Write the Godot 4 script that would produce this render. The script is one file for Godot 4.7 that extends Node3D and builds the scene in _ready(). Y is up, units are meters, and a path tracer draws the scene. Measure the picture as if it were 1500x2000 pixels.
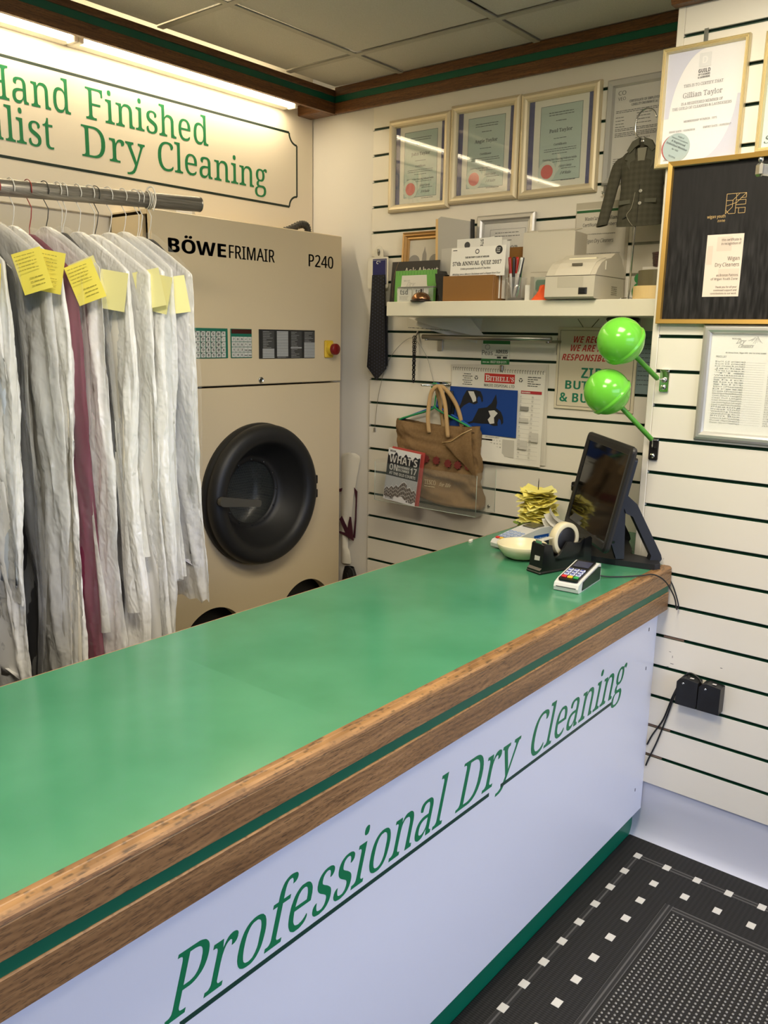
extends Node3D
# A dry cleaner's shop: green-topped counter, slat walls, framed certificates, a cleaning machine and a rail of bagged clothes.
# x runs along the counter to the slat wall, y is up, z runs from the sign wall towards the shop window. Metres.

var mats := {}
var names := {}
var fonts := {}
var caps := {}
var rng := RandomNumberGenerator.new()
var noise := FastNoiseLite.new()
var dash := BoxMesh.new()
var crinkle: ImageTexture
const WALL := Basis(Vector3(0, 0, 1), Vector3(0, 1, 0), Vector3(-1, 0, 0))   # things on the slat wall: their x runs along z, they face -x

# ---------------------------------------------------------------- nodes
func numbered(n: String) -> String:
	var k: int = names.get(n, 0)
	names[n] = k + 1
	return n if k == 0 else "%s_%03d" % [n, k]

func tag(o: Node, label: String, category: String, group := "", kind := "") -> void:
	o.set_meta("label", label)
	o.set_meta("category", category)
	if group: o.set_meta("group", group)
	if kind: o.set_meta("kind", kind)

func thing(n: String, label: String, category: String, at := Vector3.ZERO, b := Basis.IDENTITY, group := "") -> Node3D:
	var o := Node3D.new()
	o.name = numbered(n)
	o.transform = Transform3D(b, at)
	add_child(o)
	tag(o, label, category, group)
	return o

func setting(n: String, label: String, category: String) -> Node3D:
	var o := thing(n, label, category)
	o.set_meta("kind", "structure")
	return o

func part(n: String, m: Mesh, material: Material, parent: Node, at := Vector3.ZERO, b := Basis.IDENTITY) -> MeshInstance3D:
	var o := MeshInstance3D.new()
	o.name = n
	o.mesh = m
	o.material_override = material
	o.transform = Transform3D(b, at)
	parent.add_child(o, true)
	return o

# ---------------------------------------------------------------- materials
func mat(c: Color, rough := 0.6, metal := 0.0, spec := 0.5) -> StandardMaterial3D:
	var key := "%s %s %s %s" % [c.to_html(), rough, metal, spec]
	if not mats.has(key):
		var m := StandardMaterial3D.new()
		m.albedo_color = c
		m.roughness = rough
		m.metallic = metal
		m.metallic_specular = spec
		mats[key] = m
	return mats[key]

func rgb(r: int, g: int, b: int) -> Color:
	return Color(r / 255.0, g / 255.0, b / 255.0)

func glass(alpha := 0.06, rough := 0.03, c := Color(1, 1, 1), spec := 0.5) -> StandardMaterial3D:
	var key := "glass %s %s %s %s" % [alpha, rough, c.to_html(), spec]
	if not mats.has(key):
		var m := StandardMaterial3D.new()
		m.albedo_color = Color(c.r, c.g, c.b, alpha)
		m.transparency = BaseMaterial3D.TRANSPARENCY_ALPHA
		m.roughness = rough
		m.metallic_specular = spec
		mats[key] = m
	return mats[key]

func film(c: Color, alpha: float) -> StandardMaterial3D:
	var key := "film %s %s" % [c.to_html(), alpha]
	if not mats.has(key):
		var m := StandardMaterial3D.new()
		m.albedo_color = Color(c.r, c.g, c.b, alpha)
		m.transparency = BaseMaterial3D.TRANSPARENCY_ALPHA
		m.roughness = 0.27
		m.metallic_specular = 0.75
		if alpha > 0.07 and crinkle:
			m.heightmap_enabled = true
			m.heightmap_texture = crinkle
			m.heightmap_scale = 0.22
			m.uv1_triplanar = true
			m.uv1_scale = Vector3(2.6, 1.1, 2.6)
		mats[key] = m
	return mats[key]

func glow(c: Color, e: float) -> StandardMaterial3D:
	var m := StandardMaterial3D.new()
	m.albedo_color = Color(0.9, 0.9, 0.9)
	m.emission_enabled = true
	m.emission = c
	m.emission_energy_multiplier = e
	return m

func picture(w: int, h: int, f: Callable) -> ImageTexture:
	var im := Image.create(w, h, false, Image.FORMAT_RGB8)
	for y in h:
		for x in w:
			im.set_pixel(x, y, f.call(x, y))
	return ImageTexture.create_from_image(im)

func textured(t: Texture2D, rough: float, scale: Vector3, bump := 0.0) -> StandardMaterial3D:
	var m := StandardMaterial3D.new()
	m.albedo_texture = t
	m.roughness = rough
	m.uv1_triplanar = true
	m.uv1_world_triplanar = true
	m.uv1_scale = scale
	if bump > 0.0:
		m.heightmap_enabled = true
		m.heightmap_texture = t
		m.heightmap_scale = bump
	return m

func wood(a: Color, b: Color, sd: int) -> StandardMaterial3D:
	noise.seed = sd
	noise.frequency = 1.0
	noise.fractal_octaves = 3
	var t := picture(768, 256, func(x, y):
		var u: float = x / 768.0 * TAU
		var v: float = y / 256.0
		var bend := noise.get_noise_3d(cos(u) * 0.5, sin(u) * 0.5, v * 2.0)
		var ring := sin((v * 40.0 + bend * 4.0) * TAU * 0.5) * 0.5 + 0.5
		var pore := noise.get_noise_3d(cos(u) * 5.0 + 9.0, sin(u) * 5.0, v * 230.0)
		var broad := noise.get_noise_3d(cos(u) * 0.5 - 7.0, sin(u) * 0.5, v * 9.0)
		var k: float = clampf(0.45 + 0.30 * (ring - 0.5) + 0.5 * broad, 0.0, 1.0)
		var c: Color = a.lerp(b, k)
		if pore < -0.22: c = c.darkened(minf(0.42, (-0.22 - pore) * 1.7))
		return c)
	var m := textured(t, 0.42, Vector3(1.15, 5.2, 1.15))
	m.uv1_triplanar_sharpness = 8.0
	return m

# ---------------------------------------------------------------- shapes
func begin(smooth := false) -> SurfaceTool:
	var st := SurfaceTool.new()
	st.begin(Mesh.PRIMITIVE_TRIANGLES)
	st.set_smooth_group(0 if smooth else -1)
	return st

func done(st: SurfaceTool) -> ArrayMesh:
	st.generate_normals()
	return st.commit()

func tri(st: SurfaceTool, a: Vector3, b: Vector3, c: Vector3) -> void:
	st.add_vertex(a)
	st.add_vertex(b)
	st.add_vertex(c)

func quad(st: SurfaceTool, a: Vector3, b: Vector3, c: Vector3, d: Vector3) -> void:   # clockwise seen from outside
	tri(st, a, b, c)
	tri(st, a, c, d)

func out_tri(st: SurfaceTool, a: Vector3, b: Vector3, c: Vector3, mid: Vector3) -> void:
	if (b - a).cross(c - a).dot((a + b + c) / 3.0 - mid) > 0: tri(st, a, c, b)
	else: tri(st, a, b, c)

func add_box(st: SurfaceTool, c: Vector3, s: Vector3, bevel := 0.0, b := Basis.IDENTITY) -> void:
	var h := s * 0.5
	var e := minf(bevel, minf(h.x, minf(h.y, h.z)) * 0.9)
	var X := Transform3D(b, c)
	if e <= 0.0:
		for ax in 3:
			for sg in [-1.0, 1.0]:
				var p: Array[Vector3] = []
				for q in [[-1, -1], [1, -1], [1, 1], [-1, 1]]:
					var v := Vector3.ZERO
					v[ax] = sg * h[ax]
					v[(ax + 1) % 3] = q[0] * h[(ax + 1) % 3]
					v[(ax + 2) % 3] = q[1] * h[(ax + 2) % 3]
					p.append(X * v)
				if sg > 0: quad(st, p[3], p[2], p[1], p[0])
				else: quad(st, p[0], p[1], p[2], p[3])
		return
	var at := func(sx: float, sy: float, sz: float, ax: int) -> Vector3:
		var v := Vector3(sx * (h.x - e), sy * (h.y - e), sz * (h.z - e))
		v[ax] += e * [sx, sy, sz][ax]
		return X * v
	for ax in 3:
		var a1 := (ax + 1) % 3
		var a2 := (ax + 2) % 3
		for sg in [-1.0, 1.0]:
			var p: Array[Vector3] = []
			for q in [[-1, -1], [1, -1], [1, 1], [-1, 1]]:
				var k := [0.0, 0.0, 0.0]
				k[ax] = sg; k[a1] = q[0]; k[a2] = q[1]
				p.append(at.call(k[0], k[1], k[2], ax))
			if sg > 0: quad(st, p[3], p[2], p[1], p[0])
			else: quad(st, p[0], p[1], p[2], p[3])
		for s1 in [-1.0, 1.0]:
			for s2 in [-1.0, 1.0]:
				var k := [0.0, 0.0, 0.0]
				k[a1] = s1; k[a2] = s2
				k[ax] = -1.0
				var p1: Vector3 = at.call(k[0], k[1], k[2], a1)
				var p2: Vector3 = at.call(k[0], k[1], k[2], a2)
				k[ax] = 1.0
				var p3: Vector3 = at.call(k[0], k[1], k[2], a2)
				var p4: Vector3 = at.call(k[0], k[1], k[2], a1)
				out_tri(st, p1, p2, p3, c)
				out_tri(st, p1, p3, p4, c)
	for sx in [-1.0, 1.0]:
		for sy in [-1.0, 1.0]:
			for sz in [-1.0, 1.0]:
				out_tri(st, at.call(sx, sy, sz, 0), at.call(sx, sy, sz, 1), at.call(sx, sy, sz, 2), c)

func box(s: Vector3, bevel := 0.0, c := Vector3.ZERO, b := Basis.IDENTITY) -> ArrayMesh:
	var st := begin()
	add_box(st, c, s, bevel, b)
	return done(st)

# a box between two corners
func span(a: Vector3, b: Vector3, bevel := 0.0) -> ArrayMesh:
	return box((b - a).abs(), bevel, (a + b) * 0.5)

func add_grid(st: SurfaceTool, rows: Array, wrap := false) -> void:   # rows of points; smooth or flat as the tool says
	for i in rows.size() - 1:
		var r: PackedVector3Array = rows[i]
		var q: PackedVector3Array = rows[i + 1]
		var n := r.size()
		for j in (n if wrap else n - 1):
			var k := (j + 1) % n
			tri(st, r[j], r[k], q[k])
			tri(st, r[j], q[k], q[j])

func add_lathe(st: SurfaceTool, prof: PackedVector2Array, seg := 32, X := Transform3D.IDENTITY) -> void:   # (radius, height), from the bottom up
	var rows := []
	for p in prof:
		var r := PackedVector3Array()
		for j in seg:
			var a := TAU * j / seg
			r.append(X * Vector3(cos(a) * p.x, p.y, sin(a) * p.x))
		rows.append(r)
	add_grid(st, rows, true)

func lathe(prof: Array, seg := 32, smooth := true) -> ArrayMesh:
	var st := begin(smooth)
	add_lathe(st, PackedVector2Array(prof), seg)
	return done(st)

func upright(d: Vector3) -> Basis:   # y along d
	var y := d.normalized()
	var x := y.cross(Vector3(0.13, 0.31, 0.94)).normalized()
	return Basis(x, y, x.cross(y))

func add_tube(st: SurfaceTool, path: PackedVector3Array, r: float, seg := 8) -> void:
	var rows := []
	var n := path.size()
	var side := Vector3.ZERO
	for i in n:
		var d := (path[mini(i + 1, n - 1)] - path[maxi(i - 1, 0)]).normalized()
		if side == Vector3.ZERO: side = d.cross(Vector3(0.3, 0.2, 0.93)).normalized()
		side = (side - d * side.dot(d)).normalized()
		var up := side.cross(d)
		var ring := PackedVector3Array()
		for j in seg:
			var a := TAU * j / seg
			ring.append(path[i] + (side * cos(a) + up * sin(a)) * r)
		rows.append(ring)
	var p0 := PackedVector3Array()
	var p1 := PackedVector3Array()
	for j in seg:
		p0.append(path[0])
		p1.append(path[n - 1])
	rows.push_front(p0)
	rows.push_back(p1)
	add_grid(st, rows, true)

func tube(path: Array, r: float, seg := 8) -> ArrayMesh:
	var st := begin(true)
	add_tube(st, PackedVector3Array(path), r, seg)
	return done(st)

func curve(pts: Array, each := 6) -> PackedVector3Array:   # a smooth line through points
	var o := PackedVector3Array()
	var n := pts.size()
	for i in n - 1:
		for k in each:
			o.append(pts[i].cubic_interpolate(pts[i + 1], pts[maxi(i - 1, 0)], pts[mini(i + 2, n - 1)], k / float(each)))
	o.append(pts[n - 1])
	return o

func add_prism(st: SurfaceTool, poly: PackedVector2Array, z0: float, z1: float, X := Transform3D.IDENTITY) -> void:   # outline in x,y with thickness in z
	var p := poly
	if not Geometry2D.is_polygon_clockwise(p):
		p = p.duplicate()
		p.reverse()
	var idx := Geometry2D.triangulate_polygon(p)
	for k in range(0, idx.size(), 3):
		var a := p[idx[k]]
		var b := p[idx[k + 1]]
		var c := p[idx[k + 2]]
		if (b - a).cross(c - a) > 0:
			var t := b
			b = c
			c = t
		tri(st, X * Vector3(a.x, a.y, z1), X * Vector3(b.x, b.y, z1), X * Vector3(c.x, c.y, z1))
		tri(st, X * Vector3(a.x, a.y, z0), X * Vector3(c.x, c.y, z0), X * Vector3(b.x, b.y, z0))
	var n := p.size()
	var area := 0.0
	for k in n: area += p[k].cross(p[(k + 1) % n])
	for i in n:
		var a := p[i]
		var b := p[(i + 1) % n]
		var q := [Vector3(a.x, a.y, z1), Vector3(a.x, a.y, z0), Vector3(b.x, b.y, z0), Vector3(b.x, b.y, z1)]
		if area < 0: quad(st, X * q[0], X * q[1], X * q[2], X * q[3])
		else: quad(st, X * q[3], X * q[2], X * q[1], X * q[0])

func prism(poly: Array, z0: float, z1: float, X := Transform3D.IDENTITY) -> ArrayMesh:
	var st := begin()
	add_prism(st, PackedVector2Array(poly), z0, z1, X)
	return done(st)

func rect2(x0: float, y0: float, x1: float, y1: float, r := 0.0) -> PackedVector2Array:
	var o := PackedVector2Array()
	if r <= 0.0:
		return PackedVector2Array([Vector2(x0, y0), Vector2(x1, y0), Vector2(x1, y1), Vector2(x0, y1)])
	var c := [Vector2(x1 - r, y1 - r), Vector2(x0 + r, y1 - r), Vector2(x0 + r, y0 + r), Vector2(x1 - r, y0 + r)]
	for i in 4:
		for k in 6:
			var a := PI * 0.5 * (i + k / 5.0)
			o.append(c[i] + Vector2(cos(a), sin(a)) * r)
	return o

func disc2(c: Vector2, rx: float, ry := 0.0, n := 24) -> PackedVector2Array:
	var o := PackedVector2Array()
	for k in n: o.append(c + Vector2(cos(TAU * k / n) * rx, sin(TAU * k / n) * (ry if ry > 0 else rx)))
	return o

# a flat printed patch: a sheet 0.4 mm thick lying on height z
func patch(x0: float, y0: float, x1: float, y1: float, z: float, th := 0.0004) -> ArrayMesh:
	return span(Vector3(x0, y0, z), Vector3(x1, y1, z + th))

# mitred frame: profile of (inset, height) from the outer back edge to the inner one
func frame_mesh(w: float, h: float, prof: Array) -> ArrayMesh:
	var st := begin()
	for s in 4:
		var rows := []
		for p in prof:
			var x: float = w * 0.5 - p.x
			var y: float = h * 0.5 - p.x
			var c := [Vector3(-x, y, p.y), Vector3(x, y, p.y), Vector3(x, -y, p.y), Vector3(-x, -y, p.y)]
			rows.append([c[s], c[(s + 1) % 4]])
		for i in rows.size() - 1:
			quad(st, rows[i][0], rows[i][1], rows[i + 1][1], rows[i + 1][0])
	return done(st)

# ---------------------------------------------------------------- lettering
func face(f: String) -> SystemFont:
	if not fonts.has(f):
		var s := SystemFont.new()
		s.font_names = PackedStringArray([{"s": "Droid Sans", "S": "Droid Sans", "r": "Droid Serif", "R": "Droid Serif", "m": "Droid Sans Mono"}[f]])
		s.font_weight = 700 if f in "SR" else 400
		fonts[f] = s
	return fonts[f]

func letters(s: String, f: String, size: int) -> TextMesh:
	var t := TextMesh.new()
	t.text = s
	t.font = face(f)
	t.font_size = size
	t.pixel_size = 0.01
	t.depth = 0.05
	t.curve_step = 1.5 if size > 40 else 3.0
	t.horizontal_alignment = HORIZONTAL_ALIGNMENT_LEFT
	return t

# writes s from x0 to x1 with its baseline at y and capitals h high, on height z of the sheet; x1 <= x0 keeps the font's own width, centred on x0 if mid
func write(st: SurfaceTool, s: String, f: String, x0: float, x1: float, y: float, h: float, z: float, X := Transform3D.IDENTITY, shear := 0.0, size := 32, mid := false, squeeze := 1.0) -> void:
	var key := f + str(size)
	if not caps.has(key): caps[key] = letters("H", f, size).get_aabb()
	var cap: AABB = caps[key]
	var t := letters(s, f, size)
	var bb := t.get_aabb()
	var sy := h / cap.size.y
	var sx := sy * squeeze
	if x1 > x0 and not mid: sx = (x1 - x0 - shear * h * 0.6) / bb.size.x
	var left := x0 - bb.size.x * sx * 0.5 if mid else x0
	var T := Transform3D(Basis(Vector3(sx, 0, 0), Vector3(shear * sy, sy, 0), Vector3(0, 0, 0.008)), Vector3(left - bb.position.x * sx - shear * sy * cap.position.y, y - cap.position.y * sy, z + 0.0003))
	st.append_from(t, 0, X * T)

# unreadable small print: a row of word-long dashes
func scribble(st: SurfaceTool, x0: float, x1: float, y: float, h: float, z: float) -> void:
	var x := x0
	while x < x1 - h:
		var w := minf(h * rng.randf_range(1.2, 4.5), x1 - x)
		st.append_from(dash, 0, Transform3D(Basis.from_scale(Vector3(w, h * 0.62, 0.0004)), Vector3(x + w * 0.5, y + h * 0.4, z + 0.0003)))
		x += w + h * 0.6

func print_part(parent: Node, st: SurfaceTool, c: Color, called := "print") -> void:
	part(called, st.commit(), mat(c, 0.75), parent)

func lines(st: SurfaceTool, x0: float, x1: float, ys: Array, h: float, z: float) -> void:
	for y in ys: scribble(st, x0, x1, y, h, z)

const WARM := Color(1.0, 0.948, 0.848)
const PANEL := 1.32
const TUBE := 0.235

func _ready() -> void:
	rng.seed = 7
	# camera
	var cam := Camera3D.new()
	cam.name = "Camera"
	cam.fov = 62.66
	cam.near = 0.05
	cam.transform = Transform3D(Basis(Vector3(0.6353, 0.0182, 0.7721), Vector3(0.148, 0.9783, -0.1448), Vector3(-0.758, 0.2063, 0.6188)).orthonormalized(), Vector3(-2.4462, 1.5901, 0.8738))
	add_child(cam)
	cam.current = true
	# overcast sky beyond the shop window
	var sky := ProceduralSkyMaterial.new()
	sky.sky_top_color = Color(0.68, 0.76, 0.95)
	sky.sky_horizon_color = Color(0.80, 0.85, 0.96)
	sky.ground_horizon_color = Color(0.55, 0.56, 0.58)
	sky.ground_bottom_color = Color(0.4, 0.4, 0.4)
	sky.sky_energy_multiplier = 2.15
	var env := Environment.new()
	env.background_mode = Environment.BG_SKY
	env.sky = Sky.new()
	env.sky.sky_material = sky
	env.tonemap_mode = Environment.TONE_MAPPER_LINEAR
	env.tonemap_exposure = 1.15
	env.sdfgi_enabled = true
	env.ssao_enabled = true
	env.ssil_enabled = true
	var we := WorldEnvironment.new()
	we.name = "Environment"
	we.environment = env
	add_child(we)
	# materials
	cream = mat(rgb(232, 222, 200), 0.6)
	slat_white = mat(rgb(232, 226, 212), 0.38)
	oak = wood(rgb(112, 80, 48), rgb(176, 134, 88), 4)
	oak_dark = wood(rgb(88, 54, 26), rgb(138, 92, 50), 9)
	stripe = mat(rgb(10, 92, 66), 0.4)
	chrome = mat(Color(0.82, 0.82, 0.80), 0.18, 1.0)
	steel = mat(Color(0.62, 0.61, 0.58), 0.32, 1.0)
	black = mat(rgb(22, 22, 23), 0.45)
	paper = mat(rgb(236, 234, 226), 0.7)

	build_lights()
	build_room()
	build_sign()
	build_counter()
	build_mat()
	ring_m = tube(Array(curve([Vector3(0, -0.005, 0.0035), Vector3(0, 0.003, 0.0055), Vector3(0, 0.007, 0.001), Vector3(0, 0.004, -0.004)], 3)), 0.0009, 5)
	build_machine()
	build_rail()
	build_garments()
	build_frames()
	build_recess()
	build_shelf_things()
	build_counter_things()

# ---------------------------------------------------------------- the shop
var cream: StandardMaterial3D
var slat_white: StandardMaterial3D
var oak: StandardMaterial3D
var oak_dark: StandardMaterial3D
var stripe: StandardMaterial3D
var chrome: StandardMaterial3D
var steel: StandardMaterial3D
var black: StandardMaterial3D
var paper: StandardMaterial3D
const INK := Color(0.12, 0.12, 0.12)
const GREEN_INK := Color(0.0, 0.42, 0.25)

func lamp_panel(x: float, z: float, label: String, e: float) -> void:
	var t := thing("ceiling_light", label, "light", Vector3(x, 2.575, z), Basis.IDENTITY, "ceiling light panels over the shop")
	part("frame", frame_mesh(0.6, 0.6, [Vector2(0, -0.012), Vector2(0, 0.0), Vector2(0.03, 0.0), Vector2(0.03, -0.008)]), mat(Color(0.9, 0.9, 0.88), 0.5), t, Vector3(0, -0.001, 0), Basis(Vector3.RIGHT, PI * 0.5))
	part("diffuser", box(Vector3(0.56, 0.006, 0.56)), glow(WARM, 4.0), t, Vector3(0, 0.008, 0))
	area(t, Vector3(0, -0.01, 0), Basis(Vector3.RIGHT, -PI * 0.5), Vector2(0.54, 0.54), WARM, e)

func area(parent: Node, at: Vector3, b: Basis, size: Vector2, c: Color, e: float) -> void:
	var l := AreaLight3D.new()
	l.name = "lamp"
	l.area_size = size
	l.light_color = c
	l.light_energy = e
	l.area_range = 12.0
	l.area_attenuation = 2.0
	l.shadow_enabled = true
	l.transform = Transform3D(b, at)
	parent.add_child(l, true)

func slat_wall(o: Node3D, x: float, z0: float, z1: float, top: float, bottom: float, groove: float) -> void:
	var ys := [top]
	var y := groove
	while y < top - 0.02: y += 0.1
	while y > bottom + 0.02:
		if y < top - 0.02: ys.append(y)
		y -= 0.1
	ys.append(bottom)
	var gm := mat(rgb(4, 58, 34), 0.5)
	for i in ys.size() - 1:
		var a: float = ys[i] - (0.0045 if i > 0 else 0.0)
		var b: float = ys[i + 1] + (0.0045 if i < ys.size() - 2 else 0.0)
		part("slat", span(Vector3(x, b, z0), Vector3(x + 0.012, a, z1), 0.0012), slat_white, o)
		if i > 0:
			var g: float = ys[i]
			var st := begin()
			add_box(st, Vector3(x + 0.0165, g, (z0 + z1) * 0.5), Vector3(0.009, 0.030, z1 - z0 - 0.002))
			add_box(st, Vector3(x + 0.0062, g - 0.0038, (z0 + z1) * 0.5), Vector3(0.0118, 0.0014, z1 - z0 + 0.004))
			part("groove_insert", done(st), gm, o)

func build_room() -> void:
	# floor
	var f := setting("floor", "dark shop floor under the black mat", "floor")
	part("screed", span(Vector3(-4.5, -0.1, -2.0), Vector3(0.55, 0.0, 3.2)), mat(rgb(62, 58, 54), 0.7), f)
	# back wall with its cream sign board standing in front of it (the board is a thing of its own)
	var wb := setting("wall_back", "cream back wall behind the sign and the machine", "wall")
	part("plaster", span(Vector3(-4.5, 0.0, -2.02), Vector3(0.55, 2.75, -1.868)), cream, wb)
	var wl := setting("wall_left", "plain brownish wall at the far left of the shop", "wall")
	part("plaster", span(Vector3(-4.5, 0.0, -1.868), Vector3(-4.4, 2.75, 3.2)), mat(rgb(96, 88, 76), 0.7), wl)
	# shop front behind the photographer, with the window that lets the daylight in
	var wf := setting("wall_front", "shop front around the window", "wall")
	var st := begin()
	add_box(st, Vector3(-2.2, 0.2, 3.1), Vector3(4.4, 0.4, 0.2))
	add_box(st, Vector3(-2.2, 2.6, 3.1), Vector3(4.4, 0.3, 0.2))
	add_box(st, Vector3(-3.65, 1.425, 3.1), Vector3(1.5, 2.05, 0.2))
	add_box(st, Vector3(-0.08, 1.425, 3.1), Vector3(0.16, 2.05, 0.2))
	part("plaster", done(st), mat(rgb(150, 142, 128), 0.7), wf)
	var wi := setting("window_1", "large shop window in a white frame", "window")
	wi.position = Vector3(-1.53, 0.4, 3.1)
	part("window_frame", frame_mesh(2.74, 2.05, [Vector2(0, -0.03), Vector2(0, 0.03), Vector2(0.05, 0.03), Vector2(0.05, -0.03)]), mat(Color(0.85, 0.85, 0.85), 0.4), wi, Vector3(0, 1.025, 0))
	part("pane", box(Vector3(2.64, 1.95, 0.006)), glass(0.03), wi, Vector3(0, 1.025, 0))
	var pav := setting("pavement", "grey pavement outside the shop window", "pavement")
	part("flags", span(Vector3(-9, -0.25, 3.21), Vector3(7, -0.15, 14)), mat(rgb(128, 126, 122), 0.8), pav)

	# the boxed-out right wall beside the customers, slatted
	var wr := setting("wall_right", "white slatted shop wall with dark green grooves right of the counter", "wall")
	part("wall_body", span(Vector3(0.023, 0.0, -0.118), Vector3(0.55, 2.75, 3.2)), mat(rgb(205, 208, 222), 0.6), wr)
	slat_wall(wr, 0.0, -0.100, 3.0, 2.59, 0.203, 1.6)
	# stretches of groove whose green insert is missing
	for q in [[0.7, -0.006, 0.056], [0.4, -0.03, 0.040], [0.3, -0.03, 0.022]]: part("bare_groove", span(Vector3(0.0012, q[0] - 0.0046, q[1]), Vector3(0.006, q[0] + 0.0028, q[2])), mat(rgb(110, 88, 74), 0.8), wr)
	for q in [[0.655, 0.015, 0.006, 0.0016], [0.638, 0.026, 0.0016, 0.007], [0.618, 0.022, 0.010, 0.002], [0.606, 0.012, 0.006, 0.0014], [0.644, 0.170, 0.006, 0.002], [0.94, -0.028, 0.001, 0.004]]: part("scuff_mark", span(Vector3(-0.0002, q[0], q[1]), Vector3(0.001, q[0] + q[3], q[1] + q[2])), mat(rgb(120, 112, 108), 0.8), wr)
	# painted plinth that flares out to the floor
	var pl := setting("baseboard_right", "pale painted plinth below the slats that flares out at the floor", "baseboard")
	st = begin(true)
	var rows := []
	for p in [[0.0225, 0.0], [-0.012, 0.0], [-0.006, 0.006], [0.003, 0.016], [0.009, 0.035], [0.011, 0.07], [0.011, 0.135], [0.009, 0.150], [0.009, 0.203]]:
		var r := PackedVector3Array()
		for k in 32: r.append(Vector3(p[0] + 0.0016 * noise.get_noise_2d(k * 14.0, p[1] * 900.0) - (0.004 * maxf(0, noise.get_noise_2d(k * 30.0, 7.0)) if p[1] < 0.02 else 0.0), p[1], -0.115 + 3.1 * k / 31.0))
		rows.append(r)
	add_grid(st, rows)
	part("plinth", done(st), mat(rgb(206, 208, 220), 0.55), pl)
	var tr := setting("trim_1", "white edging strip down the end of the slatted shop wall", "trim")
	part("edging", span(Vector3(-0.001, 0.926, -0.121), Vector3(0.03, 2.50, -0.1005), 0.002), mat(rgb(228, 222, 206), 0.45), tr)

	# the recessed wall over the counter end
	var wa := setting("wall_alcove", "white slatted wall with dark green grooves in the recess behind the counter", "wall")
	part("wall_body", span(Vector3(0.3725, 0.0, -1.866), Vector3(0.55, 2.75, -0.119)), mat(rgb(190, 190, 190), 0.7), wa)
	slat_wall(wa, 0.348, -1.500, -0.121, 2.60, 0.203, 1.603)
	var wc := setting("wall_corner", "plain pale panel between the sign board and the slatted recess", "wall")
	part("panel", span(Vector3(0.360, 0.0, -1.866), Vector3(0.372, 2.60, -1.503), 0.001), mat(rgb(226, 222, 214), 0.5), wc)

	# ceiling: tiles of 600 mm in a grid of tee bars
	var c := setting("ceiling", "suspended ceiling of grey-white tiles in a metal grid", "ceiling")
	part("slab", span(Vector3(-4.5, 2.75, -2.02), Vector3(0.55, 2.85, 3.2)), mat(rgb(150, 146, 136), 0.9), c)
	noise.seed = 5
	noise.frequency = 0.35
	var tt := picture(128, 128, func(x, y):
		var k: float = noise.get_noise_2d(x * 2.0, y * 2.0) * 0.05
		return Color(0.80 + k, 0.785 + k, 0.74 + k))
	var tm := textured(tt, 0.95, Vector3(3, 3, 3))
	var tile := box(Vector3(0.574, 0.012, 0.574), 0.003)
	var bar_x := box(Vector3(3.56, 0.004, 0.024))
	var bar_z := box(Vector3(0.024, 0.004, 4.8))
	var bm := mat(rgb(176, 172, 158), 0.5)
	for i in range(-8, 1):
		for j in range(-2, 7):
			var p := Vector3(0.065 + 0.6 * i - 0.3 + 0.6, 2.5985, -0.75 + 0.6 * j + 0.3)
			if j == 1 and (i == -2 or i == -4) or j == 3 and i == -2: continue
			var x0 := maxf(p.x - 0.287, -4.4)
			var x1 := minf(p.x + 0.287, 0.334)
			var z0 := maxf(p.z - 0.287, -1.70)
			var z1 := minf(p.z + 0.287, 2.99)
			if x1 - x0 < 0.05 or z1 - z0 < 0.05: continue
			if x1 - x0 > 0.57 and z1 - z0 > 0.57: part("ceiling_tile", tile, tm, c, p)
			else: part("ceiling_tile", span(Vector3(x0, 2.5925, z0), Vector3(x1, 2.6045, z1), 0.003), tm, c)
	for i in range(-7, 1): part("grid_bar", span(Vector3(0.053 + 0.6 * i, 2.586, -1.70), Vector3(0.077 + 0.6 * i, 2.590, 2.99)), bm, c)
	for j in range(-1, 7): part("grid_bar", span(Vector3(-4.4, 2.5865, -0.762 + 0.6 * j), Vector3(0.334, 2.5895, -0.738 + 0.6 * j)), bm, c)

	# oak cornices with a green band
	var t2 := setting("trim_2", "oak cornice with a dark green band above the framed certificates", "cornice")
	part("lower_moulding", span(Vector3(0.330, 2.487, -1.7), Vector3(0.3475, 2.531, -0.121), 0.003), oak_dark, t2)
	part("green_band", span(Vector3(0.336, 2.531, -1.7), Vector3(0.3475, 2.557, -0.121)), stripe, t2)
	part("upper_moulding", span(Vector3(0.330, 2.557, -1.7), Vector3(0.3475, 2.5905, -0.121), 0.003), oak_dark, t2)
	var t3 := setting("trim_3", "oak pelmet with a dark green band hiding the strip light over the sign", "pelmet")
	part("lower_moulding", span(Vector3(-4.39, 2.487, -1.718), Vector3(0.3475, 2.531, -1.7002), 0.001), oak_dark, t3)
	part("green_band", span(Vector3(-4.39, 2.531, -1.718), Vector3(0.3475, 2.557, -1.706)), stripe, t3)
	part("upper_moulding", span(Vector3(-4.39, 2.557, -1.718), Vector3(0.3475, 2.580, -1.7002), 0.001), oak_dark, t3)
	part("end_block", span(Vector3(0.265, 2.487, -1.858), Vector3(0.3475, 2.530, -1.7185), 0.003), oak_dark, t3)
	var t4 := setting("trim_4", "oak cornice end over the slatted shop wall", "cornice")
	st = begin()
	add_prism(st, PackedVector2Array([Vector2(0.0, 2.474), Vector2(-0.03, 2.474), Vector2(-0.036, 2.484), Vector2(-0.036, 2.531), Vector2(0.0, 2.531)]), -0.13, 3.0)
	part("lower_moulding", done(st), oak_dark, t4)
	part("green_band", span(Vector3(-0.030, 2.531, -0.13), Vector3(-0.0005, 2.557, 3.0)), stripe, t4)
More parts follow.
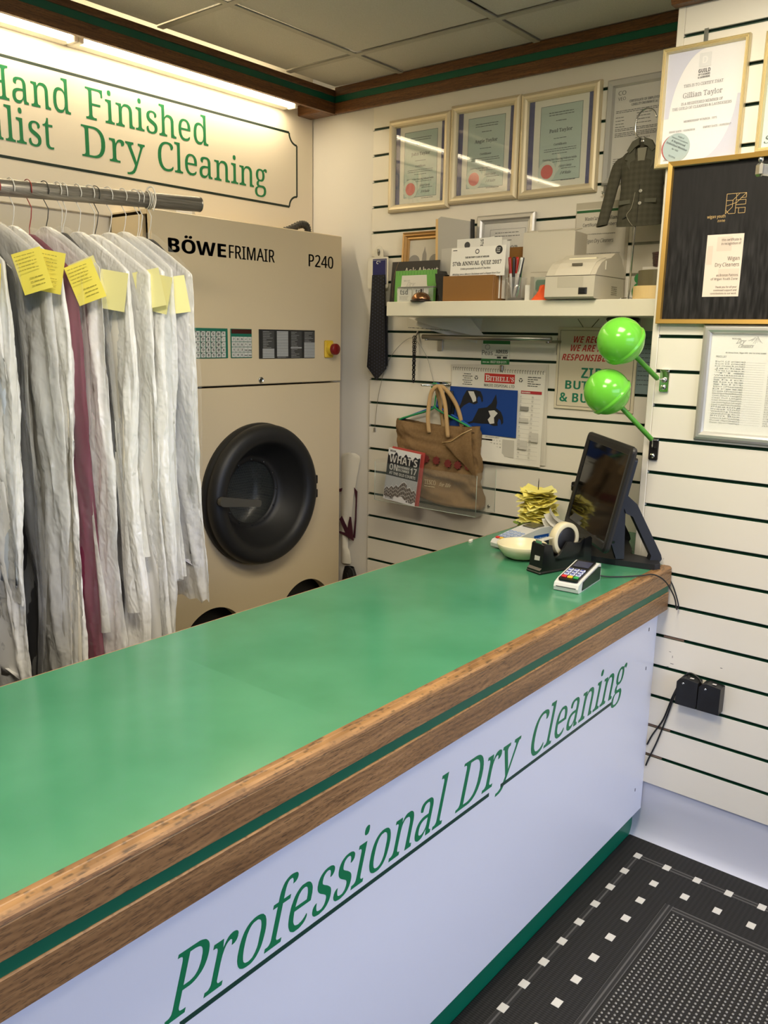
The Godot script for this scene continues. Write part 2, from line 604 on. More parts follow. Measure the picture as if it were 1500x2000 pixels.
	part("upper_moulding", span(Vector3(-0.036, 2.557, -0.13), Vector3(-0.0005, 2.5905, 3.0), 0.003), oak_dark, t4)

func build_lights() -> void:
	lamp_panel(-0.835, 0.15, "square ceiling light panel nearest the counter's slat-wall end", PANEL * 1.25)
	lamp_panel(-0.835, 1.35, "square ceiling light panel over the black mat", PANEL)
	lamp_panel(-2.035, 0.15, "square ceiling light panel over the counter's far left part", PANEL * 2.1)
	# strip lights behind the pelmet
	for k in 2:
		var x1: float = [0.185, -0.80][k]
		var t := thing("strip_light", ["strip light behind the pelmet ending near the corner", "strip light behind the pelmet over the left of the sign"][k], "light", Vector3(x1 - 0.4925, 2.49, -1.80), Basis.IDENTITY, "strip lights over the sign")
		part("batten", box(Vector3(0.98, 0.034, 0.05), 0.004), mat(Color(0.93, 0.92, 0.88), 0.4), t, Vector3(0, 0.021, -0.028))
		var st := begin(true)
		add_lathe(st, PackedVector2Array([Vector2(0.001, -0.47), Vector2(0.0105, -0.469), Vector2(0.013, -0.465), Vector2(0.013, 0.465), Vector2(0.0105, 0.469), Vector2(0.001, 0.47)]), 16, Transform3D(Basis(Vector3(0, 0, 1), PI * 0.5), Vector3.ZERO))
		part("tube", done(st), glow(Color(1.0, 0.93, 0.78), 14.0), t, Vector3(0, 0.022, 0.016))
		for s in [-1, 1]: part("end_cap", box(Vector3(0.016, 0.046, 0.048), 0.003), mat(Color(0.93, 0.92, 0.88), 0.4), t, Vector3(s * 0.482, 0.022, 0.010))
		area(t, Vector3(0, 0.006, 0.020), Basis(Vector3.RIGHT, -PI * 0.5 + 0.25), Vector2(0.94, 0.022), Color(1.0, 0.93, 0.80), TUBE)
		area(t, Vector3(0, 0.040, 0.016), Basis(Vector3.RIGHT, PI * 0.5 - 0.5), Vector2(0.94, 0.022), Color(1.0, 0.93, 0.80), TUBE * 0.35)

func build_sign() -> void:
	var t := thing("shop_sign", "wide cream sign board with green serif lettering above the clothes rail", "sign", Vector3(-1.2, 1.98, -1.867))
	part("board", span(Vector3(-1.95, 0, 0), Vector3(1.556, 0.585, 0.017), 0.002), mat(rgb(236, 224, 200), 0.38), t)
	# thin dark border with scooped corners; x, y measured from the board's lower middle
	var z := 0.0172
	var st := begin()
	var yb := 0.137
	var yt := 0.433
	var xr := 1.458
	var r := 0.045
	add_box(st, Vector3((-1.9 + xr - r) * 0.5, yb, z), Vector3(xr - r + 1.9, 0.009, 0.0006))
	add_box(st, Vector3((-1.9 + xr - r) * 0.5, yt, z), Vector3(xr - r + 1.9, 0.009, 0.0006))
	add_box(st, Vector3(xr, (yb + yt) * 0.5, z), Vector3(0.008, yt - yb - 2 * r, 0.0006))
	for s in [0, 1]:
		var a := PackedVector2Array()
		var b := PackedVector2Array()
		for k in 9:
			var an := PI + PI * 0.5 * k / 8.0
			var cv := Vector2(cos(an), sin(an) if s == 1 else -sin(an))
			var cc := Vector2(xr, yt if s == 1 else yb)
			a.append(cc + cv * (r - 0.004))
			b.append(cc + cv * (r + 0.004))
		b.reverse()
		add_prism(st, a + b, z - 0.0003, z + 0.0003)
	part("border", done(st), mat(rgb(22, 40, 28), 0.5), t)
	var ls := SurfaceTool.new()
	write(ls, "Hand", "r", 0.115, 0.407, 0.306, 0.1, z, Transform3D.IDENTITY, 0.0, 64)
	write(ls, "Finished", "r", 0.463, 0.982, 0.306, 0.1, z, Transform3D.IDENTITY, 0.0, 64)
	write(ls, "Specialist", "r", -0.175, 0.339, 0.186, 0.1, z, Transform3D.IDENTITY, 0.0, 64)
	write(ls, "Dry", "r", 0.441, 0.692, 0.184, 0.1, z, Transform3D.IDENTITY, 0.0, 64)
	write(ls, "Cleaning", "r", 0.748, 1.284, 0.188, 0.1, z, Transform3D.IDENTITY, 0.0, 64)
	part("lettering", ls.commit(), mat(rgb(28, 122, 70), 0.45), t)

func build_counter() -> void:
	var t := thing("counter", "long shop counter with green laminate top and oak edging", "counter", Vector3(-1.3, 0, -0.32))
	var X := Vector3(1.3, 0, 0.32)
	var g := func(a: Vector3, b: Vector3, bev := 0.0) -> ArrayMesh: return span(a + X, b + X, bev)
	noise.seed = 21
	noise.frequency = 0.02
	noise.fractal_octaves = 4
	var gt := picture(256, 256, func(x, y):
		var k: float = noise.get_noise_2d(x, y) * 0.035
		return Color(0.262 + k, 0.520 + k, 0.388 + k))
	var top := textured(gt, 0.17, Vector3(0.7, 0.7, 0.7))
	var tp := part("top", g.call(Vector3(-3.0, 0.893, -0.624), Vector3(-0.034, 0.9245, -0.030)), top, t)
	part("top", g.call(Vector3(-0.034, 0.893, -0.624), Vector3(0.3465, 0.9245, -0.122)), top, t)
	part("top_end", g.call(Vector3(-0.034, 0.893, -0.122), Vector3(-0.004, 0.9245, -0.030)), top, t)
	part("back_edging", g.call(Vector3(-3.0, 0.893, -0.627), Vector3(0.3465, 0.9243, -0.6243)), mat(rgb(170, 130, 95), 0.5), t)
	# oak: rounded nosing with a bead, board, green band, board
	var st := begin()
	var nose := PackedVector2Array()
	for p in [[0.030, 0.9245], [0.018, 0.9265], [0.0165, 0.9255], [0.015, 0.9262], [0.006, 0.9262], [0.001, 0.9245], [-0.002, 0.921], [-0.003, 0.916], [-0.0015, 0.9145], [-0.003, 0.913], [-0.003, 0.870], [0.030, 0.870]]:
		nose.append(Vector2(p[0], p[1]))
	# profile runs along x: outline in (-z, y)
	add_prism(st, nose, -0.008, 3.0, Transform3D(Basis(Vector3(0, 0, -1), Vector3(0, 1, 0), Vector3(-1, 0, 0)), Vector3(-0.016, 0, 0) + X))
	part("oak_nosing", done(st), oak, t)
	part("green_band", g.call(Vector3(-3.0, 0.846, -0.03), Vector3(-0.014, 0.870, -0.0005)), stripe, t)
	part("oak_board", g.call(Vector3(-3.0, 0.790, -0.028), Vector3(-0.013, 0.847, 0.003), 0.002), oak, t)
	var pn := part("front_panel", g.call(Vector3(-3.0, 0.108, -0.048), Vector3(0.002, 0.790, -0.030), 0.001), mat(rgb(222, 222, 228), 0.35), t)
	var ls := SurfaceTool.new()
	var L := Transform3D(Basis.IDENTITY, Vector3(1.3, 0, 0.29))
	write(ls, "Professional", "r", -1.828, -1.112, 0.590, 0.103, 0, L, 0.30, 64)
	write(ls, "Dry", "r", -1.080, -0.815, 0.590, 0.103, 0, L, 0.30, 64)
	write(ls, "Cleaning", "r", -0.770, -0.212, 0.590, 0.103, 0, L, 0.30, 64)
	part("lettering", ls.commit(), mat(rgb(6, 118, 70), 0.45), pn)
	st = begin()
	for seg in [[-1.80, -0.945], [-0.895, -0.300]]: add_box(st, Vector3((seg[0] + seg[1]) * 0.5, 0.5745, 0.0003) + L.origin, Vector3(seg[1] - seg[0], 0.009, 0.0006))
	part("underline", done(st), mat(rgb(14, 58, 44), 0.5), pn)
	var sc := box(Vector3(0.003, 0.011, 0.0012), 0.0004)
	for p in [[-0.062, 0.733], [-0.060, 0.607], [-0.062, 0.2]]: part("screw", sc, mat(rgb(40, 40, 40), 0.4), pn, Vector3(p[0], p[1], 0.0006) + L.origin)
	part("kick_plate", g.call(Vector3(-3.0, 0.0, -0.075), Vector3(0.009, 0.108, -0.058)), mat(rgb(0, 105, 75), 0.4), t)
	part("carcass", g.call(Vector3(-3.0, 0.0, -0.60), Vector3(-0.004, 0.892, -0.5)), mat(rgb(62, 52, 42), 0.7), t)
	part("end_board", g.call(Vector3(-0.030, 0.0, -0.5), Vector3(-0.004, 0.892, -0.076)), mat(rgb(120, 100, 80), 0.7), t)

func build_mat() -> void:
	var t := thing("floor_mat", "black woven mat with rows of white squares and a studded middle", "mat", Vector3(-0.7, 0.0005, 0.9))
	var X := Vector3(0.7, 0, -0.9)
	noise.seed = 3
	var ribs := picture(64, 64, func(x, y):
		var k: float = 0.06 * sin(x * TAU / 4.0) + 0.02 * sin(y * TAU / 8.0)
		return Color(0.112 + k, 0.106 + k, 0.100 + k))
	part("pile", span(Vector3(-2.2, 0, -0.058) + X, Vector3(-0.004, 0.0065, 1.95) + X, 0.003), textured(ribs, 0.9, Vector3(9, 9, 9), 0.1), t)
	var grey := picture(32, 32, func(x, y):
		var k: float = 0.34 if x % 8 < 3 else 0.15
		return Color(k, k * 0.98, k * 0.95))
	var gz := picture(32, 32, func(x, y):
		var k: float = 0.34 if y % 8 < 3 else 0.15
		return Color(k, k * 0.98, k * 0.95))
	var mx := textured(grey, 0.9, Vector3(20, 20, 20))
	var mz := textured(gz, 0.9, Vector3(20, 20, 20))
	var y0 := 0.0066
	part("woven_band", span(Vector3(-2.05, y0, 0.004) + X, Vector3(-0.092, y0 + 0.0006, 0.024) + X), mz, t)
	part("woven_band", span(Vector3(-0.118, y0, 0.0242) + X, Vector3(-0.092, y0 + 0.0006, 1.8) + X), mx, t)
	part("woven_band", span(Vector3(-2.0, y0, 0.166) + X, Vector3(-0.268, y0 + 0.0006, 0.190) + X), mz, t)
	part("woven_band", span(Vector3(-0.293, y0, 0.1902) + X, Vector3(-0.268, y0 + 0.0006, 1.7) + X), mx, t)
	var sq := box(Vector3(0.027, 0.0012, 0.021), 0.0004)
	var white := mat(rgb(205, 202, 194), 0.85)
	for k in 18:
		part("white_square", sq, white, t, Vector3(-0.104 - 0.1 * k, y0 + 0.0010, 0.0135) + X)
		if k > 0: part("white_square", sq, white, t, Vector3(-0.104, y0 + 0.0010, 0.0135 + 0.0925 * k) + X)
		part("white_square", sq, white, t, Vector3(-0.204 - 0.1 * k, y0 + 0.0006, 0.1055) + X)
		if k > 0: part("white_square", sq, white, t, Vector3(-0.204, y0 + 0.0006, 0.1055 + 0.0925 * k) + X)
	# studs of the scraper middle: too many to count
	var mm := MultiMesh.new()
	mm.transform_format = MultiMesh.TRANSFORM_3D
	mm.mesh = lathe([Vector2(0.0031, 0), Vector2(0.0026, 0.0018), Vector2(0.0008, 0.0028)], 6)
	var pts := []
	for i in 88:
		for j in 70:
			pts.append(Vector3(-0.303 - 0.0135 * i - (0.004 if j % 2 else 0.0), y0, 0.202 + 0.0135 * j) + X)
	mm.instance_count = pts.size()
	for i in pts.size(): mm.set_instance_transform(i, Transform3D(Basis.IDENTITY, pts[i]))
	var mi := MultiMeshInstance3D.new()
	mi.name = "studs"
	mi.multimesh = mm
	mi.material_override = mat(rgb(150, 147, 140), 0.6)
	mi.set_meta("kind", "stuff")
	t.add_child(mi)

# ---------------------------------------------------------------- cleaning machine
func build_machine() -> void:
	var t := thing("cleaning_machine", "beige dry cleaning machine with a round black porthole door", "machine", Vector3(-0.1825, 0, -1.735))
	var X := Vector3(0.1825, 0, 1.735)
	var beige := mat(rgb(214, 196, 160), 0.42)
	var g := func(a: Vector3, b: Vector3, bev := 0.0) -> ArrayMesh: return span(a + X, b + X, bev)
	part("side_panel", g.call(Vector3(-0.66, 0.0, -1.848), Vector3(-0.645, 1.985, -1.668)), beige, t)
	part("side_panel", g.call(Vector3(0.280, 0.0, -1.848), Vector3(0.293, 1.985, -1.668)), beige, t)
	part("top_panel", g.call(Vector3(-0.66, 1.975, -1.848), Vector3(0.293, 1.990, -1.640)), beige, t)
	part("back_panel", g.call(Vector3(-0.645, 0.0, -1.848), Vector3(0.280, 1.975, -1.842)), mat(rgb(40, 38, 34), 0.7), t)
	var up := part("upper_panel", g.call(Vector3(-0.66, 1.3905, -1.640), Vector3(0.295, 1.991, -1.620), 0.003), beige, t)
	# lower panel: door opening and two round openings cut through
	var lp := CSGBox3D.new()
	lp.name = "lower_panel"
	lp.size = Vector3(0.951, 1.3835, 0.043)
	lp.position = Vector3(-0.1825, 0.69175, -1.6455) + X
	lp.material = beige
	t.add_child(lp)
	for h in [[-0.197, 0.957, 0.24], [-0.430, 0.370, 0.160], [0.082, 0.378, 0.158]]:
		var c := CSGCylinder3D.new()
		c.name = "cut"
		c.radius = h[2]
		c.height = 0.2
		c.sides = 64
		c.operation = CSGShape3D.OPERATION_SUBTRACTION
		c.rotation.x = PI * 0.5
		c.position = Vector3(h[0] + 0.1825, h[1] - 0.69175, 0)
		c.material = beige
		lp.add_child(c, true)
	for h in [[-0.430, 0.370], [0.082, 0.378]]:
		part("opening_cover", lathe([Vector2(0.001, 0.012), Vector2(0.11, 0.010), Vector2(0.125, 0.004), Vector2(0.16, 0.0), Vector2(0.17, 0.0)], 40), mat(rgb(16, 16, 16), 0.5), t, Vector3(h[0], h[1], -1.684) + X, Basis(Vector3.RIGHT, PI * 0.5))
	# porthole door
	var turn := Basis(Vector3.RIGHT, PI * 0.5)
	var at := Vector3(-0.197, 0.957, -1.624) + X
	var rubber := mat(rgb(27, 27, 27), 0.5)
	var d := part("door", lathe([Vector2(0.283, 0.0), Vector2(0.285, 0.010), Vector2(0.283, 0.022), Vector2(0.276, 0.026), Vector2(0.276, 0.034), Vector2(0.281, 0.038), Vector2(0.280, 0.055), Vector2(0.272, 0.071), Vector2(0.258, 0.079), Vector2(0.240, 0.080), Vector2(0.222, 0.076), Vector2(0.212, 0.068), Vector2(0.204, 0.055), Vector2(0.200, 0.040), Vector2(0.160, -0.012), Vector2(0.150, -0.026), Vector2(0.140, -0.030), Vector2(0.128, -0.030), Vector2(0.126, -0.036)], 72), rubber, t, at, turn)
	part("glass", lathe([Vector2(0.0005, -0.040), Vector2(0.127, -0.040), Vector2(0.127, -0.036), Vector2(0.0005, -0.036)], 48, false), glass(0.02, 0.04, Color(0.7, 0.75, 0.75), 0.22), d)
	for k in 12:
		var a := TAU * k / 12.0
		part("bolt", lathe([Vector2(0.005, 0), Vector2(0.005, 0.002), Vector2(0.003, 0.0035), Vector2(0.0003, 0.0038)], 10), mat(rgb(60, 60, 60), 0.35, 0.6), d, Vector3(cos(a) * 0.134, -0.0305, sin(a) * 0.134))
	var holes := picture(64, 64, func(x, y):
		var row: int = y / 16
		var fx: float = fposmod(x + (8.0 if row % 2 else 0.0), 16.0) - 8.0
		var fy: float = y % 16 - 8.0
		return Color(0.02, 0.02, 0.02) if fx * fx + fy * fy < 24.0 else Color(0.20, 0.20, 0.19))
	var hm := textured(holes, 0.35, Vector3(22, 22, 22))
	hm.metallic = 0.4
	part("drum", lathe([Vector2(0.001, -0.205), Vector2(0.15, -0.205), Vector2(0.20, -0.185), Vector2(0.20, -0.050)], 48), hm, t, at, turn)
	var hp := PackedVector2Array()
	for k in 9: hp.append(Vector2(0.018 + 0.018 * cos(PI * 0.5 + PI * k / 8.0), 0.018 * sin(PI * 0.5 + PI * k / 8.0)))
	for k in 5: hp.append(Vector2(0.200 + 0.006 * cos(-PI * 0.5 + PI * k / 4.0), 0.0125 * sin(-PI * 0.5 + PI * k / 4.0)))
	var hst := begin()
	add_prism(hst, hp, 0.0, 0.016)
	add_box(hst, Vector3(0.02, 0, -0.006), Vector3(0.022, 0.022, 0.02), 0.004)
	part("handle", done(hst), mat(rgb(74, 72, 66), 0.35), t, Vector3(-0.470, 0.974, -1.536) + X, Basis(Vector3(0, 0, 1), -0.17))
	for y in [0.985, 0.925]: part("hinge", box(Vector3(0.02, 0.036, 0.05), 0.003), mat(rgb(26, 26, 26), 0.4), t, Vector3(0.092, y, -1.595) + X)
	# controls on the upper panel
	var z := -1.6199 + X.z
	var off := X.x
	var st := begin()
	var kp := part("keypad", span(Vector3(-0.537 + off, 1.493, z), Vector3(-0.337 + off, 1.602, z + 0.003), 0.001), mat(rgb(20, 106, 84), 0.4), t)
	var keycap := box(Vector3(0.0205, 0.0178, 0.002), 0.0006)
	var kwhite := mat(rgb(196, 196, 188), 0.45)
	var ks := SurfaceTool.new()
	for r in 5:
		for c in 8:
			var p := Vector3(-0.5265 + 0.0238 * c + off, 1.582 - 0.0192 * r, z + 0.0038)
			part("key", keycap, kwhite, kp, p)
			var glyph: String = ["ABCDE"[r], "1234567890"[r], "V", "O", "8", "G", "@", "*"][c]
			if c == 7: glyph = "*-~x="[r]
			write(ks, glyph, "S", p.x, 0, p.y - 0.0048, 0.0095, p.z + 0.001, Transform3D.IDENTITY, 0, 32, true)
			ks.append_from(dash, 0, Transform3D(Basis.from_scale(Vector3(0.004, 0.004, 0.0004)), p + Vector3(-0.008, 0.0065, 0.0012)))
	part("print", ks.commit(), mat(Color(0.1, 0.1, 0.1), 0.6), kp)
	var np := part("number_pad", span(Vector3(-0.323 + off, 1.493, z), Vector3(-0.218 + off, 1.602, z + 0.003), 0.001), mat(rgb(20, 106, 84), 0.4), t)
	part("display", span(Vector3(-0.320 + off, 1.584, z + 0.0031), Vector3(-0.221 + off, 1.600, z + 0.0045)), mat(rgb(66, 30, 26), 0.25), np)
	ks = SurfaceTool.new()
	var rowsk := [["7", "8", "9", "<", ">"], ["4", "5", "6", "^", "v"], ["1", "2", "3", "text", "prog"], ["C", "0", "E", "start", "stop"]]
	var k5 := box(Vector3(0.0188, 0.0178, 0.002), 0.0006)
	for r in 4:
		for c in 5:
			var p := Vector3(-0.3105 + 0.0200 * c + off, 1.5635 - 0.0195 * r, z + 0.0038)
			part("key", k5, kwhite, np, p)
			var s: String = rowsk[r][c]
			write(ks, s, "S", p.x, 0, p.y - 0.004, 0.008 if s.length() == 1 else 0.0048, p.z + 0.001, Transform3D.IDENTITY, 0, 32, true)
	part("print", ks.commit(), mat(Color(0.1, 0.1, 0.1), 0.6), np)
	var lpn := part("programme_list", span(Vector3(-0.181 + off, 1.489, z), Vector3(0.130 + off, 1.602, z + 0.0025), 0.001), mat(rgb(38, 38, 38), 0.4), t)
	var s1 := SurfaceTool.new()
	var s2 := SurfaceTool.new()
	for col in 4:
		for r in 17:
			var x0 := -0.163 + 0.0765 * col + off
			var y := 1.5935 - 0.0062 * r
			var white: bool = col == 0 and r > 10 or col == 1 and r < 16 or col == 2 and r == 10 or col == 3 and r > 6
			var T := Transform3D(Basis.from_scale(Vector3(0.062, 0.0048, 0.0004)), Vector3(x0 + 0.031, y, z + 0.0027))
			(s1 if white else s2).append_from(dash, 0, T)
			if not white: scribble(s1, x0 + 0.003, x0 + rng.randf_range(0.02, 0.055), y - 0.001, 0.0022, z + 0.0028)
	part("paper_strips", s1.commit(), mat(rgb(176, 178, 176), 0.6), lpn)
	part("dark_strips", s2.commit(), mat(rgb(74, 74, 72), 0.6), lpn)
	var sw := part("isolator_switch", box(Vector3(0.050, 0.072, 0.012), 0.004), mat(rgb(222, 186, 50), 0.4), t, Vector3(0.212, 1.526, -1.6155) + X)
	part("collar", lathe([Vector2(0.025, 0), Vector2(0.025, 0.020), Vector2(0.022, 0.024)], 24), mat(rgb(222, 186, 50), 0.4), sw, Vector3(0.002, 0, 0.005), turn)
	part("knob", lathe([Vector2(0.0235, 0), Vector2(0.0235, 0.016), Vector2(0.021, 0.019), Vector2(0.0005, 0.020)], 24), mat(rgb(124, 22, 20), 0.3), sw, Vector3(0.002, 0, 0.026), turn)
	var lk := part("lock", lathe([Vector2(0.0125, 0), Vector2(0.0125, 0.004), Vector2(0.010, 0.007), Vector2(0.0095, 0.005), Vector2(0.0005, 0.005)], 24), chrome, t, Vector3(-0.173, 1.407, -1.620) + X, turn)
	part("keyhole", box(Vector3(0.002, 0.001, 0.009)), black, lk, Vector3(0, 0.0055, 0))
	var ls := SurfaceTool.new()
	write(ls, "BÖWE", "S", -0.592 + off, -0.337 + off, 1.857, 0.045, z, Transform3D.IDENTITY, 0.0, 64)
	write(ls, "FRIMAIR", "s", -0.322 + off, -0.094 + off, 1.857, 0.0455, z, Transform3D.IDENTITY, 0.0, 64)
	write(ls, "P240", "s", 0.095 + off, 0.240 + off, 1.857, 0.0465, z, Transform3D.IDENTITY, 0.0, 64)
	# thicken the lighter capitals: the print is a medium weight
	write(ls, "FRIMAIR", "s", -0.3202 + off, -0.0922 + off, 1.8563, 0.0468, z, Transform3D.IDENTITY, 0.0, 64)
	write(ls, "P240", "s", 0.0970 + off, 0.2420 + off, 1.8563, 0.0478, z, Transform3D.IDENTITY, 0.0, 64)
	write(ls, "BÖWE", "S", -0.5895 + off, -0.3350 + off, 1.8560, 0.0470, z, Transform3D.IDENTITY, 0.0, 64)
	part("lettering", ls.commit(), mat(rgb(20, 20, 20), 0.45), up)
	# ribbed hose over the top
	var hose := begin(true)
	var path := curve([Vector3(0.02, 1.985, -1.74), Vector3(0.075, 2.000, -1.72), Vector3(0.128, 2.026, -1.70), Vector3(0.160, 2.022, -1.695), Vector3(0.170, 1.99, -1.695)], 10)
	for k in path.size(): path[k] += X
	add_tube(hose, path, 0.013, 12)
	for k in range(0, path.size(), 2):
		if k + 1 < path.size(): add_tube(hose, PackedVector3Array([path[k], path[k].lerp(path[k + 1], 0.5)]), 0.0155, 12)
	part("hose", done(hose), mat(rgb(58, 54, 46), 0.5), t)
	var bx := thing("carton", "small white label box lying on top of the machine under the rail", "box", Vector3(-0.50, 1.9905, -1.75))
	part("body", box(Vector3(0.17, 0.035, 0.12), 0.003, Vector3(0, 0.0175, 0)), mat(rgb(214, 208, 190), 0.6), bx)
	part("label", span(Vector3(0.0, 0.006, 0.0602), Vector3(0.07, 0.03, 0.0606)), paper, bx)

# ---------------------------------------------------------------- the rail of bagged clothes
const RAIL_END := Vector3(-0.79, 1.9535, -1.2)
func rail_at(x: float) -> Vector3:
	var k := (RAIL_END.x - x) / 0.596
	return Vector3(x, RAIL_END.y - 0.0235 * k, RAIL_END.z - 0.08 * k)

func build_rail() -> void:
	var t := thing("clothes_rail", "thick worn steel clothes rail carrying the bagged garments", "rail", rail_at(-1.5))
	var sd := thing("rail_stand", "steel post carrying the far left end of the clothes rail", "stand", rail_at(-2.19) * Vector3(1, 0, 1))
	part("post", tube([Vector3(0, 0, 0), Vector3(0, rail_at(-2.19).y - 0.022, 0)], 0.02, 16), steel, sd)
	part("foot", box(Vector3(0.2, 0.02, 0.4), 0.004, Vector3(0, 0.01, 0)), steel, sd)
	var o := -t.position
	var a := rail_at(-2.2) + o
	var b := RAIL_END + o
	noise.seed = 31
	noise.frequency = 0.05
	var streak := picture(128, 128, func(x, y):
		var k: float = 0.58 + 0.26 * noise.get_noise_2d(x * 0.3, y * 6.0) + 0.12 * noise.get_noise_2d(x * 2.0, y * 12.0 + 90.0)
		return Color(k, k * 0.97, k * 0.91))
	var sm := textured(streak, 0.35, Vector3(1.5, 9, 9))
	sm.metallic = 0.75
	part("tube", tube([a, b], 0.0208, 24), sm, t)
	part("end_cap", tube([b, b + (b - a).normalized() * 0.003], 0.0212, 24), steel, t)
	var st := begin(true)
	var c := rail_at(-0.955) + o
	for k in 3:
		var ring := PackedVector3Array()
		for j in 25:
			var an := TAU * j / 24.0
			ring.append(c + Vector3(0.006 * k - 0.004 * sin(an), cos(an) * 0.0228, sin(an) * 0.0228))
		add_tube(st, ring, 0.0016, 6)
	add_tube(st, curve([c + Vector3(0, 0.022, 0), c + Vector3(0.004, 0.034, 0.008), c + Vector3(0.010, 0.030, 0.02), c + Vector3(0.012, 0.0, 0.026), c + Vector3(0.006, -0.03, 0.02)], 6), 0.0022, 6)
	part("tied_string", done(st), mat(rgb(222, 216, 200), 0.6), t)

func garment(i: int, label: String, x: float, ybot: float, hw: float, th: float, fabric: Color, alpha: float, hooks: int, ticket: Array, tail := 0.06, flap := []) -> void:
	var inner := 0.0
	var r := rail_at(x)
	var t := thing("bagged_garment", label, "bagged garment", Vector3(x, ybot, r.z), Basis(Vector3.UP, rng.randf_range(-0.06, 0.10)), "bagged garments on the rail")
	var yr := r.y - ybot
	var neck := yr - 0.095 - rng.randf_range(0.0, 0.02)
	# hangers: hook over the rail, wire shoulders
	for h in hooks:
		var dx := (h - (hooks - 1) * 0.5) * 0.017
		var p := []
		for k in 10:
			var an := PI * 1.15 - PI * 1.2 * k / 9.0
			p.append(Vector3(dx + rng.randf_range(-0.001, 0.001), yr + 0.001 + 0.0236 * sin(an), -0.0236 * cos(an)))
		p.append(Vector3(dx * 0.7, yr - 0.045, 0.016))
		p.append(Vector3(dx * 0.3, neck + 0.012, 0.0))
		p.append(Vector3(0, neck - 0.02, 0))
		var st := begin(true)
		add_tube(st, curve(p, 2), 0.0013, 6)
		add_tube(st, PackedVector3Array([Vector3(0, neck - 0.098, -hw * 0.85), Vector3(0, neck - 0.018, 0), Vector3(0, neck - 0.098, hw * 0.85)]), 0.0013, 5)
		part("hanger", done(st), mat([rgb(216, 214, 206), rgb(216, 214, 206), rgb(60, 62, 56), rgb(216, 214, 206), rgb(150, 44, 36)][(i * 2 + h) % 5] if i > 2 else rgb(216, 214, 206), 0.4), t)
	var s := 50 + i * 17
	for layer in 2:
		var grow := 1.0 if layer == 1 else 0.90
		var y0 := 0.0 if layer == 1 else tail + inner
		var y1 := neck + (0.012 if layer == 1 else -0.005)
		var rows := []
		var nr := 96 if layer == 1 else 50
		var nc := 96 if layer == 1 else 60
		for a in nr + 1:
			var u := a / float(nr)
			var y := lerpf(y0, y1, 1.0 - pow(1.0 - u, 1.35))
			var drop := y1 - y
			var k := clampf(drop / 0.105, 0.0, 1.0)
			var w := 0.018 + (hw - 0.018) * pow(k, 0.85) + 0.012 * sin(clampf((drop - 0.12) * 6.0, 0, PI)) * 0.5
			w *= grow * (1.0 + clampf(drop * 2.0 - 0.25, 0.0, 1.0) * (0.15 * noise.get_noise_2d(y * 0.8, s * 7.0) + 0.02 * sin(drop * 4.0 + i * 1.7)) + 0.035 * drop)
			var sway := clampf(drop * 1.6 - 0.15, 0.0, 1.0) * 0.036 * noise.get_noise_2d(y * 0.7 + 40.0, s * 5.0)
			var d := lerpf(0.010, th, clampf(drop / 0.22, 0.0, 1.0)) * grow
			if layer == 1 and y < 0.05: d *= 0.55 + 9.0 * y
			var ring := PackedVector3Array()
			for b in nc:
				var an := TAU * b / nc
				var cx := cos(an)
				var cz := sin(an)
				var px := d * signf(cx) * pow(absf(cx), 0.75)
				var pz := w * signf(cz) * pow(absf(cz), 0.85)
				var amp := clampf((drop - 0.03) * 3.0, 0.10, 1.0)
				var f1 := noise.get_noise_3d(pz * 7.0 + 0.9 * y + s, y * 0.25 + s * 3.1, cx * 0.4)
				var f2 := noise.get_noise_3d(pz * 17.0 - 1.6 * y - s, y * 0.45 + layer * 4.0, cx * 0.7 + s)
				var f3 := noise.get_noise_3d(pz * 38.0 + y * 9.0 + s, y * 22.0 - pz * 12.0, cx * 2.0 + layer * 9.0)
				var push := amp * (0.022 * (0.5 - 2.0 * absf(f1)) + 0.011 * (0.4 - 2.0 * absf(f2))) + (0.0055 * (0.3 + amp) if layer == 1 else 0.0015) * (0.3 - absf(f3))
				px += push * (1.0 if cx > 0 else -1.0) * sqrt(absf(cx) + 0.05)
				px += sway + 0.012 * amp * noise.get_noise_3d(pz * 5.0, y * 0.6, s * 2.0)
				pz += amp * (0.014 * noise.get_noise_3d(cx * 1.8, y * 1.4, s * 1.3) + 0.007 * noise.get_noise_3d(cx * 3.0, y * 8.0, s * 2.3)) * cz
				ring.append(Vector3(px, y + 0.012 * noise.get_noise_2d(an * 2.0 + s, layer * 5.0) * (1.0 - u), pz))
			rows.append(ring)
		var top := PackedVector3Array()
		var bot := PackedVector3Array()
		for b in nc:
			top.append(Vector3(0, y1 + 0.003, 0))
			var q: Vector3 = rows[0][b]
			bot.append(Vector3(q.x * 0.1, q.y + 0.02, q.z * 0.7))
		rows.append(top)
		if layer == 0: rows.push_front(bot)
		var st := begin(true)
		add_grid(st, rows, true)
		if layer == 0: part("garment", done(st), mat(fabric, 0.75), t)
		else: part("plastic_cover", done(st), film(Color(0.97, 0.97, 0.96), alpha if alpha < 0.25 else minf(alpha * 1.45, 0.8)), t)
	# loose flaps of the bag hanging free at the front edge
	if flap.size():
		var fl := begin(true)
		var fr := []
		for a in 15:
			var u := a / 14.0
			var ring := PackedVector3Array()
			for b in 5:
				var v := b / 4.0 - 0.5
				var wd: float = flap[3] * (0.35 + 0.65 * u)
				ring.append(Vector3(-th - 0.012 - 0.010 * u + 0.006 * cos(v * 5.0 + u * 3.0), lerpf(flap[1], flap[2], u) - ybot + 0.012 * v, flap[0] + flap[4] * u + v * wd + 0.004 * sin(u * 9.0 + i)))
			fr.append(ring)
		add_grid(fl, fr)
		part("loose_flap", done(fl), film(Color(0.97, 0.97, 0.95), 0.82), t)
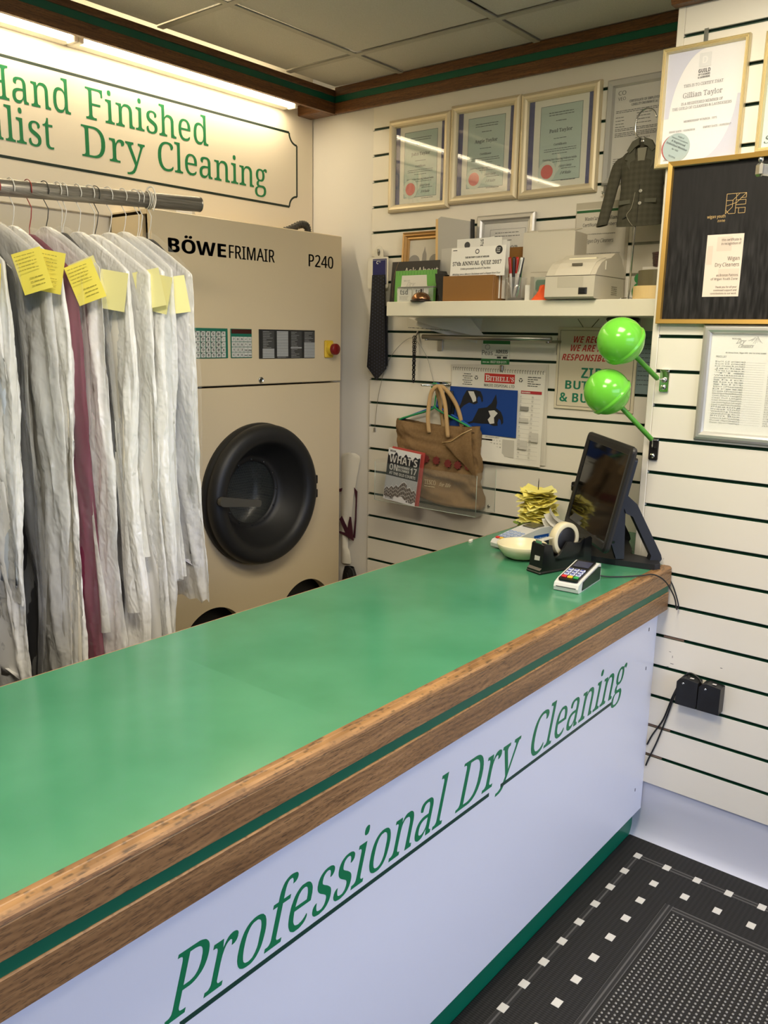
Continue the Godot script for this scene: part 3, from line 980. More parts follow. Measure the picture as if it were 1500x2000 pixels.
	for q in ticket:
		# [height below the neck, z, roll, turn]
		var w := 0.036
		var h := 0.048
		var rows := []
		for a in 7:
			var ring := PackedVector3Array()
			for b in 7:
				var px := lerpf(-w, w, b / 6.0)
				var py := lerpf(h, -h, a / 6.0)
				ring.append(Vector3(px, py, 0.010 * sin(px * 26.0 + q[2] * 3.0) * (0.5 - py * 5.0) + 0.05 * px * py * 6.0))
			rows.append(ring)
		var st := begin(true)
		add_grid(st, rows)
		var T := Basis(Vector3.UP, q[3]) * Basis(Vector3(0, 0, 1), q[2])
		var tk := part("ticket", done(st), mat(rgb(236, 222, 92) if q[4] else rgb(232, 226, 158), 0.7), t, Vector3(-th - 0.020, neck - q[0] - 0.028, q[1] - 0.022), T)
		var ps := SurfaceTool.new()
		for k in 5: scribble(ps, -0.027, 0.022 - 0.008 * (k % 2), 0.036 - 0.008 * k, 0.0028, 0.013)
		for k in 3: scribble(ps, -0.010, 0.024, -0.016 - 0.009 * k, 0.0028, 0.007)
		if q[4]: part("ticket_print", ps.commit(), mat(rgb(168, 156, 60), 0.7), tk)

func build_garments() -> void:
	noise.seed = 91
	noise.frequency = 1.0
	noise.fractal_octaves = 3
	crinkle = picture(192, 192, func(x, y):
		var a: float = x / 192.0 * TAU
		var b: float = y / 192.0 * TAU
		var w := noise.get_noise_3d(cos(a) * 1.1 + 3.0 * cos(b), sin(a) * 1.1, sin(b) * 1.6)
		var k := 1.0 - absf(noise.get_noise_3d(cos(a) * 1.5 + w, sin(a) * 1.5 + cos(b) * 1.8, sin(b) * 1.8 + w)) * 2.4
		return Color(k, k, k))
	noise.seed = 77
	noise.frequency = 1.0
	noise.fractal_octaves = 2
	var white := rgb(240, 239, 236)
	var creamy := rgb(238, 233, 220)
	var blue := rgb(204, 214, 226)
	var lilac := rgb(222, 222, 234)
	var T := -0.92
	var specs := [
		# label, bottom, half width, thickness, fabric, film, hooks, tickets [drop, z, roll, turn, outside the film], tail
		["pale lilac shirt under clear film, end bag nearest the machine", 0.82, 0.222, 0.019, lilac, 0.40, 2, [[0.122, 0.214, 0.15, T + 0.3, false]], 0.10, [0.12, 1.55, 0.90, 0.05, 0.06]],
		["pale blue shirts in film, second bag from the rail's free end", 0.90, 0.218, 0.017, blue, 0.38, 1, [[0.128, 0.225, -0.2, T, false]], 0.14],
		["off-white garment in film just left of the pale blue shirts", 0.42, 0.214, 0.018, creamy, 0.50, 1, [[0.112, 0.222, 0.2, T - 0.1, false]], 0.05, [0.185, 1.42, 0.66, 0.050, 0.030]],
		["white bag with a narrow cut-off tail between two cream bags", 0.62, 0.222, 0.016, white, 0.52, 2, [], 0.05, [0.150, 1.45, 0.98, 0.055, 0.045]],
		["cream bag with a long straight fold, directly right of the thin dark suit", 0.40, 0.216, 0.018, creamy, 0.52, 1, [[0.115, 0.222, -0.15, T, false]], 0.05, [0.17, 1.35, 0.84, 0.06, 0.050]],
		["narrow dark charcoal suit in clear film, showing as a thin dark strip", 0.60, 0.186, 0.014, rgb(34, 33, 34), 0.12, 2, [[0.100, 0.205, 0.35, T, false]], 0.10],
		["white and pale pink garment in film beside the burgundy one", 0.52, 0.220, 0.017, rgb(238, 226, 230), 0.42, 1, [[0.104, 0.236, 0.36, T + 0.05, true]], 0.10, [0.16, 1.40, 0.80, 0.045, 0.055]],
		["burgundy gown showing through clear film midway along the rail", 0.50, 0.218, 0.019, rgb(104, 22, 54), 0.08, 1, [], 0.08],
		["long cream bag hanging in front of the burgundy gown", 0.36, 0.212, 0.017, creamy, 0.55, 1, [[0.078, 0.240, -0.18, T + 0.1, true]], 0.05],
		["grey suit in cloudy film with a yellow ticket at its shoulder", 0.50, 0.214, 0.017, rgb(150, 148, 140), 0.30, 2, [[0.086, 0.228, 0.28, T, true]], 0.10],
		["black coat in clear film beside the grey suit", 0.36, 0.205, 0.017, rgb(16, 16, 18), 0.08, 2, [], 0.05],
		["pale blue shirt bag ending above the counter, near the photo's left edge", 0.92, 0.222, 0.018, blue, 0.40, 1, [[0.115, 0.228, -0.1, T, true]], 0.05],
		["white shirt bag hanging at the photo's left edge", 0.66, 0.214, 0.018, white, 0.48, 1, [], 0.05],
		["dark jacket in film, next along the rail beyond the left-edge white shirt bag", 0.60, 0.200, 0.016, rgb(52, 50, 50), 0.15, 1, [], 0.05],
		["cream bag furthest along the rail towards its post", 0.55, 0.212, 0.016, creamy, 0.45, 1, [], 0.05],
		["black trousers hanging behind the end bag as a thin dark edge", 0.90, 0.190, 0.008, rgb(20, 20, 22), 0.05, 1, [], 0.02],
	]
	for i in specs.size():
		var q: Array = specs[i]
		garment(i, q[0], -0.985 - 0.0425 * i if i < 15 else -0.952, q[1], q[2], q[3], q[4], q[5], q[6], q[7], q[8], q[9] if q.size() > 9 else [])

# ---------------------------------------------------------------- things on the slat walls
func on_wall(n: String, label: String, category: String, x: float, y: float, z: float, group := "") -> Node3D:
	return thing(n, label, category, Vector3(x, y, z), WALL, group)

const SILVER := [Vector2(0, 0), Vector2(0, 0.012), Vector2(0.004, 0.018), Vector2(0.011, 0.0215), Vector2(0.019, 0.020), Vector2(0.026, 0.015), Vector2(0.030, 0.008), Vector2(0.030, 0.002)]

func framed(t: Node3D, w: float, h: float, prof: Array, m: Material, backing: Color, pane := 0.05) -> float:   # returns the border's width
	var b: float = prof[-1].x
	part("frame", frame_mesh(w, h, prof), m, t, Vector3(0, h * 0.5, 0))
	part("backing", span(Vector3(-w * 0.5 + b - 0.002, b - 0.002, 0.0005), Vector3(w * 0.5 - b + 0.002, h - b + 0.002, 0.003)), mat(backing, 0.8), t)
	if pane > 0: part("pane", span(Vector3(-w * 0.5 + b, b, 0.0062), Vector3(w * 0.5 - b, h - b, 0.0072)), glass(pane, 0.03, Color(1, 1, 1), 0.4 if pane > 0.045 else 0.2), t)
	return b

func certificate(label: String, who: String, y: float, z: float, w: float, h: float, roll: float) -> void:
	var t := on_wall("framed_certificate", label, "certificate", 0.3472, y, z, "silver framed certificates in a row")
	t.transform.basis = WALL * Basis(Vector3(0, 0, 1), roll)
	framed(t, w, h, SILVER, silver_m, rgb(222, 220, 204), 0.05)
	var z0 := 0.0031
	for s in [-1, 1]: part("navy_strip", patch(s * (w * 0.5 - 0.0295) if s < 0 else w * 0.5 - 0.046, 0.029, s * (w * 0.5 - 0.050) if s < 0 else w * 0.5 - 0.0295, h - 0.029, z0), mat(rgb(38, 42, 104), 0.7), t)
	part("certificate_sheet", patch(-0.077, 0.052, 0.084, h - 0.052, z0), mat(rgb(172, 190, 178), 0.7), t)
	var z1 := z0 + 0.0005
	var st := begin()
	for q in [[-0.0765, 0.0525, 0.0835, 0.0537], [-0.0765, h - 0.0537, 0.0835, h - 0.0525], [-0.0765, 0.0525, -0.0755, h - 0.0525], [0.0825, 0.0525, 0.0835, h - 0.0525]]:
		add_box(st, Vector3((q[0] + q[2]) * 0.5, (q[1] + q[3]) * 0.5, z1 + 0.0001), Vector3(q[2] - q[0], q[3] - q[1], 0.0003))
	part("rule_border", done(st), mat(rgb(70, 80, 76), 0.7), t)
	var ls := SurfaceTool.new()
	var c := 0.004
	lines(ls, c - 0.048, c + 0.05, [h - 0.078, h - 0.086], 0.0035, z1)
	lines(ls, c - 0.02, c + 0.022, [h - 0.105], 0.0035, z1)
	write(ls, who, "R", c, 0, h - 0.141, 0.0115, z1, Transform3D.IDENTITY, 0, 32, true)
	lines(ls, c - 0.026, c + 0.026, [h - 0.162], 0.003, z1)
	write(ls, "Certificate", "R", c, 0, h - 0.184, 0.007, z1, Transform3D.IDENTITY, 0, 32, true)
	lines(ls, c - 0.062, c + 0.062, [h - 0.196, h - 0.203], 0.003, z1)
	lines(ls, c - 0.03, c + 0.03, [h - 0.212], 0.003, z1)
	write(ls, "Finishing Dry Cleaning Delicate Solids", "R", -0.062, 0.07, h - 0.232, 0.0062, z1)
	lines(ls, c - 0.055, c + 0.055, [h - 0.239], 0.003, z1)
	write(ls, "Antony Guerin", "r", 0.0, 0.052, h - 0.257, 0.008, z1, Transform3D.IDENTITY, 0.5)
	write(ls, "B W Nadim", "r", 0.008, 0.052, h - 0.281, 0.009, z1, Transform3D.IDENTITY, 0.6)
	lines(ls, 0.012, 0.068, [h - 0.263, h - 0.302], 0.003, z1)
	part("print", ls.commit(), mat(rgb(50, 58, 56), 0.75), t)
	part("ribbon", prism(PackedVector2Array([Vector2(-0.012, 0.072), Vector2(0.008, 0.092), Vector2(0.010, 0.130), Vector2(0.0, 0.146), Vector2(-0.006, 0.142), Vector2(-0.002, 0.120), Vector2(-0.008, 0.098), Vector2(-0.026, 0.086)]), z1, z1 + 0.0004), mat(rgb(196, 206, 190), 0.7), t)
	part("seal_ring", prism(disc2(Vector2(-0.043, 0.084), 0.036), z1 + 0.0002, z1 + 0.0007), mat(rgb(196, 206, 190), 0.7), t)
	part("seal", prism(disc2(Vector2(-0.043, 0.084), 0.0235), z1 + 0.0007, z1 + 0.0016), mat(rgb(205, 84, 74), 0.6), t)

var silver_m: StandardMaterial3D
var alu: StandardMaterial3D
var gold: StandardMaterial3D

func clip(t: Node3D, at: Vector3) -> void:   # slat hook plate
	part("hook", box(Vector3(0.012, 0.03, 0.003), 0.0008), steel, t, at)

func build_frames() -> void:
	silver_m = mat(rgb(226, 212, 180), 0.50, 0.35)
	alu = mat(rgb(206, 204, 198), 0.34, 0.6)
	gold = mat(rgb(188, 150, 76), 0.38, 0.55)
	certificate("silver framed certificate furthest left, nearest the plain corner", "John Taylor", 2.073, -1.2560, 0.298, 0.348, 0.0)
	certificate("middle one of the three silver framed certificates in a row", "Angie Taylor", 2.082, -0.9560, 0.300, 0.350, -0.004)
	certificate("rightmost silver framed certificate of the row, beside the insurance notice", "Paul Taylor", 2.078, -0.6480, 0.304, 0.352, 0.008)

	var t := on_wall("insurance_notice", "employers' liability certificate in a plain grey silver frame behind the small jacket", "certificate", 0.3472, 2.097, -0.353)
	framed(t, 0.250, 0.326, [Vector2(0, 0), Vector2(0, 0.010), Vector2(0.005, 0.016), Vector2(0.020, 0.014), Vector2(0.026, 0.003)], alu, rgb(206, 202, 190), 0.06)
	var ls := SurfaceTool.new()
	write(ls, "CO", "s", -0.088, -0.062, 0.276, 0.013, 0.0031)
	write(ls, "VEO", "s", -0.088, -0.062, 0.260, 0.010, 0.0031)
	scribble(ls, -0.0575, -0.0565, 0.262, 0.03, 0.0031)
	write(ls, "CERTIFICATE OF EMPLOYERS'", "S", -0.048, 0.060, 0.250, 0.0075, 0.0031)
	write(ls, "LIABILITY INSURANCE (a)", "S", -0.040, 0.048, 0.239, 0.0072, 0.0031)
	lines(ls, -0.092, 0.085, [0.226, 0.221, 0.170, 0.165, 0.157, 0.152, 0.147], 0.0032, 0.0031)
	lines(ls, -0.092, -0.06, [0.206, 0.196, 0.186, 0.177], 0.0032, 0.0031)
	lines(ls, -0.02, 0.03, [0.213, 0.204, 0.194, 0.183, 0.137, 0.128, 0.118], 0.0032, 0.0031)
	lines(ls, -0.092, 0.02, [0.078, 0.072, 0.066, 0.060, 0.054], 0.0026, 0.0031)
	part("print", ls.commit(), mat(rgb(60, 58, 54), 0.75), t)
	var h := on_wall("slat_hook", "small chrome slat hook below the insurance notice", "hook", 0.3475, 2.062, -0.467)
	part("plate", box(Vector3(0.012, 0.03, 0.003), 0.0008, Vector3(0, 0.02, 0.002)), chrome, h)
	part("peg", tube([Vector3(0, 0.008, 0.003), Vector3(0, 0.006, 0.018), Vector3(0, 0.012, 0.024)], 0.003, 8), chrome, h)

	t = on_wall("membership_certificate", "guild membership certificate in a ribbed pale gold frame on the shop wall", "certificate", -0.0008, 2.062, -0.034)
	var rib := [Vector2(0, 0), Vector2(0, 0.014), Vector2(0.002, 0.017), Vector2(0.004, 0.014), Vector2(0.006, 0.017), Vector2(0.008, 0.013), Vector2(0.010, 0.015), Vector2(0.013, 0.004)]
	var pale_gold := mat(rgb(220, 206, 164), 0.34, 0.5)
	framed(t, 0.231, 0.310, rib, pale_gold, rgb(236, 233, 232), 0.03)
	part("hook", box(Vector3(0.012, 0.04, 0.003), 0.0008), chrome, t, Vector3(-0.004, 0.325, 0.003))
	var arc := PackedVector2Array([Vector2(-0.1015, 0.296), Vector2(-0.1015, 0.13)])
	for k in 11:
		var a := k / 10.0
		arc.append(Vector2(-0.1015 + 0.012 + 0.085 * pow(a, 1.6) + 0.004 * a, 0.13 + 0.166 * (1.0 - pow(1.0 - a, 1.7))))
	part("lilac_corner", prism(arc, 0.0031, 0.0034), mat(rgb(204, 204, 220), 0.7), t)
	var arc2 := PackedVector2Array([Vector2(0.1015, 0.015), Vector2(0.1015, 0.17)])
	for k in 11:
		var a := k / 10.0
		arc2.append(Vector2(0.1015 - 0.008 - 0.085 * pow(a, 1.6), 0.17 - 0.155 * (1.0 - pow(1.0 - a, 1.7))))
	part("lilac_corner", prism(arc2, 0.0031, 0.0034), mat(rgb(204, 204, 220), 0.7), t)
	part("logo_block", patch(-0.016, 0.25, 0.016, 0.285, 0.0035), mat(rgb(222, 221, 220), 0.7), t)
	ls = SurfaceTool.new()
	write(ls, "D", "S", 0.0, 0, 0.258, 0.018, 0.0039, Transform3D.IDENTITY, 0, 32, true)
	part("logo", ls.commit(), mat(rgb(236, 234, 232), 0.7), t)
	ls = SurfaceTool.new()
	write(ls, "GUILD", "S", -0.016, 0.016, 0.236, 0.0095, 0.0035)
	write(ls, "OF CLEANERS", "S", -0.016, 0.016, 0.229, 0.0048, 0.0035)
	write(ls, "& LAUNDERERS", "S", -0.016, 0.016, 0.222, 0.0048, 0.0035)
	part("print", ls.commit(), mat(rgb(52, 52, 54), 0.7), t)
	ls = SurfaceTool.new()
	write(ls, "THIS IS TO CERTIFY THAT", "r", -0.053, 0.053, 0.205, 0.0070, 0.0035)
	write(ls, "Gillian Taylor", "r", -0.053, 0.053, 0.178, 0.0125, 0.0035)
	write(ls, "IS A REGISTERED MEMBER OF", "r", -0.056, 0.056, 0.160, 0.0065, 0.0035)
	write(ls, "THE GUILD OF CLEANERS & LAUNDERERS", "r", -0.080, 0.080, 0.149, 0.0065, 0.0035)
	write(ls, "MEMBERSHIP NUMBER : 1071", "r", -0.045, 0.045, 0.115, 0.0050, 0.0035)
	write(ls, "ISSUE DATE : 01/06/2016", "r", -0.084, -0.012, 0.092, 0.0048, 0.0035)
	write(ls, "EXPIRY DATE : 31/05/2017", "r", 0.010, 0.084, 0.094, 0.0048, 0.0035)
	write(ls, "Dale", "r", -0.095, -0.080, 0.020, 0.006, 0.0035, Transform3D.IDENTITY, 0.5)
	part("print", ls.commit(), mat(rgb(118, 118, 118), 0.7), t)
	part("red_edge", prism(disc2(Vector2(-0.066, 0.052), 0.036), 0.0035, 0.0038), mat(rgb(170, 40, 44), 0.6), t)
	var sl := part("seal", prism(disc2(Vector2(-0.060, 0.052), 0.038, 0.038, 40), 0.0038, 0.0045), mat(rgb(172, 190, 190), 0.45), t)
	ls = SurfaceTool.new()
	var ST := Transform3D(Basis(Vector3(0, 0, 1), -0.45), Vector3(-0.060, 0.052, 0))
	write(ls, "Guild of", "s", 0, 0, 0.026, 0.004, 0.0045, ST, 0, 32, true)
	write(ls, "Cleaners & Launderers", "s", 0, 0, 0.019, 0.0038, 0.0045, ST, 0, 32, true)
	write(ls, "A Registered", "S", 0, 0, 0.010, 0.0052, 0.0045, ST, 0, 32, true)
	write(ls, "Individual Member", "S", 0, 0, 0.001, 0.0052, 0.0045, ST, 0, 32, true)
	write(ls, "No 1082", "s", 0, 0, -0.008, 0.0042, 0.0045, ST, 0, 32, true)
	write(ls, "TO 2016", "s", 0, 0, -0.027, 0.0045, 0.0045, ST, 0, 32, true)
	part("print", ls.commit(), mat(rgb(60, 76, 78), 0.7), sl)

	t = on_wall("framed_poster", "ribbed pale gold frame cut off by the photo's right edge, top of the shop wall", "picture frame", -0.0008, 2.075, 0.236)
	framed(t, 0.231, 0.292, rib, pale_gold, rgb(206, 222, 216), 0.03)
	ls = SurfaceTool.new()
	write(ls, "Specialist", "r", -0.098, 0.06, 0.022, 0.02, 0.0031, Transform3D.IDENTITY, 0.3)
	part("print", ls.commit(), mat(rgb(80, 90, 86), 0.7), t)

	# black certificate in a flat gold frame
	t = on_wall("patron_certificate", "black certificate with a pale card in a flat gold frame on the shop wall", "certificate", -0.0008, 1.636, 0.064)
	part("frame", frame_mesh(0.342, 0.440, [Vector2(0, 0), Vector2(0, 0.018), Vector2(0.001, 0.019), Vector2(0.0125, 0.017), Vector2(0.013, 0.004)]), gold, t, Vector3(0, 0.22, 0))
	noise.seed = 12
	noise.frequency = 0.04
	noise.fractal_octaves = 3
	var curtain := picture(256, 256, func(x, y):
		var k: float = noise.get_noise_2d(x * 2.2, y * 0.35) * clampf((y - 60.0) / 90.0, 0.15, 1.0)
		var v: float = 0.150 + 0.10 * k
		return Color(v, v * 0.97, v * 0.97))
	var cm := StandardMaterial3D.new()
	cm.albedo_texture = curtain
	cm.roughness = 0.7
	cm.metallic_specular = 0.3
	var plane := PlaneMesh.new()
	plane.size = Vector2(0.318, 0.416)
	plane.orientation = PlaneMesh.FACE_Z
	part("backing", span(Vector3(-0.159, 0.012, 0.0005), Vector3(0.159, 0.428, 0.003)), mat(rgb(48, 46, 46), 0.7), t)
	part("black_sheet", plane, cm, t, Vector3(0, 0.22, 0.0032))
	var card := part("pale_card", patch(-0.048, 0.074, 0.050, 0.239, 0.0034, 0.0008), mat(rgb(230, 214, 198), 0.75), t)
	ls = SurfaceTool.new()
	var cz := 0.0042
	for q in [["this certificate is", -0.008, 0.221, 0.0068], ["in recognition of", -0.008, 0.211, 0.0068], ["Wigan", 0.012, 0.170, 0.0100], ["Dry Cleaners", -0.020, 0.154, 0.0100], ["as Bronze Patrons", -0.014, 0.128, 0.0064], ["of Wigan Youth Zone", -0.028, 0.118, 0.0064], ["Thank you for all your", -0.014, 0.097, 0.0052], ["continued support and", -0.018, 0.0885, 0.0052], ["contributions to our work", -0.026, 0.080, 0.0052]]:
		write(ls, q[0], "s", q[1], 0.044, q[2], q[3], cz)
	part("print", ls.commit(), mat(rgb(96, 86, 82), 0.75), card)
	for q in [[-0.02, 0.195, 0.02, 0.233], [-0.01, 0.125, 0.046, 0.148], [-0.045, 0.16, -0.03, 0.21]]: part("tint", patch(q[0], q[1], q[2], q[3], 0.0042, 0.0001), mat(rgb(220, 202, 186), 0.75), card)
	ls = SurfaceTool.new()
	write(ls, "wigan youth", "s", -0.054, -0.005, 0.283, 0.0080, 0.0034)
	write(ls, "zone", "s", -0.025, -0.005, 0.272, 0.0070, 0.0034)
	part("gold_print", ls.commit(), mat(rgb(200, 168, 110), 0.5), t)
	var st := begin()
	var lg := [[0, 0, 0, 4], [0, 4, 2, 4], [2, 4, 2, 2], [2, 2, 0, 0], [2, 4, 4, 6], [0, 4, 0, 6], [0, 6, 3, 6], [3, 6, 3, 0], [3, 0, 1, 0], [3, 3, 6, 6], [6, 6, 6, 4.6], [6, 4.6, 4.4, 4.6], [3, 4, 6, 4], [6, 4, 6, 2.6], [6, 2.6, 3, 2.6], [3, 1.6, 6, 1.6], [6, 1.6, 6, 0], [6, 0, 4, 0], [4, 0, 4, 1.6], [1, 0, 0, 1.2], [3, 6, 6, 6], [0.2, 2.4, 3, 3.2]]
	for q in lg:
		var a := Vector2(-0.006 + q[0] * 0.0085, 0.292 + q[1] * 0.0085)
		var b := Vector2(-0.006 + q[2] * 0.0085, 0.292 + q[3] * 0.0085)
		add_box(st, Vector3((a.x + b.x) * 0.5, (a.y + b.y) * 0.5, 0.0036), Vector3(a.distance_to(b), 0.0011, 0.0003), 0.0, Basis(Vector3(0, 0, 1), (b - a).angle()))
	part("logo", done(st), mat(rgb(200, 168, 110), 0.5), t)

	# price list in a snap frame
	t = on_wall("price_list", "white price list in a rounded silver snap frame, lowest on the shop wall", "price list", -0.0008, 1.311, 0.151)
	framed(t, 0.244, 0.325, [Vector2(0, 0), Vector2(0, 0.004), Vector2(0.003, 0.010), Vector2(0.009, 0.014), Vector2(0.016, 0.0145), Vector2(0.022, 0.012), Vector2(0.026, 0.006), Vector2(0.0265, 0.003)], alu, rgb(232, 232, 222), 0.02)
	ls = SurfaceTool.new()
	write(ls, "WIGAN", "R", -0.042, -0.018, 0.284, 0.004, 0.0031)
	write(ls, "Dry", "r", -0.030, -0.004, 0.273, 0.012, 0.0031, Transform3D.IDENTITY, 0.6)
	write(ls, "Cleaners", "r", -0.024, 0.018, 0.262, 0.010, 0.0031, Transform3D.IDENTITY, 0.6)
	for k in 9: ls.append_from(dash, 0, Transform3D(Basis(Vector3(0, 0, 1), 0.3 + 0.25 * k).scaled_local(Vector3(0.016, 0.0006, 0.0003)), Vector3(0.010 + 0.003 * k, 0.283 + 0.003 * sin(k * 1.3), 0.0034)))
	part("heading", ls.commit(), mat(rgb(150, 150, 146), 0.75), t)
	ls = SurfaceTool.new()
	write(ls, "65 Library Street, Wigan WN1 1NU Tel: 01942 820806", "S", -0.055, 0.052, 0.246, 0.0036, 0.0031)
	write(ls, "PRICE LIST", "S", -0.080, -0.052, 0.234, 0.0052, 0.0031)
	var entries := ["Suit (2 piece)", "Suit (3 piece)", "Suit (Dress & Jacket)", "Jacket", "Trousers", "Tie", "Waistcoat", "Sweater/Knitwear", "Shirt", "Blouse", "Skirt", "Skirt (Pleated)", "Dress", "Dress (Evening)", "Dress (Ballgown/Beaded/Bridesmaid)", "Coat (Short Length)", "Coat Full Length", "Coat (Down/Feather)", "Coat (Down/Feather) Full Length", "Coat (Leather/Suede)", "Pleating", "Press Only", "Wedding Dress", "Wedding Suit", "Shirt Box", "Curtains & Soft Furnishings", "Duvet (Synthetic)", "Duvet (Down/Feather)"]
	for k in entries.size():
		var y := 0.2215 - 0.0063 * k
		write(ls, entries[k], "s", -0.081, 0, y, 0.0036, 0.0031, Transform3D.IDENTITY, 0, 16)
		write(ls, "£%d.%02d" % [3 + (k * 7) % 16, (k * 25) % 100], "s", 0.062, 0, y, 0.0036, 0.0031, Transform3D.IDENTITY, 0, 16)
		ls.append_from(dash, 0, Transform3D(Basis.from_scale(Vector3(0.078, 0.0003, 0.0002)), Vector3(0.014, y + 0.0004, 0.0032)))
	part("print", ls.commit(), mat(rgb(158, 160, 154), 0.75), t)

	# two lollipops on slat clips
	for k in 2:
		var c: Vector3 = [Vector3(-0.150, 1.585, -0.150), Vector3(-0.150, 1.4405, -0.180)][k]
		var e: Vector3 = [Vector3(-0.035, 1.478, -0.078), Vector3(-0.055, 1.303, -0.072)][k]
		var lp := thing("giant_lollipop", ["upper lime green lollipop ornament on the slat wall", "lower lime green lollipop ornament, above the till screen"][k], "ornament", c, upright(c - e), "lime green lollipop ornaments")
		var prof := []
		for j in 65:
			var a := -PI * 0.5 + PI * j / 64.0
			var r := 0.0655 * cos(a)
			var y := 0.0655 * sin(a)
			if y > -0.030 and y < -0.016: r += 0.0042
			prof.append(Vector2(maxf(r, 0.0004), y))
		var lime := mat(rgb(108, 196, 60), 0.16)
		part("sweet", lathe(prof, 48), lime, lp)
		var L := c.distance_to(e)
		part("stick", lathe([Vector2(0.0005, -L), Vector2(0.0055, -L + 0.001), Vector2(0.0072, -L + 0.004), Vector2(0.0072, -0.05)], 16), mat(rgb(78, 150, 44), 0.4), lp)
		var by: float = [1.5035, 1.300][k]
		var bz: float = [-0.0705, -0.0855][k]
		var cl := on_wall("slat_clip", ["chrome clip holding the upper lollipop", "chrome and black clip holding the lower lollipop"][k], "clip", -0.0008, by - 0.062, bz)
		part("plate", prism(rect2(-0.0135, 0.0, 0.0135, 0.060, 0.004), 0.0, 0.006), chrome if k == 0 else mat(rgb(30, 28, 28), 0.3), cl)
		part("lip", box(Vector3(0.027, 0.006, 0.012), 0.001, Vector3(0, 0.061, 0.004)), chrome, cl)
		part("screw", lathe([Vector2(0.008, 0), Vector2(0.008, 0.004), Vector2(0.006, 0.007), Vector2(0.0005, 0.0075)], 16), chrome, cl, Vector3(-0.001, 0.013, 0.006), Basis(Vector3.RIGHT, PI * 0.5))
		var a := cl.transform.affine_inverse() * e
		part("wire", tube([Vector3(0.0, 0.038, 0.004), Vector3(0.0, 0.036, 0.016), a], 0.0016, 8), chrome, cl)
		if k == 0: part("knuckle", lathe([Vector2(0.0005, -0.008), Vector2(0.006, -0.006), Vector2(0.0075, 0), Vector2(0.006, 0.006), Vector2(0.0005, 0.008)], 16), chrome, cl, Vector3(0.0, 0.034, 0.010))

	# display arm, cut by the frame's edge
	var ar := thing("display_arm", "chrome display arm reaching out in front of the gold frame at the right edge", "bracket", Vector3(-0.001, 1.960, 0.40))
	part("bar", box(Vector3(0.014, 0.026, 0.34), 0.003), chrome, ar, Vector3(-0.15, 0.020, -0.085), Basis(Vector3.UP, 1.02))
	part("end_cap", box(Vector3(0.022, 0.030, 0.014), 0.005), steel, ar, Vector3(-0.296, 0.020, -0.175), Basis(Vector3.UP, 1.02))
	part("end_ball", lathe([Vector2(0.0005, -0.006), Vector2(0.005, -0.004), Vector2(0.006, 0), Vector2(0.005, 0.004), Vector2(0.0005, 0.006)], 16), chrome, ar, Vector3(-0.296, 0.042, -0.175))
	part("plate", box(Vector3(0.004, 0.07, 0.03), 0.001), chrome, ar, Vector3(-0.002, 0.012, 0.0))

	# two black boxes low on the wall and their leads
	for k in 2:
		var bx := on_wall("power_adaptor", ["black plug-in adaptor box nearer the counter, leads out of its top", "black plug-in adaptor box further from the counter"][k], "adaptor", -0.0008, 0.513, [0.092, 0.158][k], "black adaptor boxes low on the shop wall")
		part("body", prism(PackedVector2Array([Vector2(-0.0315, 0), Vector2(0.0315, 0), Vector2(0.0315, 0.082), Vector2(-0.010, 0.087), Vector2(-0.024, 0.082), Vector2(-0.0315, 0.072)]), 0.0, 0.040), mat(rgb(20, 20, 21), 0.4), bx)
		part("screw", lathe([Vector2(0.0035, 0), Vector2(0.003, 0.0015), Vector2(0.0004, 0.002)], 12), chrome, bx, Vector3(-0.012, 0.070, 0.040), Basis(Vector3.RIGHT, PI * 0.5))
		part("sticker", box(Vector3(0.011, 0.0006, 0.008)), mat(rgb(205, 200, 196), 0.6), bx, Vector3(0.008, 0.0868, 0.024))
	var cb := on_wall("adaptor_leads", "two thin black leads hanging from the adaptor boxes to behind the counter", "cable", -0.0035, 0.25, 0.02)
	var fix := func(p: Array) -> Array: return p.map(func(v): return Vector3(v.x - 0.02, v.y - 0.25, v.z))
	part("lead", tube(Array(curve(fix.call([Vector3(0.13, 0.590, 0.02), Vector3(0.115, 0.603, 0.012), Vector3(0.085, 0.608, 0.006), Vector3(0.061, 0.575, 0.0), Vector3(0.040, 0.518, 0.0), Vector3(0.030, 0.480, 0), Vector3(0.016, 0.430, 0), Vector3(-0.012, 0.372, 0), Vector3(-0.026, 0.334, 0)]))), 0.0024, 7), black, cb)
	part("lead", tube(Array(curve(fix.call([Vector3(0.085, 0.600, 0.008), Vector3(0.070, 0.580, 0.003), Vector3(0.055, 0.55, 0.003), Vector3(0.044, 0.515, 0.003), Vector3(0.028, 0.445, 0.001), Vector3(0.004, 0.353, 0), Vector3(-0.018, 0.285, 0), Vector3(-0.024, 0.262, 0)]))), 0.0024, 7), black, cb)

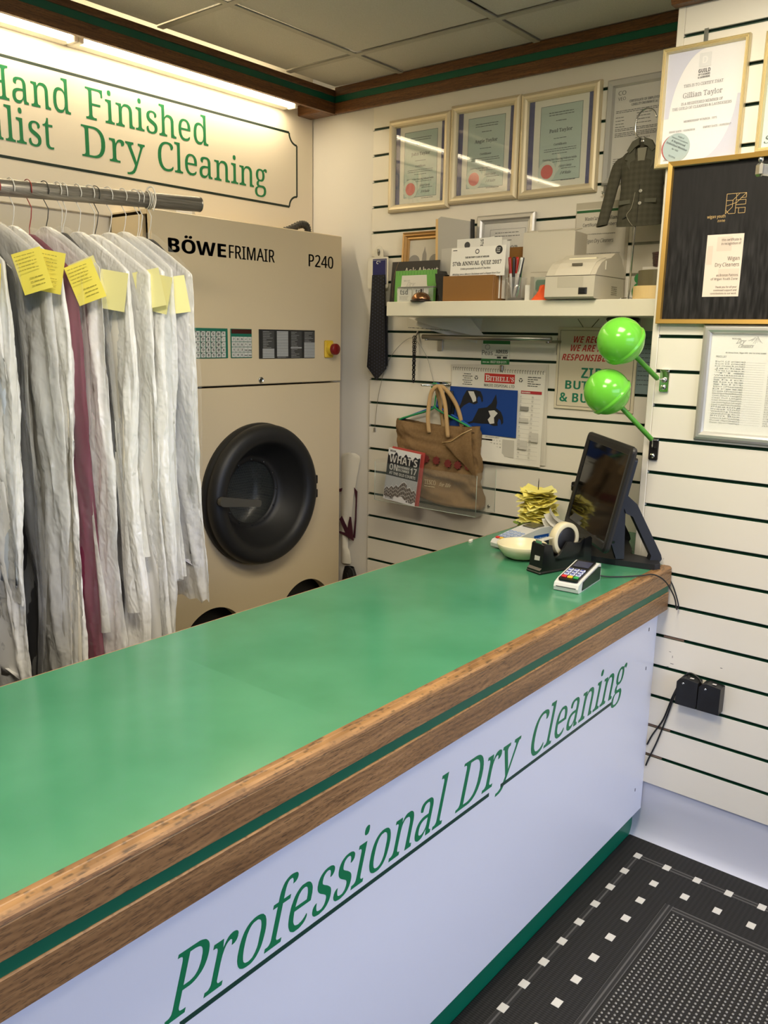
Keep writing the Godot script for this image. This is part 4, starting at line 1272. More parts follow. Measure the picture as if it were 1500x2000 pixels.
func build_recess() -> void:
	# rail under the shelf
	var t := thing("hanging_rail", "thin steel tube fixed under the white shelf", "rail", Vector3(0.25, 1.576, -0.87))
	part("tube", tube([Vector3(0, 0.009, -0.278), Vector3(0, 0.009, 0.284)], 0.0090, 16), steel, t)
	for z in [-0.262, 0.270]:
		part("arm", box(Vector3(0.100, 0.010, 0.012), 0.002), steel, t, Vector3(0.047, 0.0, z))
		part("plate", box(Vector3(0.003, 0.060, 0.026), 0.001), steel, t, Vector3(0.0955, -0.016, z))
	# white shelf
	t = thing("shelf", "thick white shelf across the slatted recess", "shelf", Vector3(0.224, 1.660, -0.668))
	part("board", box(Vector3(0.247, 0.052, 1.088), 0.0015, Vector3(0, 0.026, 0)), mat(rgb(226, 220, 198), 0.4), t)
	# folded papers tucked under the shelf
	t = on_wall("loose_papers", "two printed sheets drooping under the left of the shelf", "paper", 0.27, 1.588, -1.10)
	for k in 2:
		var st := begin(true)
		var rows := []
		for a in 6:
			var ring := PackedVector3Array()
			for b in 8:
				var u := b / 7.0
				var v := a / 5.0
				var p := Vector2(-0.150 + 0.29 * u + 0.10 * v * (1.0 - k), 0.070 - 0.075 * v * (0.3 + 0.7 * u) * (1.0 if k == 0 else 1.25))
				ring.append(Vector3(p.x + 0.05 * k, p.y, 0.018 - 0.012 * k - 0.035 * (1.0 - v) + 0.010 * sin(u * 5.0)))
			rows.append(ring)
		add_grid(st, rows)
		part("sheet", done(st), mat(rgb(240, 238, 232), 0.8), t)
	var ls := SurfaceTool.new()
	for k in 9: scribble(ls, -0.12 + 0.022 * k, -0.11 + 0.022 * k + 0.02, 0.030 - 0.001 * k, 0.003, 0.021)
	part("print", ls.commit(), mat(rgb(110, 108, 104), 0.8), t)
	# black wallet and a white card lie against the shelf's underside
	# chain on a hook
	t = on_wall("key_chain", "black and steel chain hanging from a slat hook", "chain", 0.3475, 1.392, -1.246)
	part("hook", tube(Array(curve([Vector3(0.001, 0.215, 0.002), Vector3(0.001, 0.200, 0.010), Vector3(0.001, 0.190, 0.022), Vector3(0.001, 0.197, 0.028)])), 0.004, 8), steel, t)
	var link := TorusMesh.new()
	link.inner_radius = 0.0032
	link.outer_radius = 0.0068
	link.rings = 12
	link.ring_segments = 6
	var dark := mat(rgb(34, 34, 38), 0.35, 0.6)
	for s in 2:
		for k in 20:
			part("link", link, dark, t, Vector3((s - 0.5) * 0.010 * (1.0 - k / 26.0), 0.188 - 0.0092 * k, 0.021 + 0.002 * s), Basis(Vector3(0, 1, 0), (PI * 0.5 if k % 2 else 0.2)) * Basis(Vector3.RIGHT, PI * 0.5))
	# springy wire loop
	t = on_wall("wire_loop", "thin springy wire looped over the hook on the slatted recess", "wire", 0.345, 1.19, -1.30)
	part("strand", tube(Array(curve([Vector3(-0.165, 0.004, 0.0), Vector3(-0.160, 0.05, 0.001), Vector3(-0.145, 0.150, 0.002), Vector3(-0.110, 0.262, 0.003), Vector3(-0.068, 0.325, 0.004), Vector3(-0.02, 0.365, 0.010), Vector3(0.032, 0.388, 0.024), Vector3(0.061, 0.382, 0.024), Vector3(0.085, 0.355, 0.014), Vector3(0.111, 0.309, 0.004), Vector3(0.130, 0.255, 0.002), Vector3(0.148, 0.204, 0.001)])), 0.0009, 6), steel, t)
	part("clasp", box(Vector3(0.010, 0.016, 0.004), 0.001), steel, t, Vector3(-0.166, -0.004, 0.001))
	# tie on its display card
	t = on_wall("neck_tie", "navy dotted tie hung on a white and blue card beside the shelf", "tie", 0.320, 1.403, -1.436)
	noise.seed = 2
	var dots := picture(64, 64, func(x, y): return Color(0.30, 0.32, 0.42) if x % 8 < 2 and (y + (4 if (x / 8) % 2 else 0)) % 8 < 2 else Color(0.055, 0.06, 0.105))
	part("blade", prism(PackedVector2Array([Vector2(0, 0), Vector2(0.050, 0.048), Vector2(0.042, 0.25), Vector2(0.034, 0.428), Vector2(-0.030, 0.428), Vector2(-0.038, 0.25), Vector2(-0.052, 0.052)]), 0.0, 0.007), textured(dots, 0.7, Vector3(9, 9, 9)), t)
	part("tail", prism(PackedVector2Array([Vector2(0.002, 0.020), Vector2(0.053, 0.062), Vector2(0.046, 0.30), Vector2(-0.03, 0.30), Vector2(-0.045, 0.062)]), -0.006, -0.001), mat(rgb(30, 30, 36), 0.7), t)
	var cd := part("card", prism(rect2(-0.060, 0.375, 0.048, 0.500, 0.008), -0.004, -0.0015), mat(rgb(222, 216, 200), 0.6), t)
	var ear := PackedVector2Array([Vector2(-0.028, 0.499), Vector2(0.022, 0.499), Vector2(0.020, 0.525), Vector2(0.010, 0.540), Vector2(-0.003, 0.545), Vector2(-0.016, 0.540), Vector2(-0.026, 0.525)])
	part("ear", prism(ear, -0.004, -0.0015), mat(rgb(222, 216, 200), 0.6), cd)
	part("slot", prism(disc2(Vector2(-0.003, 0.517), 0.007, 0.013), -0.0014, -0.0010), mat(rgb(120, 112, 96), 0.7), cd)
	part("blue_panel", patch(-0.034, 0.39, 0.040, 0.492, -0.0014), mat(rgb(28, 30, 92), 0.5), cd)
	ls = SurfaceTool.new()
	write(ls, "C", "S", -0.014, -0.003, 0.472, 0.012, -0.0009)
	write(ls, "TU", "s", -0.002, 0.008, 0.478, 0.006, -0.0009)
	for q in [[-0.032, 0.487, 0.070, 0.001], [0.036, 0.44, 0.001, 0.094]]: ls.append_from(dash, 0, Transform3D(Basis.from_scale(Vector3(q[2], q[3], 0.0003)), Vector3(q[0] + (0.035 if q[2] > 0.01 else 0.0), q[1], -0.0008)))
	part("print", ls.commit(), mat(rgb(226, 224, 216), 0.6), cd)
	part("hook", box(Vector3(0.010, 0.012, 0.05), 0.001), chrome, t, Vector3(-0.003, 0.525, -0.020))

	# small green and white card hung from the rail
	t = on_wall("phone_card", "green and white card with a code hung under the steel tube", "card", 0.3474, 1.485, -0.872)
	part("card", span(Vector3(-0.063, 0, 0), Vector3(0.063, 0.091, 0.001)), mat(rgb(222, 222, 212), 0.6), t)
	part("green_bar", patch(-0.063, 0.0, 0.063, 0.022, 0.001), mat(rgb(40, 120, 62), 0.6), t)
	part("green_bar", patch(-0.057, 0.078, 0.063, 0.091, 0.001), mat(rgb(40, 120, 62), 0.6), t)
	ls = SurfaceTool.new()
	write(ls, "Peas", "s", -0.060, -0.012, 0.036, 0.018, 0.0011)
	write(ls, "AD9335", "S", 0.002, 0.054, 0.043, 0.014, 0.0011)
	write(ls, "Redemption Code", "s", -0.002, 0.056, 0.034, 0.005, 0.0011)
	for q in [0.008, 0.034]: ls.append_from(dash, 0, Transform3D(Basis.from_scale(Vector3(0.018, 0.007, 0.0003)), Vector3(q + 0.009, 0.028, 0.0013)))
	for k in 12: ls.append_from(dash, 0, Transform3D(Basis(Vector3(0, 0, 1), TAU * k / 12).scaled_local(Vector3(0.0035, 0.002, 0.0003)), Vector3(-0.036 + 0.010 * cos(TAU * k / 12), 0.066 + 0.009 * sin(TAU * k / 12), 0.0013)))
	part("print", ls.commit(), mat(rgb(52, 54, 52), 0.7), t)
	ls = SurfaceTool.new()
	write(ls, "0537 939 0171", "S", -0.020, 0.050, 0.006, 0.009, 0.0014)
	scribble(ls, -0.056, -0.026, 0.007, 0.005, 0.0014)
	part("white_print", ls.commit(), mat(rgb(214, 218, 206), 0.7), t)

	# wall calendar
	t = on_wall("wall_calendar", "spiral wall calendar with a blue photo of two manta rays", "calendar", 0.340, 1.118, -0.858)
	t.transform.basis = WALL * Basis(Vector3(0, 0, 1), -0.004)
	for k in 3:
		part("page", span(Vector3(-0.205 + 0.004 * k, -0.004 + 0.018 * k, -0.004 + 0.0012 * k), Vector3(0.228 - 0.010 * k, 0.356 + 0.006 * (2 - k), -0.0035 + 0.0012 * k)), mat(rgb(214, 208, 194), 0.75), t, Vector3.ZERO, Basis(Vector3(0, 0, 1), 0.035 - 0.010 * k))
	var st := begin(true)
	var rows := []
	for a in 9:
		var ring := PackedVector3Array()
		for b in 9: ring.append(Vector3(-0.208 + 0.416 * b / 8.0, 0.347 - 0.350 * a / 8.0, 0.0005 + 0.010 * pow(a / 8.0, 2.0) + 0.010 * pow(a / 8.0, 3.0) * sin(b * 0.55)))
		rows.append(ring)
	add_grid(st, rows)
	var pg := part("front_page", done(st), mat(rgb(230, 226, 214), 0.65), t)
	var tilt := Transform3D(Basis(Vector3.RIGHT, 0.028), Vector3(0, 0.0, 0.0072))
	st = begin()
	add_prism(st, rect2(-0.204, 0.098, 0.104, 0.277), 0.0, 0.0005, tilt)
	part("blue_photo", done(st), mat(rgb(16, 62, 138), 0.5), t)
	var rays := [
		[[Vector2(-0.125, 0.265), Vector2(-0.085, 0.268), Vector2(-0.060, 0.264), Vector2(-0.050, 0.245), Vector2(-0.048, 0.228), Vector2(-0.054, 0.222), Vector2(-0.060, 0.240), Vector2(-0.068, 0.246), Vector2(-0.075, 0.236), Vector2(-0.072, 0.219), Vector2(-0.088, 0.212), Vector2(-0.112, 0.218), Vector2(-0.136, 0.205), Vector2(-0.152, 0.190), Vector2(-0.172, 0.170), Vector2(-0.160, 0.195), Vector2(-0.150, 0.215), Vector2(-0.142, 0.238)],
		[Vector2(-0.118, 0.262), Vector2(-0.092, 0.262), Vector2(-0.080, 0.238), Vector2(-0.080, 0.226), Vector2(-0.094, 0.220), Vector2(-0.102, 0.236), Vector2(-0.112, 0.250)]],
		[[Vector2(0.010, 0.258), Vector2(0.016, 0.225), Vector2(0.012, 0.205), Vector2(0.034, 0.192), Vector2(0.044, 0.172), Vector2(0.046, 0.152), Vector2(0.038, 0.142), Vector2(0.034, 0.160), Vector2(0.026, 0.166), Vector2(0.020, 0.150), Vector2(0.022, 0.138), Vector2(0.002, 0.135), Vector2(-0.020, 0.142), Vector2(-0.050, 0.140), Vector2(-0.090, 0.140), Vector2(-0.130, 0.128), Vector2(-0.160, 0.112), Vector2(-0.128, 0.134), Vector2(-0.095, 0.148), Vector2(-0.080, 0.175), Vector2(-0.068, 0.198), Vector2(-0.030, 0.205), Vector2(-0.010, 0.222)],
		[Vector2(-0.022, 0.192), Vector2(0.004, 0.196), Vector2(0.020, 0.186), Vector2(0.004, 0.168), Vector2(0.006, 0.146), Vector2(-0.014, 0.142), Vector2(-0.024, 0.158), Vector2(-0.012, 0.172)]]]
	for q in rays:
		st = begin()
		add_prism(st, PackedVector2Array(q[0]), 0.0006, 0.0009, tilt)
		part("manta_ray", done(st), mat(rgb(22, 24, 30), 0.55), t)
		st = begin()
		add_prism(st, PackedVector2Array(q[1]), 0.0010, 0.0012, tilt)
		part("white_patch", done(st), mat(rgb(206, 204, 198), 0.6), t)
	st = begin()
	add_prism(st, rect2(-0.054, 0.300, 0.080, 0.334), 0.0, 0.0005, Transform3D(Basis.IDENTITY, Vector3(0, 0, 0.0014)))
	part("red_panel", done(st), mat(rgb(196, 44, 38), 0.6), t)
	part("red_bar", patch(0.110, 0.266, 0.198, 0.277, 0.0016), mat(rgb(176, 44, 50), 0.6), t)
	ls = SurfaceTool.new()
	write(ls, "B", "R", -0.050, -0.030, 0.306, 0.022, 0.0020)
	write(ls, "ITHELL'S", "R", -0.029, 0.077, 0.306, 0.0175, 0.0020)
	write(ls, "NOVEMBER", "S", 0.113, 0.150, 0.2685, 0.005, 0.0021)
	part("white_print", ls.commit(), mat(rgb(232, 228, 220), 0.7), t)
	ls = SurfaceTool.new()
	write(ls, "WASTE DISPOSAL LTD", "s", -0.056, 0.080, 0.284, 0.0105, 0.0014)
	for k in 6: scribble(ls, -0.150 - 0.006 * (k % 2), -0.116 + 0.006 * (k % 2), 0.326 - 0.008 * k, 0.0036, 0.0014)
	for k in 5: scribble(ls, 0.136, 0.190 - 0.012 * (k % 3), 0.326 - 0.008 * k, 0.0042, 0.0014)
	for s in [-0.092, 0.106]:
		for k in 3: ls.append_from(dash, 0, Transform3D(Basis(Vector3(0, 0, 1), TAU * k / 3).scaled_local(Vector3(0.010, 0.0035, 0.0003)), Vector3(s - 0.0055 * sin(TAU * k / 3), 0.315 + 0.0055 * cos(TAU * k / 3), 0.0016)))
	part("print", ls.commit(), mat(rgb(64, 66, 62), 0.7), t)
	ls = SurfaceTool.new()
	for k in 15:
		var y := 0.252 - 0.0162 * k
		write(ls, str(k + 1), "s", 0.113, 0, y, 0.0062, tilt.origin.z - 0.0004 + (0.277 - y) * 0.022, Transform3D.IDENTITY, 0, 16)
		write(ls, str(k + 16), "s", 0.160, 0, y, 0.0062, tilt.origin.z - 0.0004 + (0.277 - y) * 0.022, Transform3D.IDENTITY, 0, 16)
		ls.append_from(dash, 0, Transform3D(Basis.from_scale(Vector3(0.088, 0.0005, 0.0002)), Vector3(0.154, y - 0.004, 0.0072 + (0.277 - y) * 0.022)))
	for m in 2:
		for r in 5:
			for c in 6: write(ls, str(r * 6 + c + 1), "s", -0.140 + 0.105 * m + 0.0135 * c, 0, 0.078 - 0.0125 * r, 0.0055, 0.0105, Transform3D.IDENTITY, 0, 16)
	write(ls, "NOVEMBER 2017", "s", -0.138, -0.075, 0.089, 0.0055, 0.0105, Transform3D.IDENTITY, 0, 16)
	write(ls, "DECEMBER 2017", "s", -0.033, 0.030, 0.089, 0.0055, 0.0105, Transform3D.IDENTITY, 0, 16)
	part("date_print", ls.commit(), mat(rgb(140, 136, 128), 0.7), t)
	for q in [[0.112, 0.160, 0.152, 0.176], [0.112, 0.058, 0.152, 0.092], [0.158, 0.09, 0.198, 0.124]]: part("shaded_day", patch(q[0], q[1], q[2], q[3], 0.0068 + (0.277 - q[3]) * 0.024), mat(rgb(202, 198, 188), 0.7), t)
	part("hand_note", patch(0.113, 0.205, 0.150, 0.219, 0.0083), mat(rgb(140, 138, 132), 0.7), t)
	part("notes_box", patch(0.046, 0.022, 0.098, 0.088, 0.0112), mat(rgb(196, 192, 180), 0.7), t)
	for k in 38: part("binding_ring", ring_m, steel, t, Vector3(-0.200 + 0.0108 * k, 0.345, 0.0))
	part("hook", box(Vector3(0.012, 0.022, 0.012), 0.002), steel, t, Vector3(0.022, 0.356, 0.004))

	# hand-lettered notice
	t = on_wall("painted_notice", "cream hand-lettered notice in red and green hung on cords under the shelf", "sign", 0.3474, 1.339, -0.4575)
	part("board", span(Vector3(-0.1515, 0, 0), Vector3(0.1515, 0.289, 0.006), 0.001), mat(rgb(218, 208, 182), 0.6), t)
	part("border", frame_mesh(0.283, 0.269, [Vector2(0, 0), Vector2(0, 0.0004), Vector2(0.0016, 0.0004), Vector2(0.0016, 0)]), mat(rgb(96, 92, 80), 0.7), t, Vector3(0, 0.1445, 0.0061))
	ls = SurfaceTool.new()
	write(ls, "WE REGRET", "S", -0.092, 0.060, 0.236, 0.0225, 0.0061, Transform3D.IDENTITY, 0.25)
	write(ls, "WE ARE NOT", "S", -0.102, 0.062, 0.206, 0.0225, 0.0061, Transform3D.IDENTITY, 0.25)
	write(ls, "RESPONSIBLE FOR", "S", -0.130, 0.120, 0.173, 0.0225, 0.0061, Transform3D.IDENTITY, 0.25)
	part("red_lettering", ls.commit(), mat(rgb(186, 44, 40), 0.6), t)
	ls = SurfaceTool.new()
	write(ls, "ZIPS", "S", -0.050, 0.055, 0.113, 0.036, 0.0061)
	write(ls, "BUTTONS", "S", -0.110, 0.105, 0.072, 0.030, 0.0061)
	write(ls, "& BUCKLES", "S", -0.130, 0.120, 0.026, 0.032, 0.0061)
	part("green_lettering", ls.commit(), mat(rgb(24, 122, 92), 0.6), t)
	for s in [-1, 1]: part("cord", tube([Vector3(s * 0.015 - 0.04, 0.288, 0.003), Vector3(s * 0.040 - 0.035, 0.318, 0.01)], 0.0012, 5), mat(rgb(90, 82, 62), 0.8), t)
	# bluish price sheet at the end of the recess
	t = on_wall("pinned_sheet", "bluish grey printed sheet at the right end of the recess, under the shelf", "paper", 0.3474, 1.408, -0.266)
	part("sheet", span(Vector3(-0.048, 0, 0), Vector3(0.105, 0.21, 0.001)), mat(rgb(120, 138, 140), 0.7), t)
	ls = SurfaceTool.new()
	write(ls, "acc", "s", -0.018, 0, 0.184, 0.01, 0.0011)
	lines(ls, -0.036, 0.095, [0.165, 0.150, 0.135, 0.120, 0.105, 0.09, 0.075, 0.06, 0.045, 0.03], 0.004, 0.0011)
	part("print", ls.commit(), mat(rgb(70, 82, 84), 0.7), t)

	# jute bag on a chrome hook, hangers behind it
	t = on_wall("long_hook", "chrome hook holding the jute bag", "hook", 0.3475, 1.395, -1.12)
	part("plate", box(Vector3(0.05, 0.02, 0.004), 0.001), chrome, t, Vector3(0.03, 0.006, 0.002))
	part("peg", tube([Vector3(0.035, 0.004, 0.004), Vector3(0.01, 0.002, 0.05), Vector3(-0.015, 0.004, 0.115)], 0.0045, 10), chrome, t)
	for k in 2:
		var cm: Color = [rgb(30, 84, 168), rgb(46, 150, 92)][k]
		t = on_wall("plastic_hanger", ["blue plastic hanger hooked behind the jute bag", "green plastic hanger hooked behind the jute bag"][k], "hanger", 0.322 - 0.014 * k, 1.235, -1.122, "plastic hangers behind the jute bag")
		st = begin(true)
		add_tube(st, curve([Vector3(-0.185, 0.0 + 0.004 * k, 0), Vector3(-0.16, 0.018, 0), Vector3(-0.02, 0.070 - 0.008 * k, 0), Vector3(0.0, 0.078, 0), Vector3(0.02, 0.070 - 0.008 * k, 0), Vector3(0.16, 0.012, 0), Vector3(0.185, -0.004, 0)], 4), 0.0042, 8)
		add_tube(st, PackedVector3Array([Vector3(-0.185, 0.004 * k, 0), Vector3(0, -0.012, 0), Vector3(0.185, -0.004, 0)]), 0.0042, 8)
		add_tube(st, curve([Vector3(0, 0.076, 0), Vector3(0.004, 0.115, 0.0), Vector3(0.014, 0.142, 0), Vector3(0.008, 0.166, 0), Vector3(-0.012, 0.166, 0), Vector3(-0.018, 0.150, 0)], 4), 0.0032, 8)
		part("body", done(st), mat(cm, 0.35), t)
	t = on_wall("black_pouch", "black shiny pouch hanging behind the handles of the jute bag", "pouch", 0.326, 1.262, -1.066)
	st = begin(true)
	rows = []
	for a in 9:
		var u := a / 8.0
		var ring := PackedVector3Array()
		for b in 16: ring.append(Vector3(cos(TAU * b / 16) * (0.020 + 0.010 * sin(u * PI)), 0.115 * u, sin(TAU * b / 16) * 0.010 + 0.003 * noise.get_noise_2d(b * 30.0, a * 40.0)))
		rows.append(ring)
	add_grid(st, rows, true)
	part("body", done(st), mat(rgb(18, 20, 24), 0.25), t)
	build_bag()

	# clear tray on the slats with its leaflets
	t = on_wall("acrylic_tray", "clear acrylic leaflet tray clipped to the slats", "tray", 0.3472, 0.912, -1.100)
	var ac := glass(0.035, 0.05, Color(0.86, 0.92, 0.88), 0.3)
	part("front_wall", span(Vector3(-0.250, 0, 0.128), Vector3(0.252, 0.160, 0.131)), ac, t)
	part("floor_panel", span(Vector3(-0.250, 0, 0.003), Vector3(0.252, 0.003, 0.1275)), ac, t)
	part("back_wall", span(Vector3(-0.250, 0, 0.0), Vector3(0.252, 0.185, 0.0028)), ac, t)
	for s in [-0.2535, 0.2525]: part("side_wall", span(Vector3(s, 0, 0.0), Vector3(s + 0.003, 0.170, 0.131)), ac, t)
	for q in [[Vector3(0.2525, 0, 0.131), Vector3(0.2525, 0.160, 0.131)], [Vector3(0.2555, 0.17, 0.0), Vector3(0.2555, 0.0, 0.0)], [Vector3(-0.2525, 0, 0.131), Vector3(-0.2525, 0.160, 0.131)], [Vector3(-0.25, 0.0, 0.131), Vector3(0.2525, 0.0, 0.131)]]:
		part("polished_edge", tube(q, 0.0012, 6), glass(0.55, 0.2, Color(0.80, 0.86, 0.80)), t)
	part("fixing", lathe([Vector2(0.006, 0), Vector2(0.005, 0.003), Vector2(0.0005, 0.004)], 14), steel, t, Vector3(0.230, 0.022, 0.003), Basis(Vector3.RIGHT, PI * 0.5))
	# what's-on magazines
	for k in 2:
		t = on_wall("magazine", ["what's-on booklet with a snowy building on the cover, propped in the tray", "red edged booklet behind the what's-on booklet in the tray"][k], "magazine", 0.221 + 0.010 * k, 0.9165, -1.225 + 0.010 * k)
		t.transform.basis = WALL * Basis(Vector3(0, 0, 1), -0.075) * Basis(Vector3.RIGHT, -0.06)
		part("pages", span(Vector3(-0.083, 0, -0.003), Vector3(0.083, 0.214 + 0.006 * k, 0.003), 0.0006), mat(rgb(214, 206, 196) if k == 0 else rgb(176, 70, 62), 0.6), t)
		if k: continue
		part("spine", span(Vector3(0.0832, 0, -0.0032), Vector3(0.0842, 0.214, 0.0032)), mat(rgb(160, 62, 56), 0.6), t)
		var cover := picture(166, 214, func(x, y): return cover_pixel(x, y))
		var cmat := StandardMaterial3D.new()
		cmat.albedo_texture = cover
		cmat.roughness = 0.35
		var pm := PlaneMesh.new()
		pm.size = Vector2(0.165, 0.213)
		pm.orientation = PlaneMesh.FACE_Z
		part("cover", pm, cmat, t, Vector3(0, 0.107, 0.0033))
		ls = SurfaceTool.new()
		write(ls, "WHAT'S", "S", -0.073, 0.071, 0.158, 0.030, 0.0034)
		write(ls, "ON", "S", -0.068, -0.026, 0.126, 0.026, 0.0034)
		write(ls, "NOVEMBER", "S", -0.024, 0.036, 0.140, 0.010, 0.0034)
		write(ls, "DECEMBER", "S", -0.024, 0.036, 0.127, 0.010, 0.0034)
		write(ls, "17", "S", 0.040, 0.072, 0.126, 0.026, 0.0034)
		write(ls, "AT THE OLD COURTS", "S", -0.066, 0.070, 0.1085, 0.0115, 0.0034)
		part("title", ls.commit(), mat(rgb(196, 192, 184), 0.5), t)
		ls = SurfaceTool.new()
		write(ls, "WIGAN", "S", -0.074, -0.044, 0.200, 0.008, 0.0034)
		lines(ls, -0.074, -0.03, [0.016, 0.011, 0.006], 0.003, 0.0034)
		part("print", ls.commit(), mat(rgb(60, 58, 58), 0.6), t)
		for q in 3: part("badge", prism(disc2(Vector2(0.040 + 0.012 * q, 0.012), 0.0048), 0.0034, 0.0038), mat(rgb(110, 104, 104), 0.6), t)

	# folded apron hung on the plain panel, black bag below it
	t = on_wall("folded_apron", "white apron with maroon ties folded over a hook beside the machine", "apron", 0.3592, 0.555, -1.612)
	st = begin(true)
	rows = []
	for q in [[0.0, -0.050, 0.006], [0.012, -0.052, 0.010], [0.060, -0.052, 0.002], [0.075, -0.052, -0.010], [0.20, -0.052, -0.006], [0.225, -0.053, 0.012], [0.33, -0.052, 0.022], [0.36, -0.050, 0.030], [0.49, -0.052, 0.058], [0.506, -0.045, 0.055], [0.515, -0.015, 0.030], [0.516, 0.0, 0.022]]:
		var ring := PackedVector3Array()
		for b in 7:
			var u := b / 6.0
			ring.append(Vector3(lerpf(q[1], q[2], u), q[0], 0.006 + 0.011 * sin(u * PI) + 0.003 * noise.get_noise_2d(u * 300.0, q[0] * 900.0)))
		rows.append(ring)
	rows.reverse()
	add_grid(st, rows)
	part("cloth", done(st), mat(rgb(226, 220, 204), 0.8), t)
	var maroon := mat(rgb(70, 24, 40), 0.75)
	st = begin()
	add_prism(st, PackedVector2Array([Vector2(-0.05, 0.205), Vector2(-0.036, 0.222), Vector2(0.0, 0.170), Vector2(0.012, 0.226), Vector2(0.020, 0.224), Vector2(0.036, 0.128), Vector2(0.036, 0.118), Vector2(0.014, 0.125), Vector2(-0.012, 0.135), Vector2(-0.050, 0.140), Vector2(-0.050, 0.150), Vector2(-0.012, 0.146)]), 0.019, 0.022)
	part("tie_knot", done(st), maroon, t)
	part("tie", prism(PackedVector2Array([Vector2(0.026, 0.360), Vector2(0.044, 0.345), Vector2(0.040, 0.21), Vector2(0.034, 0.128), Vector2(0.024, 0.130), Vector2(0.034, 0.22), Vector2(0.036, 0.31)]), 0.006, 0.009), maroon, t)
	part("tie", prism(PackedVector2Array([Vector2(-0.055, 0.331), Vector2(-0.040, 0.335), Vector2(-0.035, 0.352), Vector2(-0.055, 0.345)]), 0.019, 0.022), maroon, t)
	t = on_wall("black_bag", "black bag with a coiled lead low beside the machine, behind the counter", "bag", 0.3592, 0.36, -1.585)
	st = begin(true)
	rows = []
	for a in 9:
		var u := a / 8.0
		var ring := PackedVector3Array()
		for b in 16: ring.append(Vector3(cos(TAU * b / 16) * (0.055 - 0.03 * pow(u, 3)) - 0.015 * u, 0.185 * u, 0.019 + sin(TAU * b / 16) * 0.018))
		rows.append(ring)
	add_grid(st, rows, true)
	part("body", done(st), mat(rgb(22, 22, 24), 0.5), t)
	part("lead", tube(Array(curve([Vector3(-0.02, 0.16, 0.038), Vector3(0.0, 0.19, 0.038), Vector3(0.018, 0.175, 0.036), Vector3(0.016, 0.14, 0.036), Vector3(0.0, 0.135, 0.038), Vector3(-0.01, 0.16, 0.038)])), 0.0028, 7), black, t)

var ring_m: ArrayMesh

func cover_pixel(x: int, y: int) -> Color:
	var u := x / 166.0
	var v := y / 214.0
	var edge := 0.10 + 0.025 * sin(u * 19.0) + 0.02 * sin(u * 43.0)
	if v < edge: return Color(0.86, 0.86, 0.85)
	if v < 0.52: return Color(0.16, 0.16, 0.17)
	var snow := 0.92 + 0.03 * sin(u * 9.0) + 0.015 * sin(u * 31.0)
	if v > snow: return Color(0.84, 0.83, 0.83)
	# the building: two receding wings with gables, a corner turret, rows of windows
	var corner := 0.60
	var d := absf(u - corner) / corner
	var roof := 0.66 + 0.14 * d
	var gable := fposmod(u * 7.0, 1.0)
	roof -= 0.05 * (1.0 - absf(gable - 0.5) * 2.0)
	if absf(u - corner) < 0.09: roof = 0.575 + absf(u - corner) * 0.5
	if v < roof: return Color(0.66, 0.66, 0.66) if fposmod(sin(x * 12.9 + y * 78.2) * 437.5, 1.0) > 0.03 else Color(0.9, 0.9, 0.9)
	if v < roof + 0.012: return Color(0.88, 0.88, 0.88)
	var fl := fposmod((v - roof) / (0.085 - 0.03 * d), 1.0)
	var wn := fposmod(u * 17.0, 1.0)
	if fl < 0.14: return Color(0.74, 0.72, 0.70)
	if fl > 0.3 and fl < 0.85 and wn > 0.3 and wn < 0.75: return Color(0.25, 0.22, 0.21)
	return Color(0.46, 0.40, 0.37)

